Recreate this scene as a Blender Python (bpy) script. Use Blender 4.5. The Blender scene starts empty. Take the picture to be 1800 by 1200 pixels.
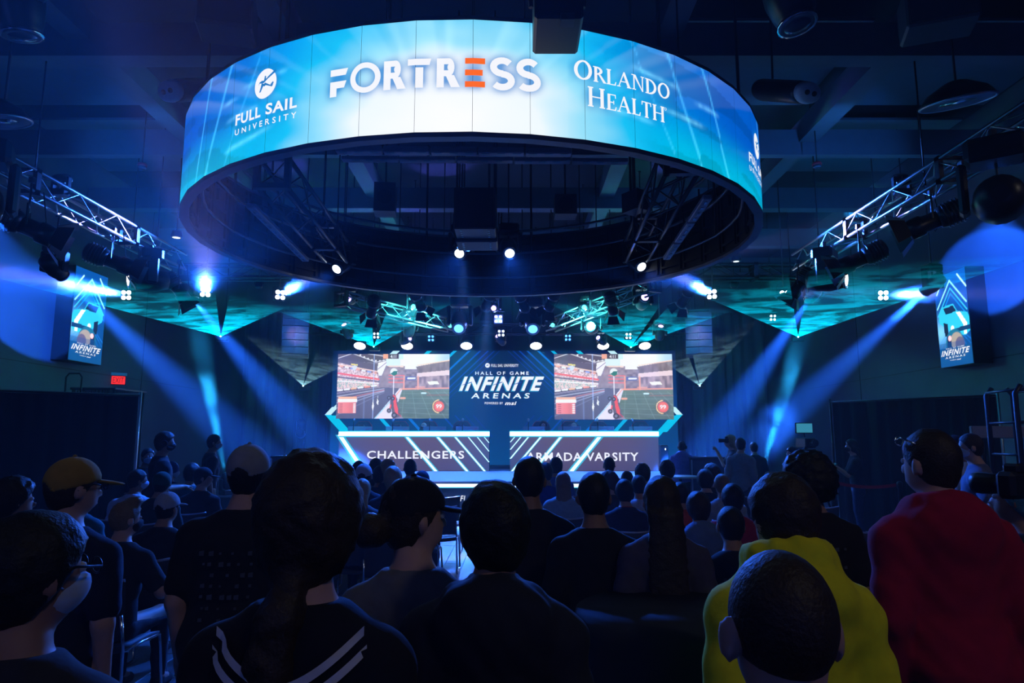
import bpy, bmesh, math, random
import numpy as np
from mathutils import Vector, Matrix, Euler
SC = bpy.context.scene
COL = SC.collection
random.seed(7)
RNG = np.random.default_rng(7)
R = math.radians
PI = math.pi

# ------------------------------------------------------------------ camera
EYE = Vector((0.0, 0.0, 1.72))
PITCH = R(8.06)
FPX = 1200.0
cam_data = bpy.data.cameras.new('camera')
cam_data.sensor_width = 36.0
cam_data.lens = 24.0
cam_data.clip_start = 0.05
cam_data.clip_end = 200.0
cam = bpy.data.objects.new('camera', cam_data)
COL.objects.link(cam)
cam.location = EYE
cam.rotation_euler = (R(90) + PITCH, 0, 0)
SC.camera = cam

# ------------------------------------------------------------------ view, world (thin even haze fills the hall)
SC.view_settings.view_transform = 'Standard'
SC.view_settings.look = 'None'
SC.view_settings.gamma = 1.0
SC.view_settings.use_curve_mapping = False
SC.view_settings.exposure = 0.0
SC.cycles.use_denoising = True
SC.cycles.max_bounces = 4
SC.cycles.diffuse_bounces = 2
SC.cycles.glossy_bounces = 2
SC.cycles.transmission_bounces = 2
SC.cycles.volume_bounces = 0
SC.cycles.transparent_max_bounces = 16
SC.cycles.sample_clamp_indirect = 3.0
HAZE_DENSITY = 0.0032
world = bpy.data.worlds.new('world')
SC.world = world
world.use_nodes = True
nt = world.node_tree
bg = nt.nodes['Background']
bg.inputs[0].default_value = (0.002, 0.006, 0.02, 1)
bg.inputs[1].default_value = 0.02
vs = nt.nodes.new('ShaderNodeVolumeScatter')
vs.inputs['Color'].default_value = (0.9, 0.95, 1.0, 1)
vs.inputs['Density'].default_value = HAZE_DENSITY
vs.inputs['Anisotropy'].default_value = 0.0
nt.links.new(vs.outputs[0], nt.nodes['World Output'].inputs['Volume'])


def lamp(name, kind, loc, energy, color, aim=None, size=None, blend=0.3, radius=0.05, area=1.0, parent=None):
    d = bpy.data.lights.new(name, kind)
    d.energy = energy
    d.color = color
    if kind == 'SPOT':
        d.spot_size = R(size)
        d.spot_blend = blend
        d.shadow_soft_size = radius
    elif kind == 'POINT':
        d.shadow_soft_size = radius
    elif kind == 'AREA':
        d.shape = 'DISK'
        d.size = area
    o = bpy.data.objects.new(name, d)
    COL.objects.link(o)
    o.location = loc
    if aim is not None:
        o.rotation_euler = (Vector(aim) - Vector(loc)).to_track_quat('-Z', 'Y').to_euler()
    if parent is not None:
        o.parent = parent
        o.matrix_parent_inverse = parent.matrix_basis.inverted()
    return o


# dim fill spots added behind the camera to light people's backs
lamp('fill_light', 'SPOT', (3.5, -2.2, 6.6), 110, (1.0, 0.93, 0.85), aim=(2.0, 2.6, 1.0), size=70, blend=0.8, radius=0.3)
lamp('fill_light', 'SPOT', (-4.5, -2.2, 6.6), 30, (0.85, 0.92, 1.0), aim=(-2.0, 2.6, 1.0), size=70, blend=0.8, radius=0.3)

lamp('fill_light', 'SPOT', (8.6, 2.0, 6.2), 90, (1.0, .90, .84), aim=(5.6, 9.5, 1.2), size=58, blend=.9, radius=.3)  # fill spot added to brighten the people by the right drape


# ------------------------------------------------------------------ placing: a pixel of the photograph -> a point of the hall
def ray(px, py):
    u = (px - 900) / FPX
    v = (600 - py) / FPX
    return Vector((u, math.cos(PITCH) - v * math.sin(PITCH), math.sin(PITCH) + v * math.cos(PITCH)))


def W(px, py, Y):
    r = ray(px, py)
    return EYE + r * (Y / r.y)


def WZ(px, py, z):
    r = ray(px, py)
    return EYE + r * ((z - EYE.z) / r.z)


def WX(px, py, x):
    r = ray(px, py)
    return EYE + r * (x / r.x)


# ------------------------------------------------------------------ materials
MATS = {}


def mat(name, col, rough=0.6, metal=0.0, grain=0.15, scale=40.0, bump=0.0, spec=0.3, sheen=0.0):
    if name in MATS:
        return MATS[name]
    m = bpy.data.materials.new(name)
    m.use_nodes = True
    t = m.node_tree
    b = t.nodes['Principled BSDF']
    b.inputs['Roughness'].default_value = rough
    b.inputs['Metallic'].default_value = metal
    b.inputs['Specular IOR Level'].default_value = spec
    if sheen:
        b.inputs['Sheen Weight'].default_value = sheen
    tc = t.nodes.new('ShaderNodeTexCoord')
    n = t.nodes.new('ShaderNodeTexNoise')
    n.inputs['Scale'].default_value = scale
    n.inputs['Detail'].default_value = 3
    t.links.new(tc.outputs['Object'], n.inputs['Vector'])
    mx = t.nodes.new('ShaderNodeMix')
    mx.data_type = 'RGBA'
    c = Vector(col[:3])
    mx.inputs[6].default_value = (*(c * (1 - grain)), 1)
    mx.inputs[7].default_value = (*(c * (1 + grain)), 1)
    t.links.new(n.outputs['Fac'], mx.inputs[0])
    t.links.new(mx.outputs[2], b.inputs['Base Color'])
    if bump:
        bp = t.nodes.new('ShaderNodeBump')
        bp.inputs['Strength'].default_value = bump
        bp.inputs['Distance'].default_value = 0.01
        t.links.new(n.outputs['Fac'], bp.inputs['Height'])
        t.links.new(bp.outputs[0], b.inputs['Normal'])
    MATS[name] = m
    return m


def emat(name, col, strength=1.0, sample=True, base=(0.01, 0.01, 0.01)):
    if name in MATS:
        return MATS[name]
    m = bpy.data.materials.new(name)
    m.use_nodes = True
    b = m.node_tree.nodes['Principled BSDF']
    b.inputs['Base Color'].default_value = (*base, 1)
    b.inputs['Roughness'].default_value = 0.5
    b.inputs['Emission Color'].default_value = (*col, 1)
    b.inputs['Emission Strength'].default_value = strength
    if not sample:
        m.cycles.emission_sampling = 'NONE'
    MATS[name] = m
    return m


def srgb(r, g, b):
    f = lambda c: (c / 255 / 12.92) if c / 255 <= 0.04045 else ((c / 255 + 0.055) / 1.055) ** 2.4
    return (f(r), f(g), f(b))


# ------------------------------------------------------------------ objects
def link(name, me, m=None, parent=None, loc=None, mw=None):
    o = bpy.data.objects.new(name, me)
    COL.objects.link(o)
    if parent is not None:
        o.parent = parent
    if mw is not None:
        o.matrix_basis = mw
    if loc is not None:
        o.location = loc
    if m is not None and len(me.materials) == 0:
        me.materials.append(m)
    return o


def tag(o, label=None, cat=None, group=None, kind=None):
    if label:
        o['label'] = label
    if cat:
        o['category'] = cat
    if group:
        o['group'] = group
    if kind:
        o['kind'] = kind
    return o


def thing(name, label, cat, loc=(0, 0, 0), rz=0.0, group=None):
    o = bpy.data.objects.new(name, None)
    COL.objects.link(o)
    o.location = loc
    o.rotation_euler = (0, 0, rz)
    o.empty_display_size = 0.1
    return tag(o, label, cat, group)


def copy_tree(o, parent=None, loc=None, rz=None, label=None):
    c = o.copy()
    COL.objects.link(c)
    if parent is not None:
        c.parent = parent
    for ch in list(o.children):
        copy_tree(ch, c)
    if loc is not None:
        c.location = loc
    if rz is not None:
        c.rotation_euler = (0, 0, rz)
    if label:
        c['label'] = label
    return c


class MB:
    """collects simple shapes into one mesh"""

    def __init__(self):
        self.v = []
        self.f = []
        self.sm = []

    def add(self, vs, fs, smooth=False):
        n = len(self.v)
        self.v += [tuple(v) for v in vs]
        self.f += [tuple(i + n for i in f) for f in fs]
        self.sm += [smooth] * len(fs)
        return self

    def box(self, c, s, rot=None, bev=0.0):
        x, y, z = s[0] / 2, s[1] / 2, s[2] / 2
        if bev > 0:
            b = min(bev, x * .9, y * .9, z * .9)
            # chamfered box: 24 vertices
            idx = {}
            vs = []
            for sx in (-1, 1):
                for sy in (-1, 1):
                    for sz in (-1, 1):
                        for k, p in enumerate(((x, y - b, z - b), (x - b, y, z - b), (x - b, y - b, z))):
                            idx[(sx, sy, sz, k)] = len(vs)
                            vs.append((sx * p[0], sy * p[1], sz * p[2]))
            fs = []
            I = idx
            for s_ in (-1, 1):
                q = [I[(s_, a, d, 0)] for a, d in ((-1, -1), (1, -1), (1, 1), (-1, 1))]
                fs.append(q if s_ > 0 else q[::-1])
                q = [I[(a, s_, d, 1)] for a, d in ((-1, -1), (1, -1), (1, 1), (-1, 1))]
                fs.append(q[::-1] if s_ > 0 else q)
                q = [I[(a, d, s_, 2)] for a, d in ((-1, -1), (1, -1), (1, 1), (-1, 1))]
                fs.append(q if s_ > 0 else q[::-1])
            for a in (-1, 1):
                for d in (-1, 1):
                    fs.append([I[(a, d, -1, 0)], I[(a, d, 1, 0)], I[(a, d, 1, 1)], I[(a, d, -1, 1)]])
                    fs.append([I[(a, -1, d, 0)], I[(a, 1, d, 0)], I[(a, 1, d, 2)], I[(a, -1, d, 2)]])
                    fs.append([I[(-1, a, d, 1)], I[(1, a, d, 1)], I[(1, a, d, 2)], I[(-1, a, d, 2)]])
                    for e in (-1, 1):
                        fs.append([I[(a, d, e, 0)], I[(a, d, e, 1)], I[(a, d, e, 2)]])
        else:
            vs = [(sx * x, sy * y, sz * z) for sx in (-1, 1) for sy in (-1, 1) for sz in (-1, 1)]
            fs = [(0, 1, 3, 2), (4, 6, 7, 5), (0, 4, 5, 1), (2, 3, 7, 6), (0, 2, 6, 4), (1, 5, 7, 3)]
        M = Matrix.Translation(Vector(c))
        if rot is not None:
            M = M @ (rot.to_4x4() if not isinstance(rot, tuple) else Euler(rot).to_matrix().to_4x4())
        return self.add([M @ Vector(v) for v in vs], fs)

    def tube(self, pts, r, n=8, closed=False, caps=True, smooth=True):
        P = [Vector(p) for p in pts]
        m = len(P)
        vs = []
        up = None
        for i in range(m):
            if closed:
                t = (P[(i + 1) % m] - P[i - 1])
            else:
                t = P[min(i + 1, m - 1)] - P[max(i - 1, 0)]
            t.normalize()
            if up is None:
                up = Vector((0, 0, 1)) if abs(t.z) < .9 else Vector((1, 0, 0))
            a = t.cross(up).normalized()
            b = a.cross(t).normalized()
            up = b
            rr = r[i] if isinstance(r, (list, tuple)) else r
            for k in range(n):
                w = 2 * PI * k / n
                vs.append(P[i] + a * (rr * math.cos(w)) + b * (rr * math.sin(w)))
        fs = []
        for i in range(m if closed else m - 1):
            j = (i + 1) % m
            for k in range(n):
                l = (k + 1) % n
                fs.append((i * n + k, i * n + l, j * n + l, j * n + k))
        self.add(vs, fs, smooth)
        if caps and not closed:
            nn = len(self.v) - m * n
            self.f.append(tuple(nn + k for k in range(n))[::-1])
            self.sm.append(False)
            self.f.append(tuple(nn + (m - 1) * n + k for k in range(n)))
            self.sm.append(False)
        return self

    def lathe(self, prof, n=20, M=None, smooth=True):
        """prof: list of (radius, height) along +Z"""
        M = M or Matrix.Identity(4)
        vs = []
        for r, h in prof:
            for k in range(n):
                w = 2 * PI * k / n
                vs.append(M @ Vector((r * math.cos(w), r * math.sin(w), h)))
        fs = []
        for i in range(len(prof) - 1):
            for k in range(n):
                l = (k + 1) % n
                fs.append((i * n + k, i * n + l, (i + 1) * n + l, (i + 1) * n + k))
        fs.append(tuple(range(n))[::-1])
        fs.append(tuple((len(prof) - 1) * n + k for k in range(n)))
        n0 = len(self.f)
        self.add(vs, fs, smooth)
        self.sm[-1] = self.sm[-2] = False
        return self

    def disc(self, r, n=20, M=None, z=0.0):
        M = M or Matrix.Identity(4)
        return self.add([M @ Vector((r * math.cos(2 * PI * k / n), r * math.sin(2 * PI * k / n), z)) for k in range(n)],
                        [tuple(range(n))])

    def prism(self, poly, y0, y1, M=None):
        """polygon in (x, z), extruded along y"""
        M = M or Matrix.Identity(4)
        n = len(poly)
        vs = [M @ Vector((x, y0, z)) for x, z in poly] + [M @ Vector((x, y1, z)) for x, z in poly]
        fs = [tuple(range(n)), tuple(range(n, 2 * n))[::-1]] + [(i, i + n, (i + 1) % n + n, (i + 1) % n) for i in range(n)]
        return self.add(vs, fs)

    def mesh(self, name, m=None):
        me = bpy.data.meshes.new(name)
        me.from_pydata(self.v, [], self.f)
        me.polygons.foreach_set('use_smooth', self.sm)
        if m is not None:
            me.materials.append(m)
        me.update()
        return me

    def build(self, name, m=None, parent=None, loc=None, mw=None):
        return link(name, self.mesh(name, m), None, parent, loc, mw)


def look(loc, aim, up='Y'):
    """matrix at loc whose +Z points to aim"""
    q = (Vector(aim) - Vector(loc)).to_track_quat('Z', up)
    return Matrix.Translation(Vector(loc)) @ q.to_matrix().to_4x4()


def text_mesh(s, size=1.0, bold=0.0, shear=0.0, spacing=1.0, sx=1.0, align='CENTER'):
    """flat lettering in the XZ plane, baseline at z = 0, as vertex and face lists"""
    cu = bpy.data.curves.new('lettering', 'FONT')
    cu.body = s
    cu.size = size
    cu.offset = bold
    cu.shear = shear
    cu.space_character = spacing
    cu.align_x = align
    cu.resolution_u = 3
    o = bpy.data.objects.new('lettering', cu)
    COL.objects.link(o)
    dg = bpy.context.evaluated_depsgraph_get()
    me = o.evaluated_get(dg).to_mesh()
    vs = [(v.co.x * sx, 0.0, v.co.y) for v in me.vertices]
    fs = [tuple(p.vertices) for p in me.polygons]
    o.evaluated_get(dg).to_mesh_clear()
    bpy.data.objects.remove(o)
    bpy.data.curves.remove(cu)
    return vs, fs
# ------------------------------------------------------------------ the hall
XL, XR, YB, YF, ZC = -9.9, 9.3, 25.0, -3.5, 8.2
m_wall = mat('painted_wall', (0.06, 0.066, 0.08), 0.7, grain=0.2, scale=1.3, bump=0.05)
m_ceil = mat('black_ceiling', (0.014, 0.015, 0.018), 0.8, grain=0.2, scale=2)
m_beam = mat('beam_paint', (0.10, 0.115, 0.14), 0.6, grain=0.12, scale=6)
m_black = mat('black_metal', (0.012, 0.012, 0.014), 0.45, 0.3, grain=0.2, scale=30)
m_blackp = mat('black_plastic', (0.015, 0.015, 0.018), 0.5, grain=0.2, scale=60)
m_alu = mat('aluminium', (0.55, 0.57, 0.6), 0.32, 1.0, grain=0.08, scale=50)
m_chrome = mat('chrome', (0.7, 0.72, 0.75), 0.15, 1.0, grain=0.03)
m_drape = mat('black_drape', (0.010, 0.0102, 0.013), 0.9, grain=0.2, scale=30, sheen=0.02)
m_curtain = mat('stage_curtain', (0.045, 0.05, 0.06), 0.85, grain=0.15, scale=30, sheen=0.05)
m_floor = mat('dark_floor', (0.035, 0.037, 0.04), 0.3, grain=0.3, scale=5)
m_plank = mat('floor_plank', (0.12, 0.125, 0.13), 0.42, grain=0.3, scale=9, bump=0.1)


def slab(name, c, s, m):
    o = MB().box(c, s).build(name, m)
    return tag(o, kind='structure')


CY, CYL = (YB + YF) / 2, YB - YF
floor = slab('floor', ((XL + XR) / 2, CY, -0.06), (XR - XL + .4, CYL + .4, 0.1), m_floor)
slab('ceiling', ((XL + XR) / 2, CY, ZC + .05), (XR - XL + .4, CYL + .4, .1), m_ceil)
wl = slab('wall_left', (XL - .05, CY, ZC / 2), (.1, CYL, ZC + .1), m_wall)
wr = slab('wall_right', (XR + .05, CY, ZC / 2), (.1, CYL, ZC + .1), m_wall)
slab('wall_back', ((XL + XR) / 2, YB + .05, ZC / 2), (XR - XL + .2, .1, ZC + .1), m_wall)
slab('wall_front', ((XL + XR) / 2, YF - .05, ZC / 2), (XR - XL + .2, .1, ZC + .1), m_wall)
# wall panel joints: recessed dark reveals on the side walls
for k, (x, s) in enumerate(((XL, 1), (XR, -1))):
    slab('trim_%d' % (k + 1), (x + s * .004, 9, 3.25), (.012, 25, .02), m_black)
    slab('trim_%d' % (k + 3), (x + s * .004, 18.2, 4.1), (.012, .02, 8.0), m_black)
# floor boards
pl = MB().box((0, 0, 0), (.246, 2.392, .014), bev=.003).mesh('plank', m_plank)
for i in range(18):
    for j in range(7):
        off = (.8 if i % 3 == 0 else 1.6 if i % 3 == 1 else 0)
        link('plank', pl, None, floor, loc=(-3.3 + i * .25, .4 + j * 2.4 + off - .6, -.006))
# ceiling beams
n = 5
for j, (y, hh, dd) in enumerate(((6.0, .5, .3), (9.05, .5, .3), (12.35, .5, .16), (15.45, .5, .3), (18.6, .5, .3), (21.7, .5, .3))):
    slab('trim_%d' % n, ((XL + XR) / 2, y, 7.02 + .25), (XR - XL, dd, hh), m_beam)
    n += 1
for x in (-6.1, -3.2, 2.2, 5.6):
    slab('trim_%d' % n, (x, CY, 7.02 + .45), (.34, CYL, .4), m_beam)
    n += 1
# acoustic ceiling panels between beams
for x, y in ((4.0, 10.7), (7.4, 10.7), (-8.0, 10.7), (7.4, 13.9), (-8.0, 13.9)):
    slab('trim_%d' % n, (x, y, 7.9), (2.8, 2.6, .05), m_beam)
    n += 1


def drape(name, x0, y0, x1, y1, z0, z1, m, label, folds=None, amp=.05, group=None, pole=True):
    L = math.hypot(x1 - x0, y1 - y0)
    t = thing(name, label, 'curtain', ((x0 + x1) / 2, (y0 + y1) / 2, 0), math.atan2(y1 - y0, x1 - x0), group)
    N = int(L / .035)
    wn = RNG.uniform(.6, 1.4, 400)
    xs = np.linspace(-L / 2, L / 2, N)
    ph = np.cumsum(wn[np.minimum((np.arange(N) / 5).astype(int), 399)] * 2 * PI * .035 / (folds or .28))
    vs, fs = [], []
    H = 5
    for h in range(H + 1):
        zz = z0 + (z1 - z0) * h / H
        a = amp * (1.15 - .5 * h / H)
        for i in range(N):
            vs.append((xs[i], a * math.sin(ph[i]) + .3 * a * math.sin(2.3 * ph[i] + h * .15), zz))
    for h in range(H):
        for i in range(N - 1):
            fs.append((h * N + i, h * N + i + 1, (h + 1) * N + i + 1, (h + 1) * N + i))
    mb = MB().add(vs, fs, True)
    mb.build('cloth', m, t)
    if pole:
        for sx in (-1, 1):
            MB().tube([(sx * (L / 2 + .03), .0, 0), (sx * (L / 2 + .03), 0, z1 + .08)], .022).box((sx * (L / 2 + .03), 0, .01), (.45, .45, .02)).build('pole', m_alu if sx > 0 else m_black, t)
        MB().tube([(-L / 2 - .03, 0, z1 + .02), (L / 2 + .03, 0, z1 + .02)], .018).build('crossbar', m_black, t)
    return t


a = W(-150, 690, 9.6)
b = W(243, 698, 11.3)
drape('pipe_drape', a.x, a.y, b.x, b.y, .02, 2.4, m_drape, 'black pleated pipe and drape screen in front of the left wall, below the exit sign', amp=.04)
a = W(1462, 712, 13.4)
b = W(1750, 700, 11.3)
drape('pipe_drape', a.x, a.y, b.x, b.y, .02, 2.4, m_drape, 'black pleated pipe and drape screen with grey end pole along the right wall', amp=.04)
drape('stage_curtain', -9.6, 24.3, -5.9, 24.3, .02, 6.2, m_curtain, 'tall dark blue-lit curtain hanging beside the stage, left of the video wall', folds=.4, amp=.09, pole=False)
drape('stage_curtain', 5.3, 24.3, 9.1, 24.3, .02, 6.2, m_curtain, 'tall dark blue-lit curtain hanging beside the stage, right of the video wall', folds=.4, amp=.09, pole=False)
# ------------------------------------------------------------------ pictures shown on LED screens (drawn as colours of small mesh cells)
def lin(c):
    return np.array(srgb(*c))


def vnoise(x, y, seed=0):
    """smooth value noise"""
    xi, yi = np.floor(x).astype(int), np.floor(y).astype(int)
    xf, yf = x - xi, y - yi
    h = lambda a, b: np.modf(np.abs(np.sin(a * 127.1 + b * 311.7 + seed * 74.7) * 43758.5453))[0]
    u, v = xf * xf * (3 - 2 * xf), yf * yf * (3 - 2 * yf)
    return (h(xi, yi) * (1 - u) + h(xi + 1, yi) * u) * (1 - v) + (h(xi, yi + 1) * (1 - u) + h(xi + 1, yi + 1) * u) * v


def sstep(a, b, x):
    t = np.clip((x - a) / (b - a), 0, 1)
    return t * t * (3 - 2 * t)


def led_mat(name, strength=1.0):
    m = bpy.data.materials.new(name)
    m.use_nodes = True
    t = m.node_tree
    b = t.nodes['Principled BSDF']
    b.inputs['Base Color'].default_value = (.01, .01, .012, 1)
    b.inputs['Roughness'].default_value = .5
    a = t.nodes.new('ShaderNodeAttribute')
    a.attribute_name = 'Col'
    t.links.new(a.outputs['Color'], b.inputs['Emission Color'])
    b.inputs['Emission Strength'].default_value = strength
    return m


def set_cols(me, cols):
    at = me.color_attributes.new('Col', 'FLOAT_COLOR', 'POINT')
    c = np.ones((len(me.vertices), 4), np.float32)
    c[:, :3] = cols
    at.data.foreach_set('color', c.ravel())


def grid_mesh(name, P, cols, m):
    """P: (h, w, 3) points, cols (h, w, 3)"""
    h, w = P.shape[:2]
    me = bpy.data.meshes.new(name)
    i = np.arange(h * w).reshape(h, w)
    f = np.stack([i[:-1, :-1], i[:-1, 1:], i[1:, 1:], i[1:, :-1]], -1).reshape(-1, 4)
    me.from_pydata(P.reshape(-1, 3).tolist(), [], f.tolist())
    set_cols(me, cols.reshape(-1, 3))
    me.materials.append(m)
    return me


def rast(tris, xs, ys):
    """coverage of triangles on the grid xs, ys"""
    out = np.zeros((len(ys), len(xs)), np.float32)
    for tr in tris:
        t = np.array(tr)
        i0, i1 = np.searchsorted(xs, [t[:, 0].min(), t[:, 0].max()])
        j0, j1 = np.searchsorted(ys, [t[:, 1].min(), t[:, 1].max()])
        if i1 <= i0 or j1 <= j0:
            continue
        X, Y = np.meshgrid(xs[i0:i1], ys[j0:j1])
        e = []
        for k in range(3):
            a, b = t[k], t[(k + 1) % 3]
            e.append((b[0] - a[0]) * (Y - a[1]) - (b[1] - a[1]) * (X - a[0]))
        e = np.array(e)
        out[j0:j1, i0:i1][(e >= 0).all(0) | (e <= 0).all(0)] = 1
    return out


def blur(a, n):
    k = np.hanning(2 * n + 3)[1:-1]
    k /= k.sum()
    a = np.apply_along_axis(lambda r: np.convolve(r, k, 'same'), 0, a)
    return np.apply_along_axis(lambda r: np.convolve(r, k, 'same'), 1, a)


def fan(poly):
    return [(poly[0], poly[i], poly[i + 1]) for i in range(1, len(poly) - 1)]


# ------------------------------------------------------------------ the LED ring
RCX, RCY, RA, RB, RZ0, RZ1 = -.48, 9.0, 3.70, 3.40, 4.35, 5.40
tt = np.linspace(0, 2 * PI, 20001) - PI / 2
ex, ey = RCX + RA * np.cos(tt), RCY + RB * np.sin(tt)
arc = np.concatenate([[0], np.cumsum(np.hypot(np.diff(ex), np.diff(ey)))])
RL = arc[-1]
NPAN = 44
SEG = RL / NPAN
S_OFF = 0.0                                     # a seam stands at s = S_OFF + k * SEG


def ring_xy(s):
    s = np.mod(s, RL)
    return np.interp(s, arc, ex), np.interp(s, arc, ey)


# find s of a pixel on the near side
def ring_sz(px, py):
    r = ray(px, py)
    # ellipse intersection in plan
    dx, dy = r.x, r.y
    A = (dx / RA) ** 2 + (dy / RB) ** 2
    B = 2 * (dx * (-RCX) / RA ** 2 + dy * (-RCY) / RB ** 2)
    Cc = (RCX / RA) ** 2 + (RCY / RB) ** 2 - 1
    D = B * B - 4 * A * Cc
    k = (-B - math.sqrt(max(D, 0))) / (2 * A)
    x, y, z = dx * k, dy * k, EYE.z + r.z * k
    th = math.atan2((y - RCY) / RB, (x - RCX) / RA)
    s = np.interp(np.mod(th + PI / 2, 2 * PI), tt + PI / 2, arc)
    return (s if s < RL / 2 else s - RL), z


S_OFF = ring_sz(831, 130)[0] % SEG
corner = [(S_OFF + k * SEG) for k in range(NPAN)]


def ring_pos(s, z, off=0.0):
    """point on the flat-panelled ring"""
    k = math.floor((s - S_OFF) / SEG)
    f = (s - S_OFF) / SEG - k
    x0, y0 = ring_xy(S_OFF + k * SEG)
    x1, y1 = ring_xy(S_OFF + (k + 1) * SEG)
    L = math.hypot(x1 - x0, y1 - y0)
    nx, ny = (y1 - y0) / L, -(x1 - x0) / L
    return (x0 + (x1 - x0) * f + nx * off, y0 + (y1 - y0) * f + ny * off, z)


def ring_text(vs, fs, s0, z0):
    """flat lettering (x, 0, z) laid round the ring: cut at the panel seams"""
    bm = bmesh.new()
    bv = [bm.verts.new((v[0] + s0, 0, v[2] + z0)) for v in vs]
    for f in fs:
        try:
            bm.faces.new([bv[i] for i in f])
        except ValueError:
            pass
    xs = [v.co.x for v in bm.verts]
    k0, k1 = math.floor((min(xs) - S_OFF) / SEG), math.ceil((max(xs) - S_OFF) / SEG)
    for k in range(k0, k1 + 1):
        bmesh.ops.bisect_plane(bm, geom=bm.verts[:] + bm.edges[:] + bm.faces[:], plane_co=(S_OFF + k * SEG, 0, 0), plane_no=(1, 0, 0))
    bmesh.ops.triangulate(bm, faces=bm.faces[:])
    bm.verts.index_update()
    V = [(v.co.x, v.co.z) for v in bm.verts]
    F = [tuple(v.index for v in f.verts) for f in bm.faces]
    bm.free()
    return V, F


def merge(parts):
    V, F = [], []
    for vs, fs in parts:
        n0 = len(V)
        V += list(vs)
        F += [tuple(i + n0 for i in f) for f in fs]
    return V, F


def poly(pts):
    return [(x, 0.0, z) for x, z in pts], [tuple(range(len(pts)))]


def fit(vf, x0, x1, z0, z1):
    """scale lettering to a box"""
    vs, fs = vf
    a = np.array(vs)
    mn, mx = a.min(0), a.max(0)
    return [(x0 + (v[0] - mn[0]) / (mx[0] - mn[0]) * (x1 - x0), 0.0, z0 + (v[2] - mn[2]) / (mx[2] - mn[2]) * (z1 - z0)) for v in vs], fs


def annulus(cx, cz, r0, r1, n=36, sx=1.0):
    vs, fs = [], []
    for k in range(n):
        a = 2 * PI * k / n
        for r in (r0, r1):
            vs.append((cx + sx * r * math.cos(a), 0.0, cz + r * math.sin(a)))
    for k in range(n):
        j = (k + 1) % n
        fs.append((2 * k, 2 * k + 1, 2 * j + 1, 2 * j))
    return vs, fs


def serif_word(word):
    """Roman capitals with thick and thin strokes and serifs, built stroke by stroke; cap height 1"""
    TK, TN, SH = .18, .085, .06

    def st(x0, z0, x1, z1, w):
        return poly([(x0 - w / 2, z0), (x0 + w / 2, z0), (x1 + w / 2, z1), (x1 - w / 2, z1)])

    def sf(x, z, w=.30):
        return poly([(x - w / 2, z), (x + w / 2, z), (x + w / 2, z + SH), (x - w / 2, z + SH)])

    def oval(cx, cz, rx, rz, a0, a1, tk, tn, n=28):
        vs, fs = [], []
        for k in range(n + 1):
            a = a0 + (a1 - a0) * k / n
            w = tn + (tk - tn) * abs(math.cos(a))
            vs.append((cx + rx * math.cos(a), 0, cz + rz * math.sin(a)))
            vs.append((cx + (rx - w) * math.cos(a), 0, cz + (rz - w) * math.sin(a)))
        for k in range(n):
            fs.append((2 * k, 2 * k + 2, 2 * k + 3, 2 * k + 1))
        return vs, fs
    G = {
        'O': (.92, [oval(.46, .5, .46, .52, 0, 2 * PI, TK, TN)]),
        'R': (.78, [st(.17, 0, .17, 1, TK), sf(.17, 0), sf(.12, 1 - SH, .25), oval(.25, .74, .36, .26, -PI / 2, PI / 2, TK, TN),
                    poly([(.1, .94), (.27, .94), (.27, 1), (.1, 1)]), poly([(.17, .48), (.27, .48), (.27, .54), (.17, .54)]),
                    poly([(.34, .5), (.5, .5), (.86, 0), (.66, 0)])]),
        'L': (.66, [st(.17, 0, .17, 1, TK), sf(.17, 0), sf(.17, 1 - SH), poly([(.17, 0), (.62, 0), (.66, .24), (.61, .24), (.54, .06), (.17, .06)])]),
        'A': (.9, [poly([(.05, 0), (.12, 0), (.45, .88), (.45, 1), (.42, 1)]), poly([(.42, 1), (.50, 1), (.88, 0), (.70, 0), (.40, .82)]),
                   poly([(.22, .33), (.64, .33), (.62, .39), (.24, .39)]), sf(.09, 0, .24), sf(.79, 0, .3)]),
        'N': (.92, [st(.15, 0, .15, 1, TN), st(.78, 0, .78, 1, TN), poly([(.08, 1), (.27, 1), (.81, .0), (.74, 0)]), sf(.15, 0, .26), sf(.78, 1 - SH, .26), sf(.08, 1 - SH, .2)]),
        'D': (.88, [st(.17, 0, .17, 1, TK), sf(.12, 0, .25), sf(.12, 1 - SH, .25), oval(.3, .5, .54, .5, -PI / 2, PI / 2, TK, TN),
                    poly([(.1, .94), (.31, .94), (.31, 1), (.1, 1)]), poly([(.1, 0), (.31, 0), (.31, .06), (.1, .06)])]),
        'H': (.98, [st(.17, 0, .17, 1, TK), st(.80, 0, .80, 1, TK), sf(.17, 0), sf(.17, 1 - SH), sf(.80, 0), sf(.80, 1 - SH), poly([(.2, .48), (.78, .48), (.78, .54), (.2, .54)])]),
        'E': (.68, [st(.17, 0, .17, 1, TK), sf(.12, 0, .25), poly([(.1, .94), (.58, .94), (.6, .76), (.65, .76), (.64, 1), (.1, 1)]), poly([(.2, .47), (.5, .47), (.5, .53), (.2, .53)]),
                    poly([(.47, .38), (.52, .38), (.52, .62), (.47, .62)]), poly([(.1, 0), (.64, 0), (.68, .24), (.63, .24), (.56, .06), (.1, .06)])]),
        'T': (.78, [st(.39, 0, .39, 1, TK), sf(.39, 0), poly([(.02, 1), (.76, 1), (.76, .76), (.71, .76), (.68, .94), (.1, .94), (.07, .76), (.02, .76)])]),
    }
    x, out = 0, []
    for k, ch in enumerate(word):
        wd, parts = G[ch]
        sc = 1.0 if k == 0 else .82
        for vs, fs in parts:
            out.append(([(x + v[0] * sc, 0, v[2] * sc) for v in vs], fs))
        x += wd * sc + .06
    return merge(out)


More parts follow.
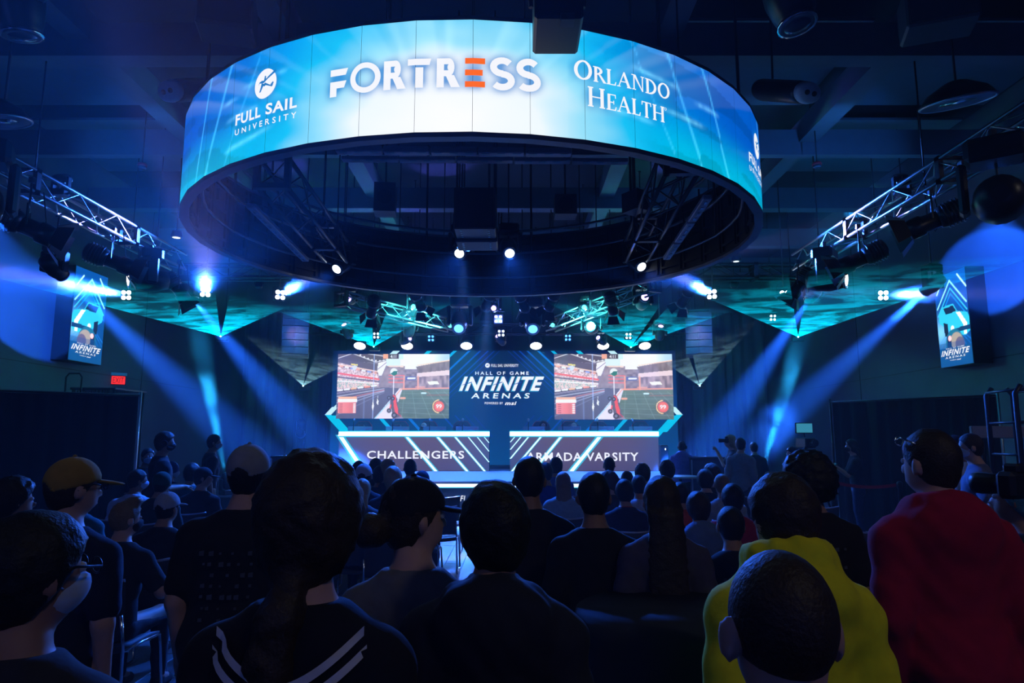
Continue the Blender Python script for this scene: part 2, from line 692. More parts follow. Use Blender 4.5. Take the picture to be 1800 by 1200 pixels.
def plane_emblem(cx, cz, r, sx=1.0):
    """disc with a cut-out propeller plane and its trail: returns (disc, plane) shapes"""
    disc = ([(cx + sx * r * math.cos(2 * PI * k / 40), 0, cz + r * math.sin(2 * PI * k / 40)) for k in range(40)], [tuple(range(40))])
    T = lambda pts: poly([(cx + sx * r * x, cz + r * z) for x, z in pts])
    parts = [T([(-.62, -.02), (-.5, .12), (-.1, .05), (.98, .62), (.9, .78), (-.02, .2), (-.3, .26), (-.52, .2)]),   # trail and body
             T([(-.3, .1), (-.06, -.02), (.02, .06), (.62, -.28), (.78, -.2), (.66, -.36), (.1, -.14), (-.02, -.2), (-.34, -.02)]),  # tail boom
             T([(-.1, .12), (-.02, .52), (.1, .5), (.1, .14)]),                                                 # wing up
             T([(-.3, .05), (-.5, -.52), (-.36, -.5), (-.05, .0)]),                                             # wing down
             T([(.5, -.2), (.72, -.02), (.8, -.1), (.66, -.3)])]
    return disc, merge(parts)


ring = thing('led_ring', 'huge round LED screen ring hanging from the ceiling, glowing blue and white', 'screen', (RCX, RCY, RZ0), 0)
ring_inv = Matrix.Translation((-RCX, -RCY, -RZ0))
m_led = led_mat('led_screen', 1.06)
m_white = emat('led_white', (.93, .94, .98), 1.0)
m_orange = emat('led_orange', srgb(255, 106, 19), 1.0)
m_ledblue = emat('led_blue', srgb(25, 120, 195), 1.0)

# lettering of the ring: list of (V, F, material) in (s, z)
LET = []


def place(vf, m, halo=True):
    V, F = ring_text(vf[0], vf[1], 0, 0)
    LET.append((V, F, m, halo))


# FORTRESS
cx = [596, 642, 693, 737, 787, 835, 883, 929]
xs_ = [ring_sz(p, 130)[0] for p in cx]
zb, zt = ring_sz(781, 153)[1], ring_sz(781, 102)[1]
H_ = zt - zb
for k, ch in enumerate('FORTRESS'):
    x = xs_[k]
    if ch == 'F':
        w = .088
        vf = merge([poly([(x - w, zb + .70 * H_), (x + w * .75, zb + .70 * H_), (x + w, zb + .93 * H_), (x - w, zb + .93 * H_)]),
                    poly([(x - w, zb - .03 * H_), (x - w + .066, zb - .03 * H_), (x - w + .066, zb + .26 * H_), (x + w * .6, zb + .26 * H_), (x + w * .85, zb + .5 * H_), (x - w, zb + .5 * H_)])])
        place(vf, m_white)
    elif ch == 'O':
        place(annulus(x, (zb + zt) / 2, H_ * .34, H_ * .53, 40), m_white)
    elif ch == 'T':
        w = .105
        place(merge([poly([(x - w, zb + .78 * H_), (x + w * .85, zb + .78 * H_), (x + w, zb + H_), (x - w, zb + H_)]),
                     poly([(x - .035, zb), (x + .035, zb), (x + .035, zb + .70 * H_), (x - .035, zb + .70 * H_)])]), m_white)
    elif ch == 'E':
        w = .088
        for a, b_, ww in ((.0, .2, 1), (.4, .6, .88), (.8, 1.0, 1)):
            place(poly([(x - w, zb + a * H_), (x - w + 2 * w * ww, zb + a * H_), (x - w + 2 * w * ww, zb + b_ * H_), (x - w, zb + b_ * H_)]), m_orange)
    elif ch == 'R':
        w = .098
        arcs = [(x + .01 + .40 * w * 2 * math.cos(a) * .62, zb + .69 * H_ + .31 * H_ * math.sin(a)) for a in np.linspace(-PI / 2, PI / 2, 12)]
        arci = [(x + .01 + (.40 * w * 2 * .62 - .062) * math.cos(a), zb + .69 * H_ + (.31 * H_ - .056) * math.sin(a)) for a in np.linspace(-PI / 2, PI / 2, 12)]
        vs = [(p[0], 0, p[1]) for p in arcs] + [(p[0], 0, p[1]) for p in arci]
        fs = [(i, i + 1, i + 13, i + 12) for i in range(11)]
        L = x - w
        place(merge([(vs, fs), poly([(L, zb), (L + .064, zb), (L + .064, zb + H_), (L, zb + H_)]),
                     poly([(L, zb + H_ - .056), (x + .011, zb + H_ - .056), (x + .011, zb + H_), (L, zb + H_)]),
                     poly([(L, zb + .38 * H_), (x + .011, zb + .38 * H_), (x + .011, zb + .38 * H_ + .056), (L, zb + .38 * H_ + .056)]),
                     poly([(x - .02, zb + .42 * H_), (x + .055, zb + .42 * H_), (x + w * 1.1, zb), (x + w * .3, zb)])]), m_white)
    else:                                                         # S as a thick stroke
        pts = []
        rx, rz = .078, .225 * H_
        for a in np.linspace(R(35), R(270), 16):
            pts.append((rx * math.cos(a), .735 * H_ + rz * math.sin(a)))
        for a in np.linspace(R(90), R(-145), 16):
            pts.append((rx * math.cos(a) * 1.04, .265 * H_ + rz * math.sin(a)))
        vs, fs = [], []
        for i, p in enumerate(pts):
            q0, q1 = pts[max(i - 1, 0)], pts[min(i + 1, len(pts) - 1)]
            tx, tz = q1[0] - q0[0], q1[1] - q0[1]
            l = math.hypot(tx, tz) or 1
            for sgn in (-1, 1):
                vs.append((x + p[0] - sgn * tz / l * .031, 0, zb + p[1] + sgn * tx / l * .031))
        fs = [(2 * i, 2 * i + 1, 2 * i + 3, 2 * i + 2) for i in range(len(pts) - 1)]
        place((vs, fs), m_white)


def full_sail(dx_s, dz):
    ax, az = ring_sz(466, 147)
    d, pl_ = plane_emblem(ax + dx_s, az + dz, .148, .98)
    place(d, m_white)
    place(pl_, m_ledblue, False)
    x0, x1 = ring_sz(414, 215)[0] + dx_s, ring_sz(521, 190)[0] + dx_s
    zc = ring_sz(466, 193)[1] + dz
    for wd_, f0, f1 in (('FULL', 0, .45), ('SAIL', .54, 1)):
        place(fit(text_mesh(wd_, bold=.03, spacing=1.12), x0 + (x1 - x0) * f0, x0 + (x1 - x0) * f1, zc - .056, zc + .056), m_white)
    zc = ring_sz(466, 215)[1] + dz
    place(fit(text_mesh('UNIVERSITY', bold=.012, spacing=1.7), x0, x1, zc - .030, zc + .030), m_white)


full_sail(0, 0)
full_sail(ring_sz(1331, 262)[0] - ring_sz(466, 147)[0], 0)
x0, x1 = ring_sz(1009, 125)[0], ring_sz(1177, 160)[0]
zc = ring_sz(1093, 138)[1]
place(fit(serif_word('ORLANDO'), x0, x1, zc - .085, zc + .105), m_white)
x0, x1 = ring_sz(1033, 160)[0], ring_sz(1168, 190)[0]
zc = ring_sz(1100, 182)[1]
place(fit(serif_word('HEALTH'), x0, x1, zc - .09, zc + .10), m_white)
place(annulus(x1 + .015, zc + .05, .010, .014, 16), m_white)

# picture of the ring: sky-blue burst with rays and light streaks, blue halo behind the lettering
NS = int(RL / .02)
gs = np.linspace(-RL / 2, RL / 2, NS + 1)
gz = np.linspace(RZ0, RZ1, 53)
tris = []
for V, F, m, halo in LET:
    if halo:
        tris += [[V[i] for i in f] for f in F]
hal = rast(tris, gs, gz)
hal = np.clip(blur(hal, 4) * 1.9, 0, 1)
SCEN = ring_sz(790, 210)[0]
U, Z = np.meshgrid(gs - SCEN, gz)
v = (Z - RZ0) / (RZ1 - RZ0)
d = np.sqrt((U / 2.05) ** 2 + ((v - .05) / 1.35) ** 2)
d = d + .10 * (vnoise(U * 1.3, v * 5 + U * .6, 3) - .5) + .07 * (vnoise(U * 4 + v * 2, v * 9 - U * .6, 5) - .5)
stops = [(.0, (250, 250, 252)), (.42, (236, 246, 252)), (.60, (150, 222, 246)), (.80, (24, 190, 242)), (1.0, (0, 158, 234)), (1.25, (0, 118, 214)), (1.6, (0, 92, 200)), (3, (0, 76, 180))]
pic = np.stack([np.interp(d, [s_[0] for s_ in stops], [lin(s_[1])[c] for s_ in stops]) for c in range(3)], -1)
th = np.arctan2(v + .25, U * .55)
ray_ = np.clip(vnoise(th * 26, th * 0, 9) * 1.6 - .75, 0, 1) * sstep(.25, .8, v) * sstep(.35, .6, d)
pic = pic + ray_[..., None] * np.array([.28, .30, .25]) * .35
low = sstep(.55, .0, v) * sstep(.7, 1.15, d)
pic = pic * (1 - .75 * low[..., None]) + .75 * low[..., None] * lin((0, 200, 226))
dark = (vnoise(U * 1.1, v * 7 + .9 * U, 12) > .58) * sstep(.8, 1.2, d) * .22
pic *= (1 - dark[..., None])
for a, b_, sl, wd, st_ in ((-2.62, .5, .42, .018, .5), (-2.95, .5, .28, .014, .55), (-2.2, .6, .5, .012, .25), (2.35, .5, -.45, .016, .45), (2.85, .5, -.42, .014, .5), (1.95, .4, -.5, .01, .25), (-4.1, .5, .3, .02, .4), (4.3, .5, -.3, .02, .4)):
    ln = np.exp(-((U - a - sl * (v - .5)) / wd) ** 2) * st_
    pic += ln[..., None] * np.array([.10, .60, .95])
for a0, z0, sl, ln_ in ((-1.9, .72, .06, .7), (-2.2, .45, .1, .6), (-2.4, .62, .05, .4), (-2.1, .18, .16, .8), (2.0, .72, -.14, .7), (2.3, .42, -.06, .8), (2.7, .6, -.05, .5), (1.7, .3, -.1, .6)):
    w_ = sstep(a0 - ln_ / 2, a0 - ln_ / 2 + .2, U) * sstep(a0 + ln_ / 2, a0 + ln_ / 2 - .2, U)
    pic += (np.exp(-((v - z0 - sl * (U - a0)) / .022) ** 2) * w_ * (.4 + .6 * vnoise(U * 22, U * 0, 4)))[..., None] * np.array([.12, .35, .38])
pic = pic * (1 - .85 * hal[..., None]) + .85 * hal[..., None] * lin((18, 128, 204))
pic = np.clip(pic, 0, .96)
m_house = mat('panel_housing', (.006, .0063, .0075), .6, grain=.3, scale=25)
for k in range(NPAN):
    s0 = S_OFF + k * SEG
    if s0 > RL / 2:
        s0 -= RL
    n_ = 25
    ss = np.linspace(s0 + .0015, s0 + SEG - .0015, n_)
    mid = ss.mean()
    near = ring_pos(mid, 0)[1] < RCY + 1.2
    if not near:
        ss = ss[::6]
    zz = gz if near else gz[::13]
    P = np.array([[ring_pos(s_, z_) for s_ in ss] for z_ in zz]) - np.array([RCX, RCY, RZ0])
    ii = np.clip(np.round((np.mod(ss + RL / 2, RL)) / RL * NS).astype(int), 0, NS)
    ci = pic[:, ii] if near else pic[::13][:, ii]
    p = link('screen_panel', grid_mesh('screen_panel', P, ci, m_led), None, ring)
    # its housing behind
    q = [np.array(ring_pos(s0 + f * SEG, z_, off)) - np.array([RCX, RCY, RZ0]) for off in (-.004, -.10) for f in (.004, .996) for z_ in (RZ0 + .002, RZ1)]
    hb = MB().add(q, [(0, 1, 3, 2), (4, 6, 7, 5), (0, 4, 5, 1), (2, 3, 7, 6), (0, 2, 6, 4), (1, 5, 7, 3)])
    x0_, y0_, _ = np.array(ring_pos(mid, 0, -.115)) - np.array([RCX, RCY, 0])
    e0, e1 = np.array(ring_pos(s0 + .08, 0)), np.array(ring_pos(s0 + SEG - .08, 0))
    ang = math.atan2(e1[1] - e0[1], e1[0] - e0[0])
    for zq in (.12, .52, .93):
        hb.box((x0_, y0_, zq), (.40, .035, .03), rot=(0, 0, ang))
    for t_ in (-.2, .2):
        hb.box((x0_ + t_ * math.cos(ang), y0_ + t_ * math.sin(ang), .52), (.03, .03, .98), rot=(0, 0, ang))
    hb.box((x0_, y0_, .7), (.18, .05, .16), rot=(0, 0, ang))
    hb.build('housing', m_house, p)
NL = 0
for V, F, m, halo in LET:
    vs = [np.array(ring_pos(s_, z_, .004 if halo else .007)) - np.array([RCX, RCY, RZ0]) for s_, z_ in V]
    o = MB().add(vs, F).build('lettering', m, ring)
    NL += 1
m_rim = mat('ring_rim', (.16, .17, .19), .4, .6, grain=.15, scale=12)
circ = lambda off, z, k=NPAN: [(lambda p: (p[0] - RCX, p[1] - RCY, z - RZ0))(ring_pos(S_OFF + i * RL / k + 1e-6, z, off)) for i in range(k)]


def band(name, o0, o1, z0, z1, m, parent):
    a, b_, c_, d_ = circ(o0, z0), circ(o1, z0), circ(o1, z1), circ(o0, z1)
    n_ = len(a)
    fs = []
    for i in range(n_):
        j = (i + 1) % n_
        for q in range(4):
            fs.append((q * n_ + i, q * n_ + j, ((q + 1) % 4) * n_ + j, ((q + 1) % 4) * n_ + i))
    return MB().add(a + b_ + c_ + d_, fs).build(name, m, parent)


band('bottom_rim', -.10, .0, RZ0 - .045, RZ0 - .004, m_rim, ring)
band('top_rim', -.10, .0, RZ1 + .004, RZ1 + .04, m_rim, ring)
for off, z_, r_ in ((-.22, 4.62, .02), (-.30, 5.05, .024), (-.42, 5.42, .024)):
    MB().tube(circ(off, z_, 66), r_, 8, closed=True).build('pipe', m_rim, ring)
for i in range(0, NPAN, 4):
    p = ring_pos(S_OFF + i * SEG + .01, 0, -.2)
    MB().tube([(p[0] - RCX, p[1] - RCY, .3), (p[0] - RCX, p[1] - RCY, 7.1 - RZ0)], .02).build('hanger', m_black, ring)
# ------------------------------------------------------------------ stage
YS, HS, YD, YW = 16.0, .74, 20.8, 22.6
m_deck = mat('stage_carpet', (.16, .17, .19), .55, grain=.15, scale=60, bump=.1)
m_fascia = mat('stage_fascia', (.02, .021, .024), .5, grain=.2, scale=10)
m_bar = emat('light_bar', (.82, .97, 1.0), 1.6)
m_bar_halo = emat('light_bar_halo', (0, .62, .8), 1.0)  # cyan halo of the white bar, painted as a wider glowing strip
stage = thing('stage', 'low wide stage with white glowing front edge below the video wall', 'stage', (-.3, YS, 0))
SX0, SX1 = -5.9 + .3, 5.3 + .3
MB().box(((SX0 + SX1) / 2, 4.1, HS - .03), (SX1 - SX0, 8.2, .06), bev=.01).build('deck', m_deck, stage)
MB().box(((SX0 + SX1) / 2, .1, (HS - .13) / 2), (SX1 - SX0, .12, HS - .13)).build('fascia', m_fascia, stage)
MB().box(((SX0 + SX1) / 2, .03, HS - .097), (SX1 - SX0, .05, .075)).build('light_bar', m_bar, stage)
MB().box(((SX0 + SX1) / 2, .045, HS - .095), (SX1 - SX0, .05, .115)).build('light_bar_halo', m_bar_halo, stage)
for sx in (SX0 + .05, SX1 - .05):
    MB().box((sx, 4.1, (HS - .07) / 2), (.08, 8.1, HS - .07)).build('side_panel', m_fascia, stage)
a, b = W(801, 880, YS), W(823, 870, YS)
vf = fit(text_mesh('#FU', bold=.01, shear=.2, spacing=1.15), a.x + .3, b.x + .3, W(0, 882, YS).z, W(0, 871, YS).z)
MB().add([(v[0], .03, v[2]) for v in vf[0]], vf[1]).build('lettering', m_white, stage)


# ------------------------------------------------------------------ canvas for screen pictures
class Canvas:
    def __init__(s, w, h):
        s.w, s.h = w, h
        s.a = np.zeros((h, w, 3))
        s.xs = (np.arange(w) + .5) / w
        s.ys = (np.arange(h) + .5) / h
        s.X, s.Y = np.meshgrid(s.xs, s.ys)

    def put(s, m, col, al=1.0):
        c = lin(col) if not callable(col) else col(s.X, s.Y)
        m = (m * al)[..., None]
        s.a = s.a * (1 - m) + m * c

    def poly(s, pts, col, al=1.0):
        X, Y = s.X, s.Y
        ins = np.zeros(X.shape, bool)
        n = len(pts)
        for i in range(n):
            (x0, y0), (x1, y1) = pts[i], pts[(i + 1) % n]
            if y0 == y1:
                continue
            ins ^= ((y0 > Y) != (y1 > Y)) & (X < (x1 - x0) * (Y - y0) / (y1 - y0) + x0)
        s.put(ins.astype(float), col, al)

    def line(s, p, q, wd, col, al=1.0, asp=1.0):
        p, q = np.array(p) * (1, asp), np.array(q) * (1, asp)
        d = q - p
        t = np.clip(((s.X - p[0]) * d[0] + (s.Y * asp - p[1]) * d[1]) / (d @ d), 0, 1)
        r = np.hypot(s.X - p[0] - t * d[0], s.Y * asp - p[1] - t * d[1])
        s.put(np.clip((wd / 2 - r) * s.w + .5, 0, 1), col, al)

    def disc(s, c, r, col, al=1.0, asp=1.0, r0=0.0):
        q = np.hypot(s.X - c[0], (s.Y - c[1]) * asp)
        s.put(np.clip((r - q) * s.w + .5, 0, 1) * np.clip((q - r0) * s.w + .5, 0, 1), col, al)


def noise_col(c0, c1, fx, fy, seed):
    a, b_ = lin(c0), lin(c1)
    return lambda X, Y: a + (b_ - a) * vnoise(X * fx, Y * fy, seed)[..., None]


def game_picture():
    A = .565
    c = Canvas(250, 142)
    c.poly([(0, 0), (1, 0), (1, 1), (0, 1)], (132, 122, 146))
    c.poly([(.5, 0), (1, 0), (1, .16), (.70, .24), (.58, .24)], lambda X, Y: lin((250, 248, 252)) * (1 - sstep(.72, 1.0, X))[..., None] + lin((150, 195, 245)) * sstep(.72, 1.0, X)[..., None])
    c.poly([(0, 0), (.58, 0), (.5, .1), (.4, .15), (0, .1)], (82, 74, 92))
    c.poly([(0, .08), (.37, .16), (.37, .30), (0, .17)], (92, 82, 100))
    for k in range(9):
        c.disc((.2 + k * .035, .02 + .09 * math.sin(k * .33)), .007, (235, 235, 245), asp=A)
    for p, q in (((.0, .07), (.12, .0)), ((.14, .0), (.34, .13)), ((.34, .13), (.5, .07)), ((.27, .0), (.5, .06))):
        c.line(p, q, .006, (205, 205, 215), asp=A)
    # crowd stands on the near side
    c.poly([(0, .13), (.37, .29), (.37, .51), (0, .55)], noise_col((150, 110, 120), (240, 215, 220), 120, 60, 1))
    c.poly([(0, .36), (.33, .46), (.36, .50), (0, .53)], noise_col((60, 160, 150), (250, 190, 190), 140, 70, 4))
    for (v0, v1, col, w_) in ((.30, .395, (228, 70, 80), .016), (.18, .30, (120, 90, 110), .02), (.165, .28, (240, 190, 175), .010), (.42, .46, (235, 225, 230), .008), (.36, .43, (90, 80, 110), .012)):
        c.line((0, v0), (.37, v1), w_, col, asp=A)
    for k in range(7):
        c.line((.02 + k * .05, .19 + k * .017), (.045 + k * .05, .198 + k * .017), .012, ((245, 150, 120), (245, 245, 250), (110, 150, 230))[k % 3], asp=A)
    c.poly([(0, .56), (.36, .485), (.36, .51), (0, .60)], (66, 60, 84))
    for k, col in enumerate(((250, 250, 255), (250, 250, 255), (250, 170, 120), (210, 225, 255), (250, 130, 110), (240, 240, 250))):
        u = .01 + k * .06
        c.line((u, .57 - u * .22), (u + .04, .562 - u * .22), .014, col, asp=A)
    c.poly([(.36, .14), (.50, .08), (.43, .19), (.395, .34), (.37, .34), (.355, .26)], (226, 222, 240))
    c.line((.36, .24), (.46, .10), .006, (110, 100, 140), asp=A)
    c.poly([(.43, .08), (.56, .06), (.56, .20), (.44, .2)], (190, 215, 232))
    # far stands and scoreboard block
    c.poly([(.44, .19), (.60, .19), (.60, .56), (.37, .56), (.40, .36)], noise_col((118, 104, 124), (160, 142, 156), 40, 30, 6))
    c.poly([(.45, .18), (.59, .18), (.59, .21), (.45, .20)], (245, 190, 175))
    for v0 in (.335, .385, .44):
        c.line((.46, v0), (.60, v0 + .004), .010, (226, 92, 96), asp=A)
    c.poly([(.60, .24), (.71, .24), (.71, .56), (.60, .56)], noise_col((96, 86, 112), (150, 132, 150), 40, 40, 8))
    c.poly([(.61, .35), (.70, .35), (.70, .41), (.61, .41)], (56, 82, 160))
    c.line((.63, .38), (.69, .378), .014, (245, 248, 255), asp=A)
    c.poly([(.70, .20), (1, .10), (1, .28), (.72, .31)], noise_col((104, 90, 98), (140, 120, 124), 60, 12, 9))
    c.poly([(.71, .30), (1, .25), (1, .33), (.71, .36)], (214, 188, 192))
    c.line((.71, .18), (1, .10), .010, (245, 190, 165), asp=A)
    c.poly([(.71, .36), (1, .33), (1, .53), (.71, .53)], noise_col((98, 84, 106), (176, 150, 160), 50, 14, 10))
    c.poly([(.80, .43), (.89, .42), (.91, .47), (.82, .48)], (245, 215, 200))
    for u in (.72, .595):
        c.line((u, .35), (u, .55), .012, (248, 150, 120), al=.8, asp=A)
    # pitch
    c.poly([(.57, .555), (1, .55), (1, 1), (.60, 1), (.52, .82)], lambda X, Y: lin((92, 122, 104)) * (1.15 - .55 * Y)[..., None] + .03 * vnoise(X * 20, Y * 30, 3)[..., None])
    for k in range(6):
        c.line((.6 + .07 * k, .58), (.58 + .13 * k, 1), .003, (140, 165, 150), al=.6, asp=A)
        c.line((.56, .62 + .07 * k), (1, .60 + .085 * k), .003, (140, 165, 150), al=.5, asp=A)
    c.line((.56, .545), (.70, .54), .012, (248, 140, 105), asp=A)
    c.line((.70, .54), (1, .53), .010, (248, 140, 105), asp=A)
    c.line((.70, .515), (.78, .515), .006, (248, 150, 120), asp=A)
    c.line((.83, .62), (.70, .50), .004, (200, 120, 100), al=.5, asp=A)
    c.line((.80, .64), (1.0, .635), .008, (160, 90, 80), al=.7, asp=A)
    c.line((.755, .607), (.79, .607), .012, (190, 235, 245), asp=A)
    c.line((.57, .685), (.605, .685), .016, (250, 150, 110), asp=A)
    # race lane, boundary wall
    c.poly([(0, .62), (.40, .52), (.55, .53), (.52, .70), (.34, 1), (0, 1)], lambda X, Y: lin((84, 84, 116)) * (1.2 - .45 * Y)[..., None] + .02 * vnoise(X * 30, Y * 8, 5)[..., None])
    for v0, v1, col in ((.66, .54, (200, 205, 225)), (.72, .56, (225, 110, 110)), (.76, .57, (190, 190, 220)), (.84, .58, (170, 176, 205)), (.95, .60, (120, 124, 160))):
        c.line((.0, v0), (.42, v1), .006, col, al=.7, asp=A)
    c.poly([(.56, .53), (.58, .56), (.50, 1), (.34, 1)], (206, 198, 222))
    c.line((.57, .55), (.34, 1.0), .008, (130, 190, 225), asp=A)
    c.line((.57, .545), (.52, .66), .010, (250, 160, 130), asp=A)
    c.line((.325, 0), (.325, 1), .008, (150, 185, 245), al=.6, asp=A)
    c.line((.245, .66), (.245, 1), .012, (110, 130, 180), al=.5, asp=A)
    c.poly([(.37, .61), (.355, .76), (.37, .79), (.375, .73), (.365, .70)], (228, 244, 250))
    c.poly([(.33, .66), (.315, .82), (.325, .88), (.335, .80), (.327, .75)], (228, 244, 250))
    # ball, marker beam
    c.line((.503, .33), (.503, .62), .008, (226, 226, 245), al=.8, asp=A)
    c.disc((.503, .28), .033, (206, 214, 214), asp=A)
    c.poly([(.475, .31), (.50, .27), (.535, .27), (.53, .32), (.505, .345)], (24, 116, 100))
    # red car, seen from behind and above
    c.poly([(.475, .64), (.515, .62), (.54, .70), (.545, .80), (.56, .90), (.575, .96), (.54, .98), (.50, .95), (.49, .86), (.475, .80)], (90, 84, 100))
    c.poly([(.50, .63), (.525, .66), (.535, .78), (.55, .86), (.55, .93), (.525, .92), (.51, .82), (.505, .74)], (226, 52, 50))
    c.poly([(.475, .78), (.487, .78), (.485, .86), (.473, .85)], (226, 52, 50))
    for p, r_ in (((.465, .68), .017), ((.50, .69), .017), ((.468, .875), .020), ((.515, .945), .025)):
        c.disc(p, r_, (44, 44, 60), asp=A)
        c.disc(p, r_ * .5, (120, 120, 140), asp=A)
    c.line((.55, .92), (.575, .965), .008, (190, 40, 44), asp=A)
    # read-outs
    c.poly([(.018, .675), (.178, .675), (.178, .915), (.018, .915)], lambda X, Y: lin((236, 110, 110)) * (1.1 - .3 * sstep(.04, .14, X))[..., None])
    c.poly([(.018, .665), (.18, .665), (.18, .70), (.018, .70)], (250, 160, 120))
    c.poly([(.014, .70), (.186, .70), (.186, .748), (.014, .748)], (250, 246, 246))
    for k in range(5):
        c.line((.03, .775 + k * .03), (.055, .775 + k * .03), .006, (150, 50, 60), asp=A)
        c.line((.155, .775 + k * .03), (.167, .775 + k * .03), .010, (255, 240, 240), asp=A)
    c.disc((.91, .81), .064, (60, 60, 70), al=.45, asp=A)
    c.disc((.91, .81), .045, (228, 78, 58), asp=A)
    c.disc((.91, .81), .030, (236, 110, 80), asp=A)
    q = np.hypot(c.X - .91, (c.Y - .81) * A)
    c.put(((q > .050) & (q < .060) & (c.X < .912)).astype(float), (248, 178, 96))
    c.poly([(.405, 0), (.448, 0), (.448, .08), (.405, .08)], (248, 146, 104))
    c.poly([(.448, 0), (.545, 0), (.545, .075), (.448, .075)], (70, 64, 78))
    c.poly([(.545, 0), (.585, 0), (.585, .085), (.545, .085)], (178, 222, 240))
    # flag badge
    c.poly([(.12, .15), (.18, .165), (.18, .185), (.12, .175)], (240, 205, 80))
    c.poly([(.13, .18), (.175, .19), (.165, .245), (.15, .265), (.135, .24)], (190, 196, 230))
    g_ = c.a.mean(-1, keepdims=True)
    c.a = np.clip((c.a * .8 + g_ * .2) * 1.42 + .01, 0, 1)
    return c.a


def screen_quad(name, x0, x1, z0, z1, y, pic, m, parent, mesh=None):
    h, w = pic.shape[:2]
    xs, zs = np.linspace(x0, x1, w), np.linspace(z1, z0, h)
    P = np.stack([np.broadcast_to(xs, (h, w)), np.full((h, w), y), np.broadcast_to(zs[:, None], (h, w))], -1)
    P = P[::-1]
    return link(name, grid_mesh(name, P, pic[::-1], m), None, parent)


m_game = led_mat('game_screen', 1.0)
m_backlit = led_mat('wall_screen', 1.0)
# the video wall: one big LED wall showing chevron lines and the event title
pw = thing('video_wall', 'dark blue LED wall with chevron lines and event title at the back of the stage', 'screen', (-.3, YW, HS))
T0 = lambda px, py, dy=0.0: W(px, py, YW + dy) - Vector((-.3, YW, HS))
wx0, wx1, wz1 = T0(586, 616).x, T0(1187, 616).x, T0(885, 616).z
MB().box(((wx0 + wx1) / 2, .09, wz1 / 2), (wx1 - wx0, .14, wz1)).build('cabinet', m_black, pw)
c = Canvas(60, 30)
g = c.Y[..., None]
c.a = lin((5, 18, 66)) * (1 - g) + lin((0, 66, 116)) * g
c.a *= (1 - .25 * np.exp(-((c.X - .5) / .1) ** 2) * (1 - c.Y))[..., None]
screen_quad('led_face', wx0, wx1, 0, wz1, .0, c.a, m_backlit, pw)
MB().box(((wx0 + wx1) / 2, -.03, .06), (wx1 - wx0, .02, .12)).build('skirting', m_fascia, pw)


def strip(px0, py0, px1, py1, w, dy, T):
    a, b = T(px0, py0, dy), T(px1, py1, dy)
    d = (b - a).normalized()
    n = Vector((w / 2 / max(abs(d.z), .3), 0, 0)) * (1 if d.z < 0 else -1)
    return [a + n, a - n, b - n, b + n]


cols = [((200, 245, 252), .16), ((0, 196, 228), .11), ((0, 178, 220), .085), ((0, 110, 200), .06), ((0, 84, 176), .05), ((0, 70, 158), .04), ((0, 58, 140), .035), ((0, 46, 120), .03)]
tops = [697, 755, 800, 825, 844, 858, 869, 878]
lows = [585, 665, 715, 750, 778, 800, 818, 832]
lm = [emat('chevron_%d' % (i + 1), srgb(*c_[0]), 1.0) for i, c_ in enumerate(cols)]
for i in range(8):
    wd = cols[i][1]
    for mir in (0, 1):
        q = lambda x: 1771 - x if mir else x
        xt = tops[i]
        xv = xt - 112 * 1.06
        MB().add(strip(q(xt), 616.5, q(max(xv, 588)), 616.5 + (xt - max(xv, 588)) / 1.06, wd, -.012, T0), [(0, 1, 2, 3)]).build('chevron_line', lm[i], pw)
        MB().add(strip(q(lows[i]), 730, q(lows[i] + 34), 768, wd, -.012, T0), [(0, 1, 2, 3)]).build('chevron_line', lm[min(i + 1, 7)] if i else lm[1], pw)
for mir in (0, 1):                                            # bright arrow tips past the wall's sides
    q = lambda x: 1771 - x if mir else x
    for (x0, y0, x1, y1, m_) in ((589, 715, 576, 729, lm[0]), (576, 728, 604, 759, lm[1])):
        v4 = strip(q(x0), y0, q(x1), y1, .15, -.02, T0)
        n4 = [v + Vector((0, .06, 0)) for v in v4]
        MB().add(v4 + n4, [(0, 1, 2, 3), (0, 4, 5, 1), (1, 5, 6, 2), (2, 6, 7, 3), (3, 7, 4, 0), (7, 6, 5, 4)]).build('arrow_light', m_, pw)
m_glow = emat('title_edge', srgb(20, 150, 180), 1.0)


def title(parent, T, box, name='lettering', dy=-.02, deep=True):
    """event title fitted to a box function B(u, v) -> point; u, v in units of the title block"""
    def put(s, u0, u1, v0, v1, m, d, **k):
        vf = fit(text_mesh(s, **k), u0, u1, v0, v1)
        MB().add([T(box, v[0], v[2], d) for v in vf[0]], vf[1]).build(name, m, parent)
    put('HALL OF GAME', .215, .785, .66, .725, m_white, dy, bold=.012, spacing=1.45)
    if deep:
        put('INFINITE', .032, .946, .332, .632, m_glow, dy, bold=.055, shear=.42, spacing=1.16)
    put('INFINITE', .042, .95, .348, .625, m_white, dy * 1.4, bold=.036, shear=.42, spacing=1.17)
    if deep:
        put('ARENAS', .165, .790, .195, .30, m_glow, dy, bold=.03, spacing=1.5, shear=.12)
    put('ARENAS', .17, .795, .20, .305, m_white, dy * 1.4, bold=.015, spacing=1.5, shear=.12)
    put('POWERED BY', .315, .51, .085, .13, m_white, dy, bold=.012, spacing=1.15)
    put('msi', .53, .655, .07, .14, m_white, dy, bold=.03, shear=.25, spacing=1.12)
    # cuts that split the I strokes
    for uc in (.135, .46, .66):
        MB().add([T(box, uc - .075 + .02, .468, dy * 1.9), T(box, uc - .06, .455, dy * 1.9), T(box, uc + .035, .505, dy * 1.9), T(box, uc + .05, .53, dy * 1.9)], [(0, 1, 2, 3)]).build('title_cut', lm[5], parent)


def T_wall(box, u, v, d):
    return T0(800 + u * 165, 718 - v * 90, d)


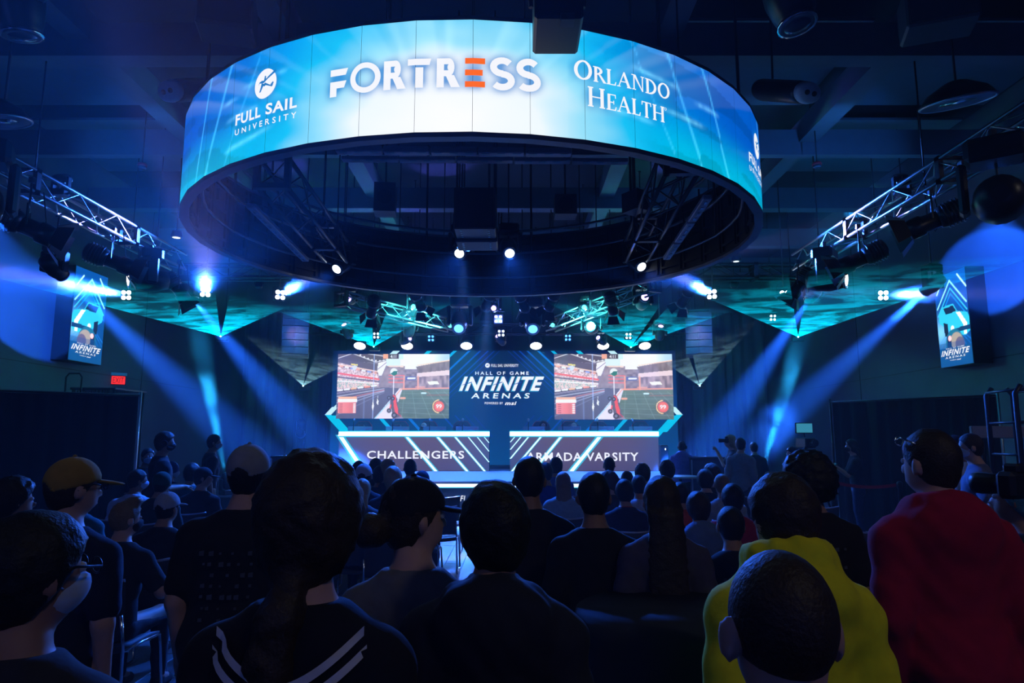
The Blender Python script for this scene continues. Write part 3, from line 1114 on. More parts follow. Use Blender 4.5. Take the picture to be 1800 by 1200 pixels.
title(pw, T_wall, None)
dsc, pln = plane_emblem(0, 0, 1)
MB().add([T_wall(None, .345 + v[0] * .025, .845 + v[2] * .045, -.02) for v in dsc[0]], dsc[1]).build('emblem', m_white, pw)
MB().add([T_wall(None, .345 + v[0] * .025, .845 + v[2] * .045, -.03) for v in pln[0]], pln[1]).build('emblem_plane', lm[6], pw)
vf = fit(text_mesh('FULL SAIL UNIVERSITY', bold=.015, spacing=1.15), .385, .675, .815, .87)
MB().add([T_wall(None, v[0], v[2], -.02) for v in vf[0]], vf[1]).build('lettering', m_white, pw)

gp = game_picture()
first = None
for (x0, y0, x1, y1, side) in ((590.5, 622, 790.5, 735.5, 'left'), (975, 622, 1181, 737, 'right')):
    a, b = W(x0, y1, YW - .1), W(x1, y0, YW - .1)
    t = thing('game_screen', 'bright screen showing a car ball game, hung %s of the event title' % side, 'screen', ((a.x + b.x) / 2, YW - .1, a.z))
    hw, hh = (b.x - a.x) / 2, b.z - a.z
    screen_quad('picture', -hw, hw, 0, hh, 0, gp, m_game, t)
    MB().box((0, .035, hh / 2), (hw * 2, .06, hh)).build('cabinet', m_black, t)
    for s_, u, v_, sz in (('4:11', .495, .04, .05), ('99', .91, .81, .06)):
        vf = text_mesh(s_, bold=.02)
        vf = fit(vf, (u - .026) * 2 * hw - hw, (u + .026) * 2 * hw - hw, (1 - v_ - sz / 2) * hh, (1 - v_ + sz / 2) * hh)
        MB().add([(v[0], -.008, v[2]) for v in vf[0]], vf[1]).build('lettering', m_white, t)

# ------------------------------------------------------------------ team desks
m_deskled = led_mat('desk_screen', 1.0)
m_dl = emat('desk_line', (.75, .97, 1.0), 1.3)
m_dle = emat('desk_line_edge', srgb(60, 190, 215), .9)
desks = []
for side, px0, px1, word, wx, wy, lines in (
        ('left', 596.5, 860, 'CHALLENGERS', (645, 816), (792, 806),
         [(597, 764, 640, 829, 8), (712, 764, 768, 830, 5), (766, 764, 823, 830, 4), (797, 764, 853, 829, 3), (820, 764, 859.5, 812, 1.7), (836, 764, 859.5, 793, 1.5), (848, 764, 859.5, 778, 1.3)]),
        ('right', 896.5, 1157, 'ARMADA VARSITY', (925, 1122), (795, 810),
         [(1056, 765, 1002, 831, 7), (988, 765, 934, 831, 4.5), (953, 765, 899, 829, 3), (931, 765, 897, 806, 2.2), (918, 765, 897, 790, 1.7), (907, 765, 897, 777, 1.4)])):
    a, b = W(px0, 757, YD), W(px1, 757, YD)
    cx_, hw = (a.x + b.x) / 2, (b.x - a.x) / 2
    dk = thing('team_desk', 'long %s with glowing white top edge and diagonal light lines' % ('CHALLENGERS desk' if side == 'left' else 'ARMADA VARSITY desk'), 'desk', (cx_, YD, HS))
    desks.append((dk, cx_, hw))
    TD = lambda px, py, d=0.0: W(px, py, YD + d) - Vector((cx_, YD, HS))
    H = a.z - HS
    m1 = MB().box((0, .06, (H - .02) / 2), (hw * 2, .1, H - .02))
    m1.build('front_panel', m_fascia, dk)
    c = Canvas(80, 24)
    e_ = np.minimum(np.abs(c.X - .5) * 2, 1)
    c.a = (lin((96, 82, 86)) * (1 - .35 * c.Y)[..., None]) * (1 - e_ ** 3)[..., None] + (lin((72, 84, 120)) * (1 - .3 * c.Y)[..., None]) * (e_ ** 3)[..., None]
    screen_quad('led_face', -hw, hw, .01, H - .17, .005, c.a, m_deskled, dk)
    MB().box((0, .0, H - .09), (hw * 2 + .02, .06, .13)).build('light_bar', m_bar, dk)
    MB().box((0, .012, H - .09), (hw * 2 + .02, .06, .19)).build('light_bar_halo', m_bar_halo, dk)
    MB().box((0, .5, .75), (hw * 2 - .1, .8, .04), bev=.008).build('worktop', m_blackp, dk)
    for sx in (-1, 1):
        MB().box((sx * (hw - .03), .45, H / 2 - .02), (.05, .8, H - .04)).build('end_panel', m_fascia, dk)
    for (x0, y0, x1, y1, w_) in lines:
        ww = w_ * 20.8 / 1200
        MB().add(strip(x0, y0, x1, y1, ww * 1.55, -.004, TD), [(0, 1, 2, 3)]).build('line_edge', m_dle, dk)
        MB().add(strip(x0, y0, x1, y1, ww * .8, -.008, TD), [(0, 1, 2, 3)]).build('light_line', m_dl, dk)
    p0, p1 = TD(wx[0], wy[1]), TD(wx[1], wy[0])
    vf = fit(text_mesh(word, bold=.018, spacing=1.12), p0.x, p1.x, p0.z, p1.z)
    MB().add([(v[0], -.014, v[2]) for v in vf[0]], vf[1]).build('lettering', m_white, dk)

# gaming chairs, monitors, microphones
m_gc = mat('gaming_chair_cover', (.09, .10, .15), .5, grain=.2, scale=20)
m_red = mat('red_piping', (.65, .04, .08), .5)


def gaming_chair(loc, rz, label):
    t = thing('gaming_chair', label, 'chair', loc, rz, 'gaming chairs behind the team desks')
    k = 1.12
    bk = [(-.2, .52), (-.27, .70), (-.25, .95), (-.28, 1.08), (-.24, 1.26), (-.15, 1.36), (.15, 1.36), (.24, 1.26), (.28, 1.08), (.25, .95), (.27, .70), (.2, .52)]
    bk = [(x * k, z * k) for x, z in bk]
    M = Matrix.Translation((0, -.26, 0)) @ Matrix.Rotation(R(7), 4, 'X')
    MB().prism(bk, -.05, .05, M).build('backrest', m_gc, t)
    MB().tube([M @ Vector((x, .03, z)) for x, z in bk], .016, 6, closed=True).build('piping', m_red, t)
    MB().box((0, -.02, .50), (.54, .54, .12), bev=.04).build('seat', m_gc, t)
    MB().box((0, -.2, 1.2 * k), (.26, .1, .14), bev=.04).build('headrest', m_gc, t)
    for sx in (-1, 1):
        MB().tube([(sx * .3, -.05, .5), (sx * .34, -.05, .72)], .02, 6).box((sx * .34, .0, .74), (.08, .3, .04), bev=.01).build('armrest', m_blackp, t)
    b = MB().tube([(0, 0, .08), (0, 0, .45)], .03, 8)
    for i in range(5):
        w = 2 * PI * i / 5
        b.tube([(0, 0, .09), (.32 * math.cos(w), .32 * math.sin(w), .05)], .02, 6)
        b.lathe([(.025, 0), (.025, .05)], 8, Matrix.Translation((.32 * math.cos(w), .32 * math.sin(w), 0)))
    b.build('base', m_black, t)
    return t


m_monitor = mat('monitor_shell', (.20, .21, .24), .4, .0, grain=.1)
m_monscr = emat('monitor_picture', (.12, .16, .25), .8)


def monitor(loc, rz, label):
    t = thing('monitor', label, 'monitor', loc, rz, 'monitors on the team desks')
    M = Matrix.Rotation(R(-6), 4, 'X')
    sh = MB().box((0, 0, .36), (.72, .035, .42), rot=M.to_3x3(), bev=.01)
    sh.box((0, -.03, .36), (.3, .05, .2), rot=M.to_3x3(), bev=.015)
    sh.build('shell', m_monitor, t)
    MB().add([(-.34, .022, .17), (.34, .022, .17), (.34, .022, .55), (-.34, .022, .55)], [(0, 1, 2, 3)]).build('picture', m_monscr, t)
    MB().tube([(0, -.04, .0), (0, -.04, .3)], .02, 8).box((0, 0, .008), (.3, .22, .016), bev=.004).build('stand', m_monitor, t)
    MB().tube([(.1, -.06, .42), (.3, -.03, .52)], .006, 6).build('badge_light', m_red, t)
    return t


def microphone(loc, label):
    t = thing('microphone', label, 'microphone', loc, 0, 'microphones on the team desks')
    MB().tube([(0, 0, 0), (0, .0, .45), (.0, .03, .62), (0, .06, .70)], .013, 6).lathe([(.07, 0), (.07, .015)], 12).build('gooseneck', m_black, t)
    MB().lathe([(.02, -.05), (.034, .0), (.036, .05), (.02, .09)], 10, Matrix.Translation((0, .08, .75)) @ Matrix.Rotation(R(-50), 4, 'X')).build('head', m_monitor, t)
    return t


zt_ = HS + .77
seat_px = {'left': (627, 693, 745, 805), 'right': (958, 1010, 1062, 1137)}
mon_px = {'left': (634, 700, 765, 822), 'right': (938, 1000, 1058, 1125)}
mic_px = {'left': (621, 690, 755, 813), 'right': (929, 989, 1051, 1113)}
ords = ('first', 'second', 'third', 'fourth')
for si, side in enumerate(('left', 'right')):
    dn = ('CHALLENGERS', 'ARMADA VARSITY')[si]
    for k in range(4):
        gaming_chair((W(seat_px[side][k], 745, 21.75).x, 22.0, HS), PI + R(-12 if si == 0 else 14), 'black gaming chair with red piping behind %s desk, %s from left' % (dn, ords[k]))
        monitor((W(mon_px[side][k], 745, 21.3).x, 21.2, zt_), R(16 if si == 0 else -20), 'dark monitor standing on the %s desk, %s from left' % (dn, ords[k]))
        microphone((W(mic_px[side][k], 745, 21.0).x, 21.02, zt_), 'thin desk microphone on the %s desk, %s from left' % (dn, ords[k]))

# ------------------------------------------------------------------ wall posters (LED banners on the side walls), exit sign
def banner_picture(right):
    A = 16 / 9
    c = Canvas(72, 128)
    c.a = lin((0, 70, 150)) * (1 - c.Y)[..., None] + lin((0, 60, 120)) * c.Y[..., None]
    c.put(np.exp(-((c.X - .1) / .35) ** 2 - ((c.Y - .62) / .14) ** 2), (120, 200, 245), .8)
    for k in range(10):
        c.line((.5, .55), (-.2 + k * .16, .85), .02, (30, 130, 225), al=.5, asp=A)
    for (h, col, w_) in ((.09, (150, 240, 250), .028), (.17, (60, 200, 235), .02), (.23, (0, 140, 220), .02)):
        c.line((.5, h), (.05, h + .27), w_, col, asp=A)
        c.line((.5, h), (.95, h + .27), w_, col, asp=A)
    c.line((.07, .20), (.25, .08), .03, (190, 250, 252), asp=A)
    c.line((.75, .05), (.98, .2), .03, (190, 250, 252), asp=A)
    s = (lambda x: x) if right else (lambda x: 1 - x)
    q = lambda pts: [(s(x), y) for x, y in pts]
    # plain sports car seen from the front
    c.poly(q([(.06, .42), (.22, .35), (.55, .34), (.66, .43), (.95, .47), (1, .52), (.98, .66), (.84, .70), (.50, .66), (.36, .62), (.2, .56), (.08, .52)]), (40, 176, 210))
    c.poly(q([(.24, .37), (.54, .36), (.63, .43), (.30, .44)]), (10, 34, 60))
    c.poly(q([(.62, .44), (.74, .45), (.92, .58), (.88, .69), (.80, .69), (.80, .58)]), (225, 245, 250))
    c.poly(q([(.46, .61), (.98, .60), (.98, .65), (.5, .65)]), (8, 52, 92))
    c.poly(q([(.20, .52), (.33, .54), (.33, .68), (.22, .67)]), (14, 30, 54))
    c.disc((s(.47), .60), .05, (230, 246, 255), asp=A)
    # plain domed helmet shape in front
    c.disc((s(.5), .76), .27, (22, 100, 130), asp=A)
    c.disc((s(.56), .76), .20, (150, 140, 130), asp=A)
    c.disc((s(.66), .78), .14, (92, 84, 110), asp=A)
    c.poly(q([(.28, .66), (.40, .72), (.42, .86), (.26, .86)]), (12, 36, 80))
    c.disc((s(.36), .70), .05, (255, 190, 190), asp=A)
    c.poly([(0, .80), (1, .80), (1, 1), (0, 1)], (0, 66, 124))
    c.poly([(0, .74), (1, .74), (1, .80), (0, .80)], (0, 66, 130), al=.45)
    return c.a


m_ban = led_mat('banner_screen', 1.7)
for right in (False, True):
    if right:
        xw, far, near = XR - .42, W(1646, 560, 14.3), W(1705, 560, 13.2)
        X = xw
        yf, yn = WX(1647, 560, X).y, WX(1704, 560, X).y
        z0, z1 = WX(1652, 647, X).z, WX(1647, 487, X).z
    else:
        X = XL + .42
        yf, yn = WX(184, 560, X).y, WX(126, 560, X).y
        z0, z1 = WX(180, 642, X).z, WX(184, 486, X).z
    sgn = -1 if right else 1
    t = thing('led_banner', 'tall LED banner with a %s on the %s side wall' % (('blue car', 'right') if right else ('teal car and dome', 'left')), 'screen', (X, (yf + yn) / 2, z0))
    hw, hh = abs(yf - yn) / 2, z1 - z0
    pic = banner_picture(right)
    h, w = pic.shape[:2]
    # u = 0 at the viewer's left: left wall -> near end first
    ys = np.linspace(hw, -hw, w) if right else np.linspace(-hw, hw, w)
    zs = np.linspace(hh, 0, h)
    P = np.stack([np.zeros((h, w)), np.broadcast_to(ys, (h, w)), np.broadcast_to(zs[:, None], (h, w))], -1)
    pc = grid_mesh('picture', P[::-1], pic[::-1], m_ban)
    link('picture', pc, None, t)
    MB().box((-sgn * .19, 0, hh / 2), (.36, hw * 2 + .02, hh + .02)).build('cabinet', m_black, t)

    def T_ban(box, u, v, d, t=t, hw=hw, hh=hh, right=right, sgn=sgn):
        yy = (hw - 2 * hw * u) if right else (-hw + 2 * hw * u)
        return Vector((-sgn * d * .3, yy, (.04 + v * .22) * hh))
    title(t, T_ban, None, deep=False)
    for sy in (-.3, .3):
        MB().box((-sgn * .38, sy, hh / 2), (.06, .06, .5)).build('bracket', m_black, t)

m_exit = emat('exit_red', srgb(240, 40, 28), 1.3)
p = WX(208, 668, XL + .12)
ex_ = thing('exit_sign', 'small red glowing EXIT sign on the left side wall', 'sign', tuple(p), R(38))
MB().box((0, .03, 0), (.34, .05, .24), bev=.008).build('housing', m_blackp, ex_)
MB().add([(-.15, 0, -.1), (.15, 0, -.1), (.15, 0, .1), (-.15, 0, .1)], [(0, 1, 2, 3)]).build('face', m_exit, ex_)
vf = fit(text_mesh('EXIT', bold=.0), -.12, .12, -.07, .07)
MB().add([(v[0], -.006, v[2]) for v in vf[0]], vf[1]).build('lettering', emat('exit_letter', (.3, .004, .004), .3), ex_)
MB().box((0, .02, .15), (.36, .08, .07)).build('top_plate', m_alu, ex_)
# ------------------------------------------------------------------ trusses
m_truss = mat('truss_aluminium', (.32, .33, .35), .35, .9, grain=.1, scale=30)
m_dtruss = mat('black_truss', (.05, .052, .056), .4, .6, grain=.2, scale=30)


def truss(name, label, a, b, size=.30, bay=.5, m=None, group=None, plates=True, cross=True, up=None):
    a, b = Vector(a), Vector(b)
    m = m or m_truss
    t = thing(name, label, 'truss', a, 0, group)
    d = b - a
    L = d.length
    d.normalize()
    u = Vector((0, 0, 1)) if up is None else Vector(up)
    s = d.cross(u).normalized()
    u = s.cross(d).normalized()
    Mx = Matrix((s, d, u)).transposed().to_4x4()        # local y along the truss
    h = size / 2
    ch = MB().tube([(0, 0, 0), (0, L, 0)], .026, 8).mesh('chord', m)
    for sx in (-1, 1):
        for sz in (-1, 1):
            o = link('chord', ch, None, t)
            o.matrix_basis = Mx @ Matrix.Translation((sx * h, 0, sz * h))
    nb = max(2, int(round(L / bay)))
    bl = L / nb
    br = MB().tube([(0, 0, -h), (0, bl, h)], .0115, 6, caps=False).mesh('brace', m)
    rb = MB().tube([(0, 0, h), (0, bl, -h)], .0115, 6, caps=False).mesh('brace', m)
    fr = MB().tube([(0, 0, 0), (size, 0, 0)], .0115, 6, caps=False).mesh('brace', m)
    for i in range(nb):
        for sx in (-1, 1):
            o = link('brace', br if (i % 2 == 0) else rb, None, t)
            o.matrix_basis = Mx @ Matrix.Translation((sx * h, i * bl, 0))
        if cross:
            for sz in (-1, 1):
                o = link('brace', br if (i % 2) else rb, None, t)
                o.matrix_basis = Mx @ Matrix.Translation((0, i * bl, sz * h)) @ Matrix.Rotation(PI / 2, 4, 'Y')
        else:
            o = link('brace', fr, None, t)
            o.matrix_basis = Mx @ Matrix.Translation((-h, i * bl, -h))
    if plates:
        k = 0
        while k * 2.5 < L + .1:
            pm = MB()
            y = min(k * 2.5, L)
            for sx in (-1, 1):
                pm.box((sx * h, y, 0), (.06, .09, size + .06))
                pm.box((0, y, sx * h), (size + .06, .09, .06))
            o = pm.build('joint_plate', m_dtruss, t)
            o.matrix_basis = Mx
            k += 1
    return t


def wires(t, pts, top=ZC):
    """steel hangers from a truss to the ceiling beams, as parts of the truss"""
    for p in pts:
        q = Vector(p) - t.location
        MB().tube([q, (q.x, q.y, top - t.location.z)], .012, 6).build('hanger', m_black, t)


XT1, XT2, ZT = -6.62, 5.72, 5.18
t = truss('lighting_truss', 'long aluminium lighting truss running along the left side of the hall', (XT1, 6.4, ZT), (XT1, 13.2, ZT))
wires(t, [(XT1, 9.05, ZT), (XT1, 12.35, ZT)])
t = truss('lighting_truss', 'long aluminium lighting truss running along the right side of the hall', (XT2, 6.0, ZT), (XT2, 13.2, ZT))
wires(t, [(XT2, 9.05, ZT), (XT2, 12.35, ZT)])
# cross truss behind the ring, over the front of the stage
zc_ = W(900, 478, 14.6).z
t = truss('lighting_truss', 'dark cross truss behind the LED ring, over the front rows', (-7.2, 14.6, zc_), (6.5, 14.6, zc_), m=m_dtruss)
wires(t, [(-5.5, 14.6, zc_), (-1.5, 14.6, zc_), (1.5, 14.6, zc_), (5, 14.6, zc_)])
a, b = W(600, 525, 15.2), W(795, 573, 19.2)
t = truss('stage_truss', 'slanting aluminium truss above the stage, left of centre', a, b, m=m_truss)
wires(t, [a, b])
a, b = W(1150, 500, 15.2), W(968, 573, 19.2)
t = truss('stage_truss', 'slanting aluminium truss above the stage, right of centre', a, b, m=m_truss)
wires(t, [a, b])
zb_ = W(885, 598, 20.9).z
t = truss('back_truss', 'dark horizontal truss above the video wall', (-6.4, 20.9, zb_ + .35), (5.8, 20.9, zb_ + .35), m=m_dtruss)
wires(t, [(-5, 20.9, zb_), (0, 20.9, zb_), (5, 20.9, zb_)])
# two trusses inside the ring
for side, pa, pb in (('left', (478, 322, 7.3), (592, 428, 10.6)), ('right', (1200, 300, 6.9), (1118, 425, 10.6))):
    a, b = W(*pa), W(*pb)
    b.z = a.z = (a.z + b.z) / 2
    t = truss('ring_truss', 'short dark truss hanging inside the LED ring on the %s' % side, a, b, size=.34, bay=.55, m=m_dtruss)
    wires(t, [a, b])
    da = (b - a)
    bm_ = MB()
    nrm = Vector((da.y, -da.x, 0)).normalized() * (.42 if side == 'left' else -.42) * -1
    ang = math.atan2(da.y, da.x)
    for k in range(3):
        p = a + da * (.3 + .25 * k) + nrm - Vector((0, 0, .2))
        o = thing('led_batten', 'pale LED batten hung under the %s ring truss, %s along it' % (side, ('nearest', 'middle', 'farthest')[k]), 'light', p, ang, 'LED battens inside the ring')
        MB().box((0, 0, 0), (.86, .11, .06), bev=.01).build('housing', mat('batten_housing', (.42, .45, .5), .4, .0), o)
        for q in range(4):
            MB().box((-.3 + .2 * q, 0, -.033), (.1, .03, .012)).build('lens', mat('batten_lens', (.4, .45, .5), .2, .2), o)
        MB().tube([(0, 0, .03), (0, 0, .25)], .012, 6).build('bracket', m_black, o)
# pipes across the ring
for nm, px0, px1, py, Y, w_ in (('upper', 590, 1006, 266, 8.3, .085), ('lower', 600, 1105, 282, 9.3, .06)):
    a, b = W(px0, py - 3, Y), W(px1, py + 2, Y)
    t = thing('light_bar', '%s flat metal bar with light slots hanging across the ring' % nm, 'bar', a)
    d = b - a
    b_ = MB()
    ln = d.length
    for k in range(5):
        MB().box((ln * (k + .5) / 5, 0, d.z * (k + .5) / 5), (ln / 5 - .02, .12, w_), bev=.01).build('segment', mat('bar_metal', (.45, .48, .52), .4, .0), t)
        for q in (-.2, 0, .2):
            MB().box((ln * (k + .5) / 5 + q, -.03, d.z * (k + .5) / 5 - w_ / 2 - .002), (.1, .04, .006)).build('slot', mat('slot_glass', (.3, .55, .6), .2), t)
    for k in (.2, .8):
        MB().tube([(ln * k, 0, .02), (ln * k, 0, ZC - a.z)], .012, 6).build('hanger', m_black, t)

# ------------------------------------------------------------------ light fixtures
E_WHITE = emat('lens_blue_white', (.75, .85, 1.0), 6.0)
E_BLUE = emat('lens_blue', (.06, .25, 1.0), 5.0)
E_VIOLET = emat('lens_violet', (.55, .35, 1.0), 4.0)
E_TEAL = emat('lens_teal', (.1, .9, .85), 3.0)
E_WARM = emat('lens_warm', (1.0, .82, .72), 2.2)
E_OFF = mat('lens_glass', (.05, .06, .08), .08, 0, grain=.05, spec=.8)
m_fix = mat('fixture_black', (.014, .0145, .017), .35, .2, grain=.2, scale=30, spec=.5)
BLUE = (.015, .13, 1.0)
VIOL = (.10, .12, 1.0)
CYAN = (.02, .42, 1.0)


def clamp_part(t, top):
    p = t.location
    on = any(abs(p.x - xt) < .9 for xt in (XT1, XT2)) and p.y < 13.4
    top = max(.2, ZT - .1 - p.z) if on else ZC - p.z
    MB().tube([(0, 0, 0), (0, 0, top)], .014, 6).box((0, 0, top), (.06, .05, .08)).build('clamp', m_dtruss, t)


def moving_head(loc, aim, label, lens=None, s=1.0, group='moving head lights', lens_r=.085, top=.25, spot=None, bright=True, up=False):
    """a moving head: base, yoke and tilting head; loc is the pivot of the head"""
    t = thing('moving_head', label, 'spotlight', loc, 0, group)
    aim = Vector(aim) - Vector(loc)
    yaw = math.atan2(aim.x, -aim.y)
    Rz = Matrix.Rotation(yaw, 4, 'Z')
    sg = -1 if up else 1
    MB().box((0, 0, sg * .33 * s), (.34 * s, .26 * s, .16 * s), rot=Rz.to_3x3(), bev=.03 * s).build('base', m_fix, t)
    for sx in (-1, 1):
        p = Rz @ Vector((sx * .19 * s, 0, sg * .1 * s))
        MB().box(p, (.06 * s, .14 * s, .34 * s), rot=Rz.to_3x3(), bev=.02 * s).build('yoke_arm', m_fix, t)
    M = look((0, 0, 0), aim) @ Matrix.Scale(s, 4)
    MB().lathe([(.05, -.24), (.12, -.22), (.145, -.1), (.15, .05), (.125, .16), (.11, .20), (.112, .235), (.095, .238)], 18, M).build('head', m_fix, t)
    h = None
    MB().lathe([(.099, .222), (.118, .224), (.118, .242), (.099, .244)], 18, M).build('lens_ring', m_chrome, t)
    MB().lathe([(lens_r, .236), (lens_r * .9, .246), (lens_r * .5, .254), (.001, .257)], 18, M).build('lens', lens or E_OFF, t)
    if not up:
        clamp_part(t, .7 * s + top)
    if spot:
        e, c, sz = spot[:3]
        p = Vector(loc) + aim.normalized() * .30 * s
        l = lamp('beam', 'SPOT', p - Vector(loc), e, c, size=sz, blend=spot[3] if len(spot) > 3 else .35, radius=.05)
        l.parent = t
        l.rotation_euler = aim.to_track_quat('-Z', 'Y').to_euler()
    return t


def profile_light(loc, aim, label, lens=None, s=1.0, spot=None, top=.3):
    """theatre profile: finned lamp house, barrel, barn doors, yoke"""
    t = thing('profile_light', label, 'spotlight', loc, 0, 'profile spotlights on the side trusses')
    d = Vector(aim) - Vector(loc)
    M = look((0, 0, 0), d) @ Matrix.Scale(s, 4)
    b = MB().lathe([(.07, -.36), (.13, -.33), (.14, -.12), (.12, -.06)], 14, M)
    for k in range(5):
        b.lathe([(.13, -.30 + k * .04), (.155, -.295 + k * .04), (.155, -.285 + k * .04), (.13, -.28 + k * .04)], 14, M)
    b.build('lamp_house', m_fix, t)
    MB().lathe([(.10, -.08), (.10, .10), (.125, .12), (.125, .26), (.115, .27)], 14, M).build('barrel', m_fix, t)
    MB().lathe([(.09, .262), (.05, .275), (.001, .28)], 14, M).build('lens', lens or E_OFF, t)
    for k in range(4):
        Mk = M @ Matrix.Rotation(k * PI / 2, 4, 'Z') @ Matrix.Translation((0, .13, .27)) @ Matrix.Rotation(R(-35), 4, 'X')
        w = .13
        MB().add([Mk @ Vector(v) for v in ((-w * .8, 0, 0), (w * .8, 0, 0), (w * 1.2, 0, .2), (-w * 1.2, 0, .2), (-w * .8, .006, 0), (w * .8, .006, 0), (w * 1.2, .006, .2), (-w * 1.2, .006, .2))],
                 [(0, 1, 2, 3), (7, 6, 5, 4), (0, 4, 5, 1), (1, 5, 6, 2), (2, 6, 7, 3), (3, 7, 4, 0)]).build('barn_door', m_fix, t)
    yaw = math.atan2(d.x, -d.y)
    Rz = Matrix.Rotation(yaw, 4, 'Z')
    MB().tube([Rz @ Vector(p) for p in ((-.18 * s, 0, -.02), (-.18 * s, 0, .22 * s), (.18 * s, 0, .22 * s), (.18 * s, 0, -.02))], .014, 6, smooth=False).build('yoke', m_fix, t)
    clamp_part(t, top)
    MB().tube([(.1, .1, .2 + top), (.17, .12, .02), (.08, .1, -.12), (0, .05, -.05)], .008, 5).build('cable', m_black, t)
    return t


def blinder(loc, aim, label, lens=None, s=1.0, group='square four-cell lights', spot=None, top=.35, cell=.052):
    t = thing('blinder_light', label, 'light', loc, 0, group)
    d = Vector(aim) - Vector(loc)
    M = look((0, 0, 0), d) @ Matrix.Scale(s, 4)
    MB().box((0, 0, 0), (.26 * s, .26 * s, .16 * s), rot=M.to_3x3().normalized(), bev=.02).build('housing', m_fix, t)
    for sx in (-1, 1):
        for sy in (-1, 1):
            MB().lathe([(cell, .08), (cell, .088), (cell * .6, .094), (.001, .096)], 14, M @ Matrix.Translation((sx * .06, sy * .06, 0))).build('cell', lens or E_WHITE, t)
    MB().tube([(-.16 * s, 0, 0), (-.16 * s, 0, .2 * s), (.16 * s, 0, .2 * s), (.16 * s, 0, 0)], .012, 6, smooth=False).build('bracket', m_fix, t)
    clamp_part(t, .2 * s + top)
    if spot:
        e, c, sz = spot[:3]
        for e_, c_, sz_, bl_ in ((e, c, sz, .8), (e * 1.5, (.42, .36, 1.0), sz * .40, .95)):
            l = lamp('beam', 'SPOT', d.normalized() * .14 * s, e_, c_, size=sz_, blend=bl_, radius=.06)
            l.parent = t
            l.rotation_euler = d.to_track_quat('-Z', 'Y').to_euler()
    return t


def wash(loc, aim, label, s=1.0, spot=None):
    t = thing('wash_light', label, 'light', loc, 0, 'round wash lights in a row above the video wall')
    d = Vector(aim) - Vector(loc)
    M = look((0, 0, 0), d) @ Matrix.Scale(s, 4)
    MB().lathe([(.10, -.22), (.19, -.2), (.215, .0), (.22, .08), (.20, .09)], 20, M).build('can', m_fix, t)
    MB().lathe([(.195, .08), (.17, .1), (.08, .115), (.001, .12)], 20, M).build('lens', E_WHITE, t)
    MB().tube([(-.25 * s, 0, 0), (-.25 * s, 0, .28 * s), (.25 * s, 0, .28 * s), (.25 * s, 0, 0)], .014, 6, smooth=False).build('yoke', m_fix, t)
    clamp_part(t, .28 * s + .2)
    if spot:
        e, c, sz = spot
        l = lamp('beam', 'SPOT', d.normalized() * .16 * s, e, c, size=sz, blend=.7, radius=.12)
        l.parent = t
        l.rotation_euler = d.to_track_quat('-Z', 'Y').to_euler()
    return t


# --- profiles and moving heads on the side trusses
S = ('left', 'right')
p = W(48, 398, 8.6)
profile_light(p, p + Vector((.8, .5, -.35)), 'black profile light with barn doors hanging under the left truss, nearest the camera', s=1.15)
p = W(196, 458, 10.8)
profile_light(p, p + Vector((.8, .4, -.3)), 'black profile light with barn doors under the left truss, just above the wall banner', s=1.15)
p = W(312, 508, 12.8)
profile_light(p, p + Vector((.5, .3, -.8)), 'black profile light pointing down at the far end of the left truss')
p = W(1640, 388, 9.0)
profile_light(p, p + Vector((-.8, .5, -.3)), 'black profile light with barn doors under the right truss, beside the big moving head', s=1.15)
p = W(1512, 455, 10.6)
profile_light(p, p + Vector((-.8, .4, -.35)), 'black profile light with barn doors under the right truss, above the pale lens', s=1.15)
p = W(1405, 500, 12.8)
profile_light(p, p + Vector((-.5, .3, -.8)), 'black profile light pointing down at the far end of the right truss')
p = W(262, 492, 11.8)
moving_head(p, p + Vector((-.78, -.62, -.12)), 'moving head light with pale round lens under the left truss end', lens=E_WARM, s=1.35, lens_r=.09, spot=(700, BLUE, 22))
p = W(1452, 492, 11.6)
moving_head(p, p + Vector((.78, -.62, -.12)), 'moving head light with pale round lens under the right truss end', lens=E_WARM, s=1.35, lens_r=.09, spot=(700, BLUE, 22))
p = W(1757, 352, 7.2)
moving_head(p, WX(1748, 475, XR), 'big dark moving head hanging from the right truss at the picture edge', s=1.7, top=.3, spot=(26000, BLUE, 15, .06), lens=E_BLUE)
p = W(1385, -14, 5.0)
moving_head(p, p + Vector((.15, -.1, -1)), 'shiny dark moving head hanging overhead, right of the LED ring', s=1.3, top=.8, group='overhead moving heads')
p = W(30, -6, 5.0)
moving_head(p, p + Vector((.1, .2, -1)), 'shiny dark moving head hanging overhead at the far left corner', s=1.3, top=.8, group='overhead moving heads')
p = W(-42, 352, 7.2)
moving_head(p, WX(66, 548, XL), 'big dark moving head hanging from the left truss, lighting the wall by the banner', s=1.7, top=.3, spot=(26000, BLUE, 15, .06), lens=E_BLUE)
# --- four-cell blinders with beams
YBL = 14.3
for px, py, ax, ay, ad, lab, sp in (
        (225, 519, -400, 405, 7.0, 'glowing four-cell light beside the left wall banner, beam to the left', (210000, BLUE, 13)),
        (361, 514, 361, 392, 8.0, 'glowing four-cell light over the left laser, beam rising toward the camera', (110000, BLUE, 16)),
        (491, 519, 700, 400, 9.0, 'glowing four-cell light left of the left speaker column, beam up to the ring', (210000, BLUE, 13)),
        (1253, 518, 1040, 400, 9.0, 'glowing four-cell light above the right speaker column, beam up to the ring', (210000, BLUE, 13)),
        (1378, 519, 1700, 492, 7.0, 'glowing four-cell light over the right laser', (30000, BLUE, 12)),
        (1550, 519, 2150, 497, 6.5, 'glowing four-cell light nearest the right wall banner, beam to the right', (80000, BLUE, 12))):
    p = W(px, py, YBL)
    blinder(p, W(ax, ay, ad), lab, spot=sp, s=.9, top=.15)
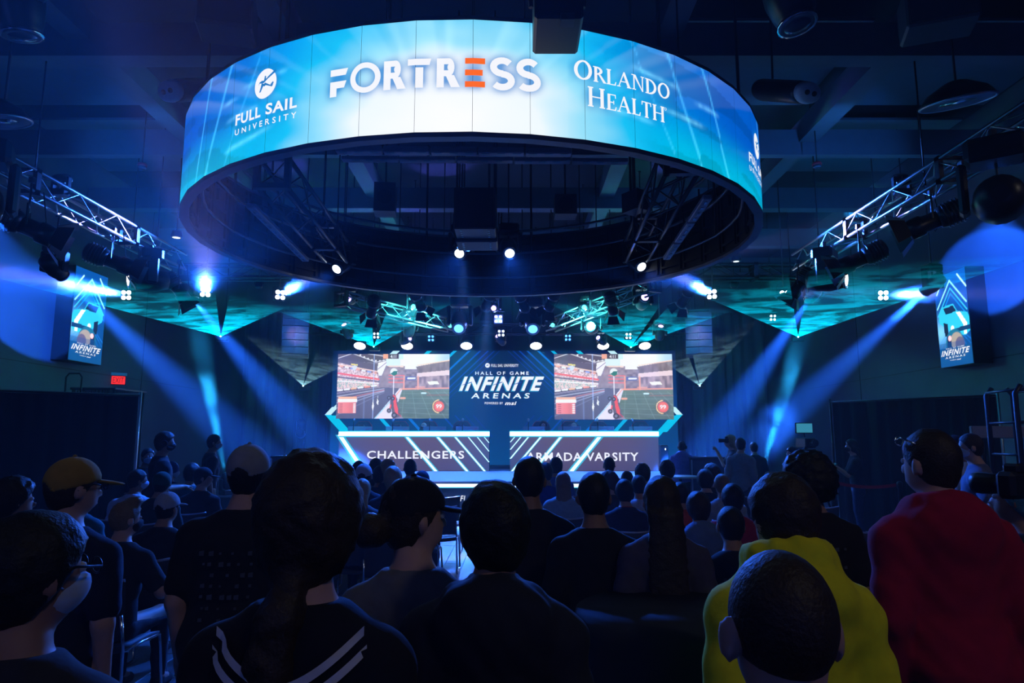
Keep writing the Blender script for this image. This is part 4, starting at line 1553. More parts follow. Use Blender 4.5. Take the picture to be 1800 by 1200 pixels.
# --- wash lights in a row above the video wall
for k, px in enumerate((633, 716, 820, 942, 1060, 1133)):
    p = W(px, 604, 20.5)
    wash(p, p + Vector((0, -.6, -1)), 'round white-blue wash light above the video wall, %s from left' % ('first', 'second', 'third', 'fourth', 'fifth', 'sixth')[k], s=.95,
         spot=(2600, (.04, .18, 1.0), 116))
# --- moving heads inside the far side of the ring
for px, py, lab, ln in ((811, 436, 'moving head with bright blue lens under the ring, left of the centre pair', E_WHITE), (894, 436, 'moving head with bright blue lens under the ring, right of the centre pair', E_WHITE),
                        (605, 461, 'moving head with bright blue lens low inside the left of the ring', E_WHITE), (1116, 457, 'moving head with glancing blue lens low inside the right of the ring', E_WHITE)):
    p = W(px, py, 11.2)
    q = {811: p + Vector((-.1, -1, -.75)), 894: p + Vector((.1, -1, -.75)), 605: Vector((-4.6, 7.6, 1.2)), 1116: Vector((3.8, 7.6, 1.2))}[px]
    moving_head(p, q, lab, lens=ln, s=1.0, top=.9, spot=(3000 if px in (811, 894) else 2600, BLUE, 52, .9))
# --- heads over the stage
for px, py, Y, lab, ln, s_, aim in (
        (808, 565, 17.2, 'moving head with blue lens over the stage, left of the centre stack', E_BLUE, 1.5, (0, -1, -.8)), (936, 566, 17.2, 'moving head with blue lens over the stage, right of the centre stack', E_BLUE, 1.5, (0, -1, -.8)),
        (610, 582, 18.5, 'moving head with violet lens left above the left game screen', E_VIOLET, .9, (-.3, -.8, .9)), (720, 576, 18.5, 'moving head with violet lens above the right end of the left game screen', E_VIOLET, 1.1, (.3, -.8, .9)),
        (713, 598, 19.5, 'moving head with violet lens just above the left game screen, lower of two', E_VIOLET, .8, (.9, -.8, .25)), (1057, 598, 19.5, 'moving head with violet lens just above the right game screen, lower of two', E_VIOLET, .8, (-.6, -.8, .3)),
        (1040, 575, 18.0, 'moving head with violet lens on the right stage truss', E_VIOLET, 1.3, (-.2, -.9, -.1)), (1130, 530, 16.0, 'moving head with violet lens on the far right stage truss', E_VIOLET, 1.1, (0, -1, .2)),
        (1160, 585, 18.5, 'moving head with violet lens above the right end of the right game screen', E_VIOLET, .9, (0, -.8, .9)), (868, 540, 17.6, 'moving head with violet lens topmost in the centre stack', E_VIOLET, .9, (0, -1, -.3)),
        (616, 527, 16.0, 'moving head with violet lens near the left end of the left stage truss', E_VIOLET, .8, (0, -1, -.1)), (880, 597, 19.5, 'moving head with violet lens lowest in the centre stack', E_VIOLET, .8, (-.5, -.8, .5))):
    p = W(px, py, Y)
    sp = (1800, VIOL, 22) if aim[2] > .2 else None
    moving_head(p, p + Vector(aim), lab, lens=ln, s=s_, top=.3, spot=sp)
for px, py, Y, lab, ln, s_ in ((876, 560, 18.0, 'bright four-cell light in the middle of the centre stack', E_WHITE, 1.0), (881, 585, 19.0, 'bright four-cell light low in the centre stack', E_WHITE, .9),
                               (662, 589, 19.6, 'small four-cell light above the left game screen', E_WHITE, .85), (758, 594, 19.6, 'small dim four-cell light right of the left game screen top', E_BLUE, .85),
                               (998, 593, 19.6, 'small dim four-cell light left of the right game screen top', E_BLUE, .85), (1104, 590, 19.6, 'small four-cell light above the right game screen', E_WHITE, .85),
                               (1357, 558, 19.0, 'small four-cell light on the wall beside the right laser', E_WHITE, .85)):
    p = W(px, py, Y)
    blinder(p, p + Vector((0, -1, -.25)), lab, lens=ln, s=s_, cell=.036, top=.3)
for px, py, Y, lab in ((726, 540, 16.6, 'teal lit lamp on the left stage truss, upper'), (790, 573, 18.9, 'teal lit lamp at the lower end of the left stage truss'), (973, 572, 18.9, 'teal lit lamp at the lower end of the right stage truss'), (1028, 541, 16.9, 'teal lit lamp on the right stage truss, upper')):
    p = W(px, py, Y)
    moving_head(p, p + Vector((.2 if px < 880 else -.2, -1, -.1)), lab, lens=E_TEAL, s=.75, top=.2, group='small teal lamps on the stage trusses')
    q = W((697 if px < 880 else 1060), 548, 17.6)
    lamp('added_glow', 'SPOT', p + Vector((0, -.5, -.25)), 700, (.08, .95, .85), aim=q, size=100, blend=.8, radius=.05)  # extra spot added off the lamp head to light the stage truss
# dark fixtures along the near edge over the stage
for k, px in enumerate((655, 735, 858, 918, 970, 1075, 1205)):
    p = W(px, (540, 528, 528, 530, 528, 535, 522)[k], 15.4)
    profile_light(p, p + Vector((.3 * (1 if k % 2 else -1), .8, -.7)), 'dark barn door light under the cross truss, %s from left' % ('first', 'second', 'third', 'fourth', 'fifth', 'sixth', 'seventh')[k], s=.95, top=.45)

# --- shafts of light that cross in front of the curtains
for px, py, Y, tx, ty, tY, lab, e, col, sz in (
        (330, 515, 13.4, 572, 805, 19.4, 'moving head at the left truss end shining down on the left desk', 300000, BLUE, 14),
        (95, 470, 10.0, 500, 850, 19.0, 'moving head over the left wall shining down beside the stage', 320000, BLUE, 12),
        (1430, 515, 13.2, 1225, 815, 19.4, 'moving head at the right truss end shining down on the right desk', 300000, BLUE, 14),
        (1640, 500, 12.0, 1250, 850, 19.5, 'moving head under the right truss shining down beside the stage', 260000, BLUE, 13)):
    p = W(px, py, Y)
    moving_head(p, W(tx, ty, tY), lab, lens=E_BLUE, s=.9, top=.5, spot=(e, col, sz, .95))
for px, py, tx, ty, lab, e in ((398, 845, 352, 600, 'floor light shining a pale blue shaft up the left curtain', 100000), (1335, 843, 1408, 590, 'bright floor light shining a pale blue shaft up the right curtain', 100000), (469, 840, 500, 700, 'small bright floor light beside the covered case', 500)):
    p = W(px, py, 16.6)
    p.z = max(p.z, .62)
    t = moving_head(p, W(tx, ty, 17.2), lab, lens=E_WHITE, s=.8, up=True, spot=(e, CYAN, 11, .95), group='floor lights')
    MB().box((0, 0, (-p.z - .33) / 2 - .02), (.4, .4, abs(p.z - .33 - .04))).build('plinth', m_black, t)
# --- wide blue light over the stage, and added floods for the aisle
for px, py, Y, tx, lab in ((700, 500, 14.8, -1.5, 'wide blue flood light under the cross truss, left'), (1050, 500, 14.8, .8, 'wide blue flood light under the cross truss, right')):
    p = W(px, py, Y)
    blinder(p, (tx, 15.5, 0), lab, lens=E_BLUE, spot=(1500, (.02, .22, 1.0), 60), s=.8, top=.2)
p = Vector((-.8, 11.0, 4.9))  # added flood, put in to turn the aisle floor blue
blinder(p, (-.85, 10.4, 0), 'added blue flood light inside the ring shining down the aisle', lens=E_BLUE, spot=(9000, (.01, .28, 1.0), 24), s=.9, top=.4)
p = W(860, 508, 13.6)  # second added flood, for the far end of the aisle floor
blinder(p, (-.8, 13.6, 0), 'added blue flood light behind the ring shining down the end of the aisle', lens=E_BLUE, spot=(9000, (.01, .28, 1.0), 26), s=.9, top=.4)
# --- added blue lights on the cross truss to brighten the side trusses
for x0, xt, sd in ((-4.4, XT1, 'left'), (3.6, XT2, 'right')):
    p = Vector((x0, 14.1, zc_ + .1))
    blinder(p, (xt, 10.6, ZT), 'added blue flood light on the cross truss lighting the %s side truss' % sd, lens=E_BLUE, spot=(9000, (.03, .16, 1.0), 26), s=.7, top=.2)
# ------------------------------------------------------------------ lasers and their sheets of lit haze, painted as emission
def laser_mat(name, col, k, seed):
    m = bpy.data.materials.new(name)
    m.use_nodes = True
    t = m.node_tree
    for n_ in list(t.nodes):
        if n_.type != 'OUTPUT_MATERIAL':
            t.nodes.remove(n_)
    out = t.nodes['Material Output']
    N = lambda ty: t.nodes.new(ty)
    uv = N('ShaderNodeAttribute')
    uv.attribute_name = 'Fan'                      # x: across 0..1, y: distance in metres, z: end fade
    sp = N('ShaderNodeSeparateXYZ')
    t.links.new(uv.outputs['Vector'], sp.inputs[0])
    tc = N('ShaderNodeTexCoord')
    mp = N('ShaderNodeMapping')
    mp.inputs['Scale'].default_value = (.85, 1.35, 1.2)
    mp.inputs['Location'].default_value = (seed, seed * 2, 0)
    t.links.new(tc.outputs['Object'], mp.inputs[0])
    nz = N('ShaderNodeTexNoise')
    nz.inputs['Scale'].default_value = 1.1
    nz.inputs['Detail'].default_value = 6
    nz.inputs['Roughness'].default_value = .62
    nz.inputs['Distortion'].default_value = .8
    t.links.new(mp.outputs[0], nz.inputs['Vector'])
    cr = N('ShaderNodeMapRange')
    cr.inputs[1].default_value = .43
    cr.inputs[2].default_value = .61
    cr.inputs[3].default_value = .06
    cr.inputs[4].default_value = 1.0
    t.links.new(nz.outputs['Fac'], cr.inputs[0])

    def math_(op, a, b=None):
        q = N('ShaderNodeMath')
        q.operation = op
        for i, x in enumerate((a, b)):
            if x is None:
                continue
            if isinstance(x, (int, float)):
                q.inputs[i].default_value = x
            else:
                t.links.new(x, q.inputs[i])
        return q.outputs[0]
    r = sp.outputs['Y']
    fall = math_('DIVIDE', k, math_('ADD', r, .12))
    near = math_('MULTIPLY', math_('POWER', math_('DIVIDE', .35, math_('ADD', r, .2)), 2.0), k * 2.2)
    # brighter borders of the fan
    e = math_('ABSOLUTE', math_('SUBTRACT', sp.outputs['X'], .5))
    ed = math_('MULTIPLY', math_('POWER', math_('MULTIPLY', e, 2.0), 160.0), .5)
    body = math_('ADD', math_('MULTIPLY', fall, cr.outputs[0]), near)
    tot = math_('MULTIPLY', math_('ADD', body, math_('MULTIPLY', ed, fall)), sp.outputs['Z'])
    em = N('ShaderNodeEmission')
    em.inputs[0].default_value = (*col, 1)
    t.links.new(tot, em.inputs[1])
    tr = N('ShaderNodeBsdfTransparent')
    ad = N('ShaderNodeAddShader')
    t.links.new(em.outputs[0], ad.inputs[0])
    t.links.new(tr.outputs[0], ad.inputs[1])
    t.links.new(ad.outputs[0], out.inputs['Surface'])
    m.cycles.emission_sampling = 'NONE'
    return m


def laser(A, P1, P2, label, sheet_label, col, k, gaps=(), seed=0.0):
    A, P1, P2 = Vector(A), Vector(P1), Vector(P2)
    t = thing('laser_projector', label, 'laser', A, 0)
    MB().box((0, .12, -.05), (.34, .22, .14), bev=.02).build('housing', m_fix, t)
    MB().lathe([(.02, 0), (.02, .012)], 10, Matrix.Rotation(PI / 2, 4, 'X')).build('aperture', emat('laser_aperture_%d' % int(seed), tuple(min(1, c_ + .35) for c_ in col), 8.0), t)
    MB().box((0, .25, .04), (.16, .06, .1)).build('bracket', m_black, t)
    MB().tube([(0, .25, .05), (0, .25, ZC - A.z)], .016, 6).build('hanger', m_black, t)
    d1, d2 = P1 - A, P2 - A
    r1, r2 = d1.length, d2.length
    d1.normalize()
    d2.normalize()
    mt = laser_mat('laser_glow_%d' % int(seed), col, k, seed)
    edges = [0] + [x for g_ in gaps for x in g_] + [1]
    sh = MB()
    fan_ = []
    om = d1.angle(d2)
    for q in range(0, len(edges), 2):
        f0, f1 = edges[q], edges[q + 1]
        na, nr = max(3, int(24 * (f1 - f0))), 16
        n0 = len(sh.v)
        vs = []
        for j in range(nr + 1):
            for i in range(na + 1):
                f = f0 + (f1 - f0) * i / na
                d = (d1 * math.sin((1 - f) * om) + d2 * math.sin(f * om)) / math.sin(om)
                rm = r1 + (r2 - r1) * f
                rr = .03 + (rm - .03) * j / nr
                vs.append(d * rr)
                fan_.append((f if len(edges) == 2 else i / na * (f1 - f0) + f0, rr, min(1, (1 - j / nr) * 3.0)))
        fs = [(j * (na + 1) + i, j * (na + 1) + i + 1, (j + 1) * (na + 1) + i + 1, (j + 1) * (na + 1) + i) for j in range(nr) for i in range(na)]
        sh.add(vs, fs, True)
    me = sh.mesh('laser_sheet', mt)
    at = me.attributes.new('Fan', 'FLOAT_VECTOR', 'POINT')
    at.data.foreach_set('vector', np.array(fan_, np.float32).ravel())
    o = link('laser_sheet', me, None, None, loc=A)
    tag(o, sheet_label, 'laser light', kind='stuff')


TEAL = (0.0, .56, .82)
laser(W(388, 591, 18), W(-60, 474, 9.6), W(503, 540, 14), 'laser projector on the left side, source of the broad teal light sheet', 'teal sheet of laser light with painted haze swirls on the left', TEAL, 3.8, gaps=((.60, .66),), seed=1.0)
laser(W(1403, 592, 18), W(1830, 446, 9.6), W(1200, 505, 11.5), 'laser projector on the right side, source of the broad teal light sheet', 'teal sheet of laser light with painted haze swirls on the right', TEAL, 3.8, gaps=((.60, .66),), seed=4.0)
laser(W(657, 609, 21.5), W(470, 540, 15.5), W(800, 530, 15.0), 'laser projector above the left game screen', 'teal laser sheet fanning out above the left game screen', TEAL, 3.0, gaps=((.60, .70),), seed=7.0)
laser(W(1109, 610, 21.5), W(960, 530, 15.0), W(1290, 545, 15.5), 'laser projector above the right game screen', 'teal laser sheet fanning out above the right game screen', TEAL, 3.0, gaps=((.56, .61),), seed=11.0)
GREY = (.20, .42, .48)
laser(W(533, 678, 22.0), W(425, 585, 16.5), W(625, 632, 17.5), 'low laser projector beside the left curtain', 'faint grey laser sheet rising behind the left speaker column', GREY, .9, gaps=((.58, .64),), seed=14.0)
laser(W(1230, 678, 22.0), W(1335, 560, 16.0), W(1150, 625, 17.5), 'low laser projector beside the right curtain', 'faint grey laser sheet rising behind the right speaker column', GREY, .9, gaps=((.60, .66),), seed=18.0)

# ------------------------------------------------------------------ speakers
m_grill = mat('speaker_grille', (.05, .053, .06), .5, .0, grain=.4, scale=220, bump=.3)
m_cab = mat('speaker_cabinet', (.05, .052, .058), .5, grain=.2)


def line_array(px, side, yaw):
    A = W(px, 548, 19.0)
    t = thing('line_array', 'curved column of black line array speakers hanging %s of the stage' % side, 'speaker', A, yaw)
    tilt, pos = 0.0, Vector((0, 0, 0))
    for k in range(6):
        M = Matrix.Translation(pos) @ Matrix.Rotation(-tilt, 4, 'X')
        c = link('cabinet', MB().prism([(-.36, -.19), (.36, -.19), (.36, 0), (-.36, 0)], 0, .42).mesh('cabinet', m_cab), None, t)
        c.matrix_basis = M
        for sx in (-1, 1):
            g = MB().add([(sx * .355, -.001, -.185), (sx * .02, -.06, -.185), (sx * .02, -.06, -.01), (sx * .355, -.001, -.01)], [(0, 1, 2, 3) if sx < 0 else (3, 2, 1, 0)]).build('grille', m_grill, c)
        MB().box((0, .1, -.195), (.72, .02, .008)).build('seam', m_alu, c)
        tilt += R(2.2)
        pos = pos + Vector((0, .0 + math.sin(tilt) * .2, -.2 * math.cos(tilt)))
    MB().box((0, .2, .05), (.6, .4, .06)).build('fly_bar', m_black, t)
    for sx in (-1, 1):
        MB().tube([(sx * .2, .2, .05), (sx * .2, .2, ZC - A.z)], .012, 6).build('hanger', m_black, t)


line_array(521, 'left', R(14))
line_array(1227, 'right', R(-14))
# subwoofers hung in the middle of the ring
m_sub = mat('subwoofer_box', (.07, .072, .08), .45, grain=.15)
for k, (py, Y, lab) in enumerate(((402, 9.4, 'upper'), (425, 9.9, 'lower'))):
    a, b = W(797 + 4 * k, py, Y), W(871 + 3 * k, py, Y)
    w_, h_ = b.x - a.x, (.62, .24)[k]
    t = thing('hung_subwoofer', '%s black subwoofer box hanging in the centre of the ring' % lab, 'speaker', ((a.x + b.x) / 2, Y, a.z))
    MB().box((0, .25, h_ / 2), (w_, .5, h_), bev=.015).build('cabinet', m_sub, t)
    for sx in (-1, 1):
        for q in range(4):
            MB().box((sx * w_ * .33, .1 + .1 * q, -.003), (.03, .05, .006)).build('rail_slot', E_TEAL if False else mat('slot_glass', (.3, .55, .6), .2), t)
    MB().box((0, -.004, h_ / 2), (w_ - .06, .01, h_ - .05)).build('grille', m_grill, t)
    for sx in (-1, 1):
        MB().tube([(sx * w_ * .46, .25, h_), (sx * w_ * .46, .25, ZC - a.z)], .015, 6).build('hanger', m_black, t)
for px, py, Y, w_, h_, lab, rz in ((676, 345, 9.2, .30, .42, 'grey speaker box hanging inside the left of the ring', .1), (1130, 350, 9.0, .22, .28, 'small grey speaker box tilted inside the right of the ring', .6), (995, 358, 9.6, .32, .3, 'dark speaker box hanging inside the ring, right of centre', 0)):
    p = W(px, py, Y)
    t = thing('hung_speaker', lab, 'speaker', p, rz)
    MB().prism([(-w_ / 2, -h_ / 2), (w_ / 2, -h_ / 2), (w_ / 2, h_ / 2), (-w_ / 2, h_ / 2)], 0, .3).build('cabinet', m_sub, t)
    MB().disc(w_ * .35, 20, Matrix.Rotation(PI / 2, 4, 'X'), .004).build('cone', m_grill, t)
    MB().tube([(0, .15, h_ / 2), (0, .15, ZC - p.z)], .015, 6).build('hanger', m_black, t)
# projector box in front of the ring, overhead boxes, horn-ended tubes, dishes
p = W(983, 28, 4.6)
t = thing('projector', 'black projector box hanging in front of the top of the LED ring', 'projector', p)
MB().box((0, .25, .2), (.36, .5, .42), bev=.02).build('housing', m_black, t)
MB().box((.06, .02, -.02), (.1, .1, .05)).build('lens', m_fix, t)
for sx in (-1, 1):
    MB().tube([(sx * .2, .2, .2), (sx * .24, .2, 1.2)], .02, 6).build('bracket', m_black, t)
MB().tube([(0, .25, .4), (0, .25, ZC - p.z)], .03, 8).build('pole', m_black, t)
for px, py, Y, lab, w_ in ((392, 42, 6.4, 'dark speaker box under the ceiling, left of the ring top', .55), (1660, 34, 6.0, 'dark speaker box under the ceiling, far right', .62)):
    p = W(px, py, Y)
    t = thing('ceiling_speaker', lab, 'speaker', p, R(14 if px < 900 else -20))
    MB().box((0, .2, .2), (w_, .4, .42), bev=.02).build('cabinet', m_sub, t)
    MB().box((0, -.004, .2), (w_ - .06, .01, .34)).build('grille', m_grill, t)
    MB().tube([(0, .2, .4), (0, .2, ZC - p.z)], .025, 6).build('pole', m_black, t)
m_horn = mat('pale_grey_shell', (.60, .62, .66), .5, grain=.1)
for px, py, Y, lab, sx in ((300, 160, 7.6, 'oval-ended hanging tube speaker left of the ring', 1), (1419, 163, 7.6, 'oval-ended hanging tube speaker right of the ring', -1)):
    p = W(px, py, Y)
    t = thing('tube_speaker', lab, 'speaker', p, R(20) * -sx)
    M = Matrix.Rotation(R(-62), 4, 'X') @ Matrix.Rotation(R(8 * sx), 4, 'Y')
    sc = Matrix.Diagonal((1.25, .78, 1, 1))
    MB().lathe([(.01, -.05), (.13, -.05), (.155, -.03), (.165, .02)], 24, M @ sc).build('end_cap', m_horn, t)
    for q in (-1, 1):
        MB().lathe([(.001, -.058), (.038, -.058), (.038, -.045)], 14, M @ Matrix.Translation((q * .06, 0, 0)) @ Matrix.Diagonal((1, .8, 1, 1))).build('port', m_black, t)
    MB().lathe([(.16, .02), (.17, .1), (.17, .7), (.12, .75)], 24, M @ sc).build('body', m_fix, t)
    MB().tube([M @ Vector((0, .1, .5)), (0, .5, ZC - p.z)], .014, 6).build('hanger', m_black, t)
for px, py, Y, r_, lab in ((1683, 178, 8.2, .42, 'wide round dish lamp hanging near the right ceiling'), (5, 212, 8.0, .3, 'round dish lamp hanging at the left picture edge')):
    p = W(px, py, Y)
    t = thing('dish_lamp', lab, 'lamp', p)
    Mq = Matrix.Rotation(R(12), 4, 'X') @ Matrix.Rotation(R(-8), 4, 'Y')
    MB().lathe([(r_ * .97, -.02), (r_, 0), (r_ * .97, .03), (r_ * .8, .12), (r_ * .3, .24), (.05, .26)], 32, Mq).build('shade', m_fix, t)
    MB().tube([Mq @ Vector((r_ * math.cos(a_), r_ * math.sin(a_), -.012)) for a_ in np.linspace(0, 2 * PI, 33)[:-1]], .02, 8, closed=True).build('rim', m_alu, t)
    MB().lathe([(.001, -.03), (r_ * .5, -.02), (r_ * .55, .02), (.05, .1)], 24, Mq).build('reflector', m_chrome, t)
    MB().tube([(0, 0, .2), (0, 0, ZC - p.z)], .015, 6).build('stem', m_black, t)
# recessed downlights under the side ceilings
m_down = emat('downlight', (.8, .95, 1.0), 1.4)
for k, (px, py, Y, lab) in enumerate(((310, 417, 13.0, 'small white downlight left of the ring'), (437, 459, 13.6, 'small white downlight below the left of the ring'), (1592, 418, 13.0, 'small white downlight under the right truss'), (1294, 459, 13.6, 'small dim downlight below the right of the ring'))):
    p = W(px, py, Y)
    t = thing('downlight', lab, 'light', p)
    MB().lathe([(.06, -.0), (.10, -.005), (.11, .02), (.10, .12)], 18).build('housing', m_fix, t)
    MB().disc(.075 if k != 3 else .06, 18, None, -.007).build('lens', m_down, t)
    MB().tube([(0, 0, .1), (0, 0, ZC - p.z)], .012, 6).build('stem', m_black, t)
# small beacons hanging from the long beams
for px, py, lab in ((250, 293, 'small strobe with red top under the left ceiling beam'), (1436, 291, 'small strobe with red top under the right ceiling beam')):
    p = W(px, py, 11.8)
    t = thing('strobe_beacon', lab, 'light', p)
    MB().lathe([(.05, -.05), (.075, -.03), (.075, .0)], 14).build('lens', E_OFF, t)
    MB().lathe([(.08, 0), (.085, .03), (.07, .06)], 14).build('red_collar', mat('red_plastic', (.4, .02, .03), .4), t)
    MB().tube([(0, 0, .05), (0, 0, ZC - p.z)], .012, 6).build('stem', m_black, t)

# ------------------------------------------------------------------ drifting smoke in front of the two curtains
def smoke(c, r, dens, label, seed):
    mb = MB()
    n_ = 20
    mb.lathe([(max(.001, math.sin(PI * i / 12)), -math.cos(PI * i / 12)) for i in range(13)], n_, Matrix.Diagonal((r[0], r[1], r[2], 1)))
    m = bpy.data.materials.new('smoke_%d' % seed)
    m.use_nodes = True
    t = m.node_tree
    for n in list(t.nodes):
        if n.type != 'OUTPUT_MATERIAL':
            t.nodes.remove(n)
    vs_ = t.nodes.new('ShaderNodeVolumeScatter')
    vs_.inputs['Color'].default_value = (.92, .96, 1, 1)
    tc = t.nodes.new('ShaderNodeTexCoord')
    nz = t.nodes.new('ShaderNodeTexNoise')
    nz.inputs['Scale'].default_value = 1.1
    nz.inputs['Detail'].default_value = 4
    nz.inputs['Distortion'].default_value = .6
    mp = t.nodes.new('ShaderNodeMapping')
    mp.inputs['Location'].default_value = (seed, 0, seed)
    t.links.new(tc.outputs['Object'], mp.inputs[0])
    t.links.new(mp.outputs[0], nz.inputs['Vector'])
    mr = t.nodes.new('ShaderNodeMapRange')
    mr.inputs[1].default_value = .40 if dens < .1 else .30
    mr.inputs[2].default_value = .68 if dens < .1 else .62
    mr.inputs[3].default_value = .0
    mr.inputs[4].default_value = dens
    t.links.new(nz.outputs['Fac'], mr.inputs[0])
    ln = t.nodes.new('ShaderNodeVectorMath')
    ln.operation = 'LENGTH'
    m2 = t.nodes.new('ShaderNodeMapping')
    m2.inputs['Scale'].default_value = (1 / r[0], 1 / r[1], 1 / r[2])
    t.links.new(tc.outputs['Object'], m2.inputs[0])
    t.links.new(m2.outputs[0], ln.inputs[0])
    fd = t.nodes.new('ShaderNodeMapRange')
    fd.inputs[1].default_value = .35
    fd.inputs[2].default_value = 1.0
    fd.inputs[3].default_value = 1.0
    fd.inputs[4].default_value = .0
    t.links.new(ln.outputs['Value'], fd.inputs[0])
    mu = t.nodes.new('ShaderNodeMath')
    mu.operation = 'MULTIPLY'
    t.links.new(mr.outputs[0], mu.inputs[0])
    t.links.new(fd.outputs[0], mu.inputs[1])
    t.links.new(mu.outputs[0], vs_.inputs['Density'])
    t.links.new(vs_.outputs[0], t.nodes['Material Output'].inputs['Volume'])
    m.cycles.volume_step_rate = 1.0
    o = mb.build('smoke', m, None, loc=c)
    tag(o, label, 'smoke', kind='stuff')


smoke(W(342, 705, 16.9), (.95, .8, 2.0), .055, 'pale wisp of smoke in the light shaft before the left curtain', 3)
smoke(W(1378, 715, 16.9), (1.0, .8, 2.1), .055, 'pale wisp of smoke in the light shaft before the right curtain', 8)

# blue floods added on the cross truss to bring out the speaker columns
for px, sd, tx in ((455, 'left', 521), (1290, 'right', 1227)):
    p = W(px, 500, 15.0)
    blinder(p, W(tx, 590, 19.0), 'added blue flood light on the cross truss lighting the %s speaker column' % sd, lens=E_BLUE, spot=(1500, (.04, .18, 1.0), 24), s=.6, top=.2)
lamp('added_glow', 'POINT', W(876, 568, 17.6), 120, (.10, .18, 1.0), radius=.1)  # point light added amid the centre stack to light its fixtures

# uplights added on the side trusses to brighten the ceiling beams
for xt, bx, sd in ((XT1, -5.6, 'left'), (XT2, 4.9, 'right')):
    p = Vector((xt, 9.6, ZT + .3))
    t = moving_head(p, (bx * 1.15, 12.9, 7.02), 'added small blue uplight standing on the %s side truss' % sd, lens=E_BLUE, s=.6, up=True, spot=(260, (.03, .22, 1.0), 75, .5), group='added uplights on the side trusses')

# small puffs of smoke in the mouths of the strongest beams
for px, py, Y, r_, nm in ((165, 496, 12.9, 1.1, 'beside the left banner'), (361, 496, 13.2, .95, 'over the left laser'), (522, 505, 13.8, .75, 'left of the ring foot'), (1222, 504, 13.8, .75, 'right of the ring foot'), (1620, 514, 12.9, .9, 'beside the right banner')):
    smoke(W(px, py, Y), (r_, r_, r_ * .8), .15, 'small puff of lit smoke in the light beam %s' % nm, 20 + px // 50)
# ------------------------------------------------------------------ people: smooth bodies grown from joints (distance field -> one skin)
def surface_nets(F, org, h):
    """F: field on a grid (nx, ny, nz), negative inside -> vertices, quads"""
    s = F < 0
    nx, ny, nz = F.shape
    c = np.zeros((nx - 1, ny - 1, nz - 1), np.int8)
    cor = [(i, j, k) for i in (0, 1) for j in (0, 1) for k in (0, 1)]
    sl = lambda A, i, j, k: A[i:nx - 1 + i, j:ny - 1 + j, k:nz - 1 + k]
    for q in cor:
        c += sl(s, *q)
    act = (c > 0) & (c < 8)
    I, J, K = np.nonzero(act)
    n = len(I)
    if n == 0:
        return np.zeros((0, 3)), np.zeros((0, 4), int)
    P = np.zeros((n, 3))
    W_ = np.zeros(n)
    val = {q: F[I + q[0], J + q[1], K + q[2]] for q in cor}
    for a in cor:
        for ax in range(3):
            if a[ax] == 0:
                b = list(a)
                b[ax] = 1
                b = tuple(b)
                fa, fb = val[a], val[b]
                x = (fa < 0) != (fb < 0)
                t = np.where(x, fa / np.where(x, fa - fb, 1), 0)
                p = np.tile(np.array(a, float), (n, 1))
                p[:, ax] = t
                P += p * x[:, None]
                W_ += x
    P = P / W_[:, None] + np.stack([I, J, K], 1)
    idx = -np.ones(act.shape, int)
    idx[I, J, K] = np.arange(n)
    quads = []
    for ax in range(3):
        u, v = (ax + 1) % 3, (ax + 2) % 3
        A = np.moveaxis(s, (ax, u, v), (0, 1, 2))
        D = np.moveaxis(idx, (ax, u, v), (0, 1, 2))
        e = A[:-1] != A[1:]
        e = e[:, 1:-1, 1:-1]
        a_, b_, c_ = np.nonzero(e)
        b_, c_ = b_ + 1, c_ + 1
        q = np.stack([D[a_, b_ - 1, c_ - 1], D[a_, b_, c_ - 1], D[a_, b_, c_], D[a_, b_ - 1, c_]], 1)
        flip = ~A[a_, b_, c_]
        q[flip] = q[flip][:, ::-1]
        quads.append(q)
    Q = np.concatenate(quads)
    Q = Q[(Q >= 0).all(1)]
    return P * h + org, Q


class Field:
    def __init__(s, lo, hi, h):
        s.h = h
        s.org = np.array(lo, float) - 2 * h
        s.n = np.ceil((np.array(hi) + 2 * h - s.org) / h).astype(int) + 1
        s.ax = [s.org[i] + h * np.arange(s.n[i]) for i in range(3)]
        s.F = np.full(s.n, .3, np.float32)

    def sub(s, lo, hi):
        a = np.maximum(np.floor((np.array(lo) - s.org) / s.h).astype(int), 0)
        b = np.minimum(np.ceil((np.array(hi) - s.org) / s.h).astype(int) + 1, s.n)
        if (b <= a).any():
            return None, None
        S_ = tuple(slice(a[i], b[i]) for i in range(3))
        X = np.meshgrid(*[s.ax[i][S_[i]] for i in range(3)], indexing='ij')
        return S_, X

    def join(s, lo, hi, fn, k=.03, m=.10, cut=False):
        S_, X = s.sub(np.array(lo) - m, np.array(hi) + m)
        if S_ is None:
            return
        d = fn(*X).astype(np.float32)
        A = s.F[S_]
        if cut:
            hh = np.maximum(k - np.abs(A + d), 0) / k
            s.F[S_] = np.maximum(A, -d) + hh * hh * k * .25
        else:
            hh = np.maximum(k - np.abs(A - d), 0) / k
            s.F[S_] = np.minimum(A, d) - hh * hh * k * .25

    def mesh(s):
        return surface_nets(s.F, s.org, s.h)


def f_cone(a, b, ra, rb):
    a, b = np.array(a, float), np.array(b, float)
    d = b - a
    L2 = max(d @ d, 1e-9)

    def fn(X, Y, Z):
        t = np.clip(((X - a[0]) * d[0] + (Y - a[1]) * d[1] + (Z - a[2]) * d[2]) / L2, 0, 1)
        return np.sqrt((X - a[0] - t * d[0]) ** 2 + (Y - a[1] - t * d[1]) ** 2 + (Z - a[2] - t * d[2]) ** 2) - (ra + (rb - ra) * t)
    r = max(ra, rb)
    return np.minimum(a, b) - r, np.maximum(a, b) + r, fn


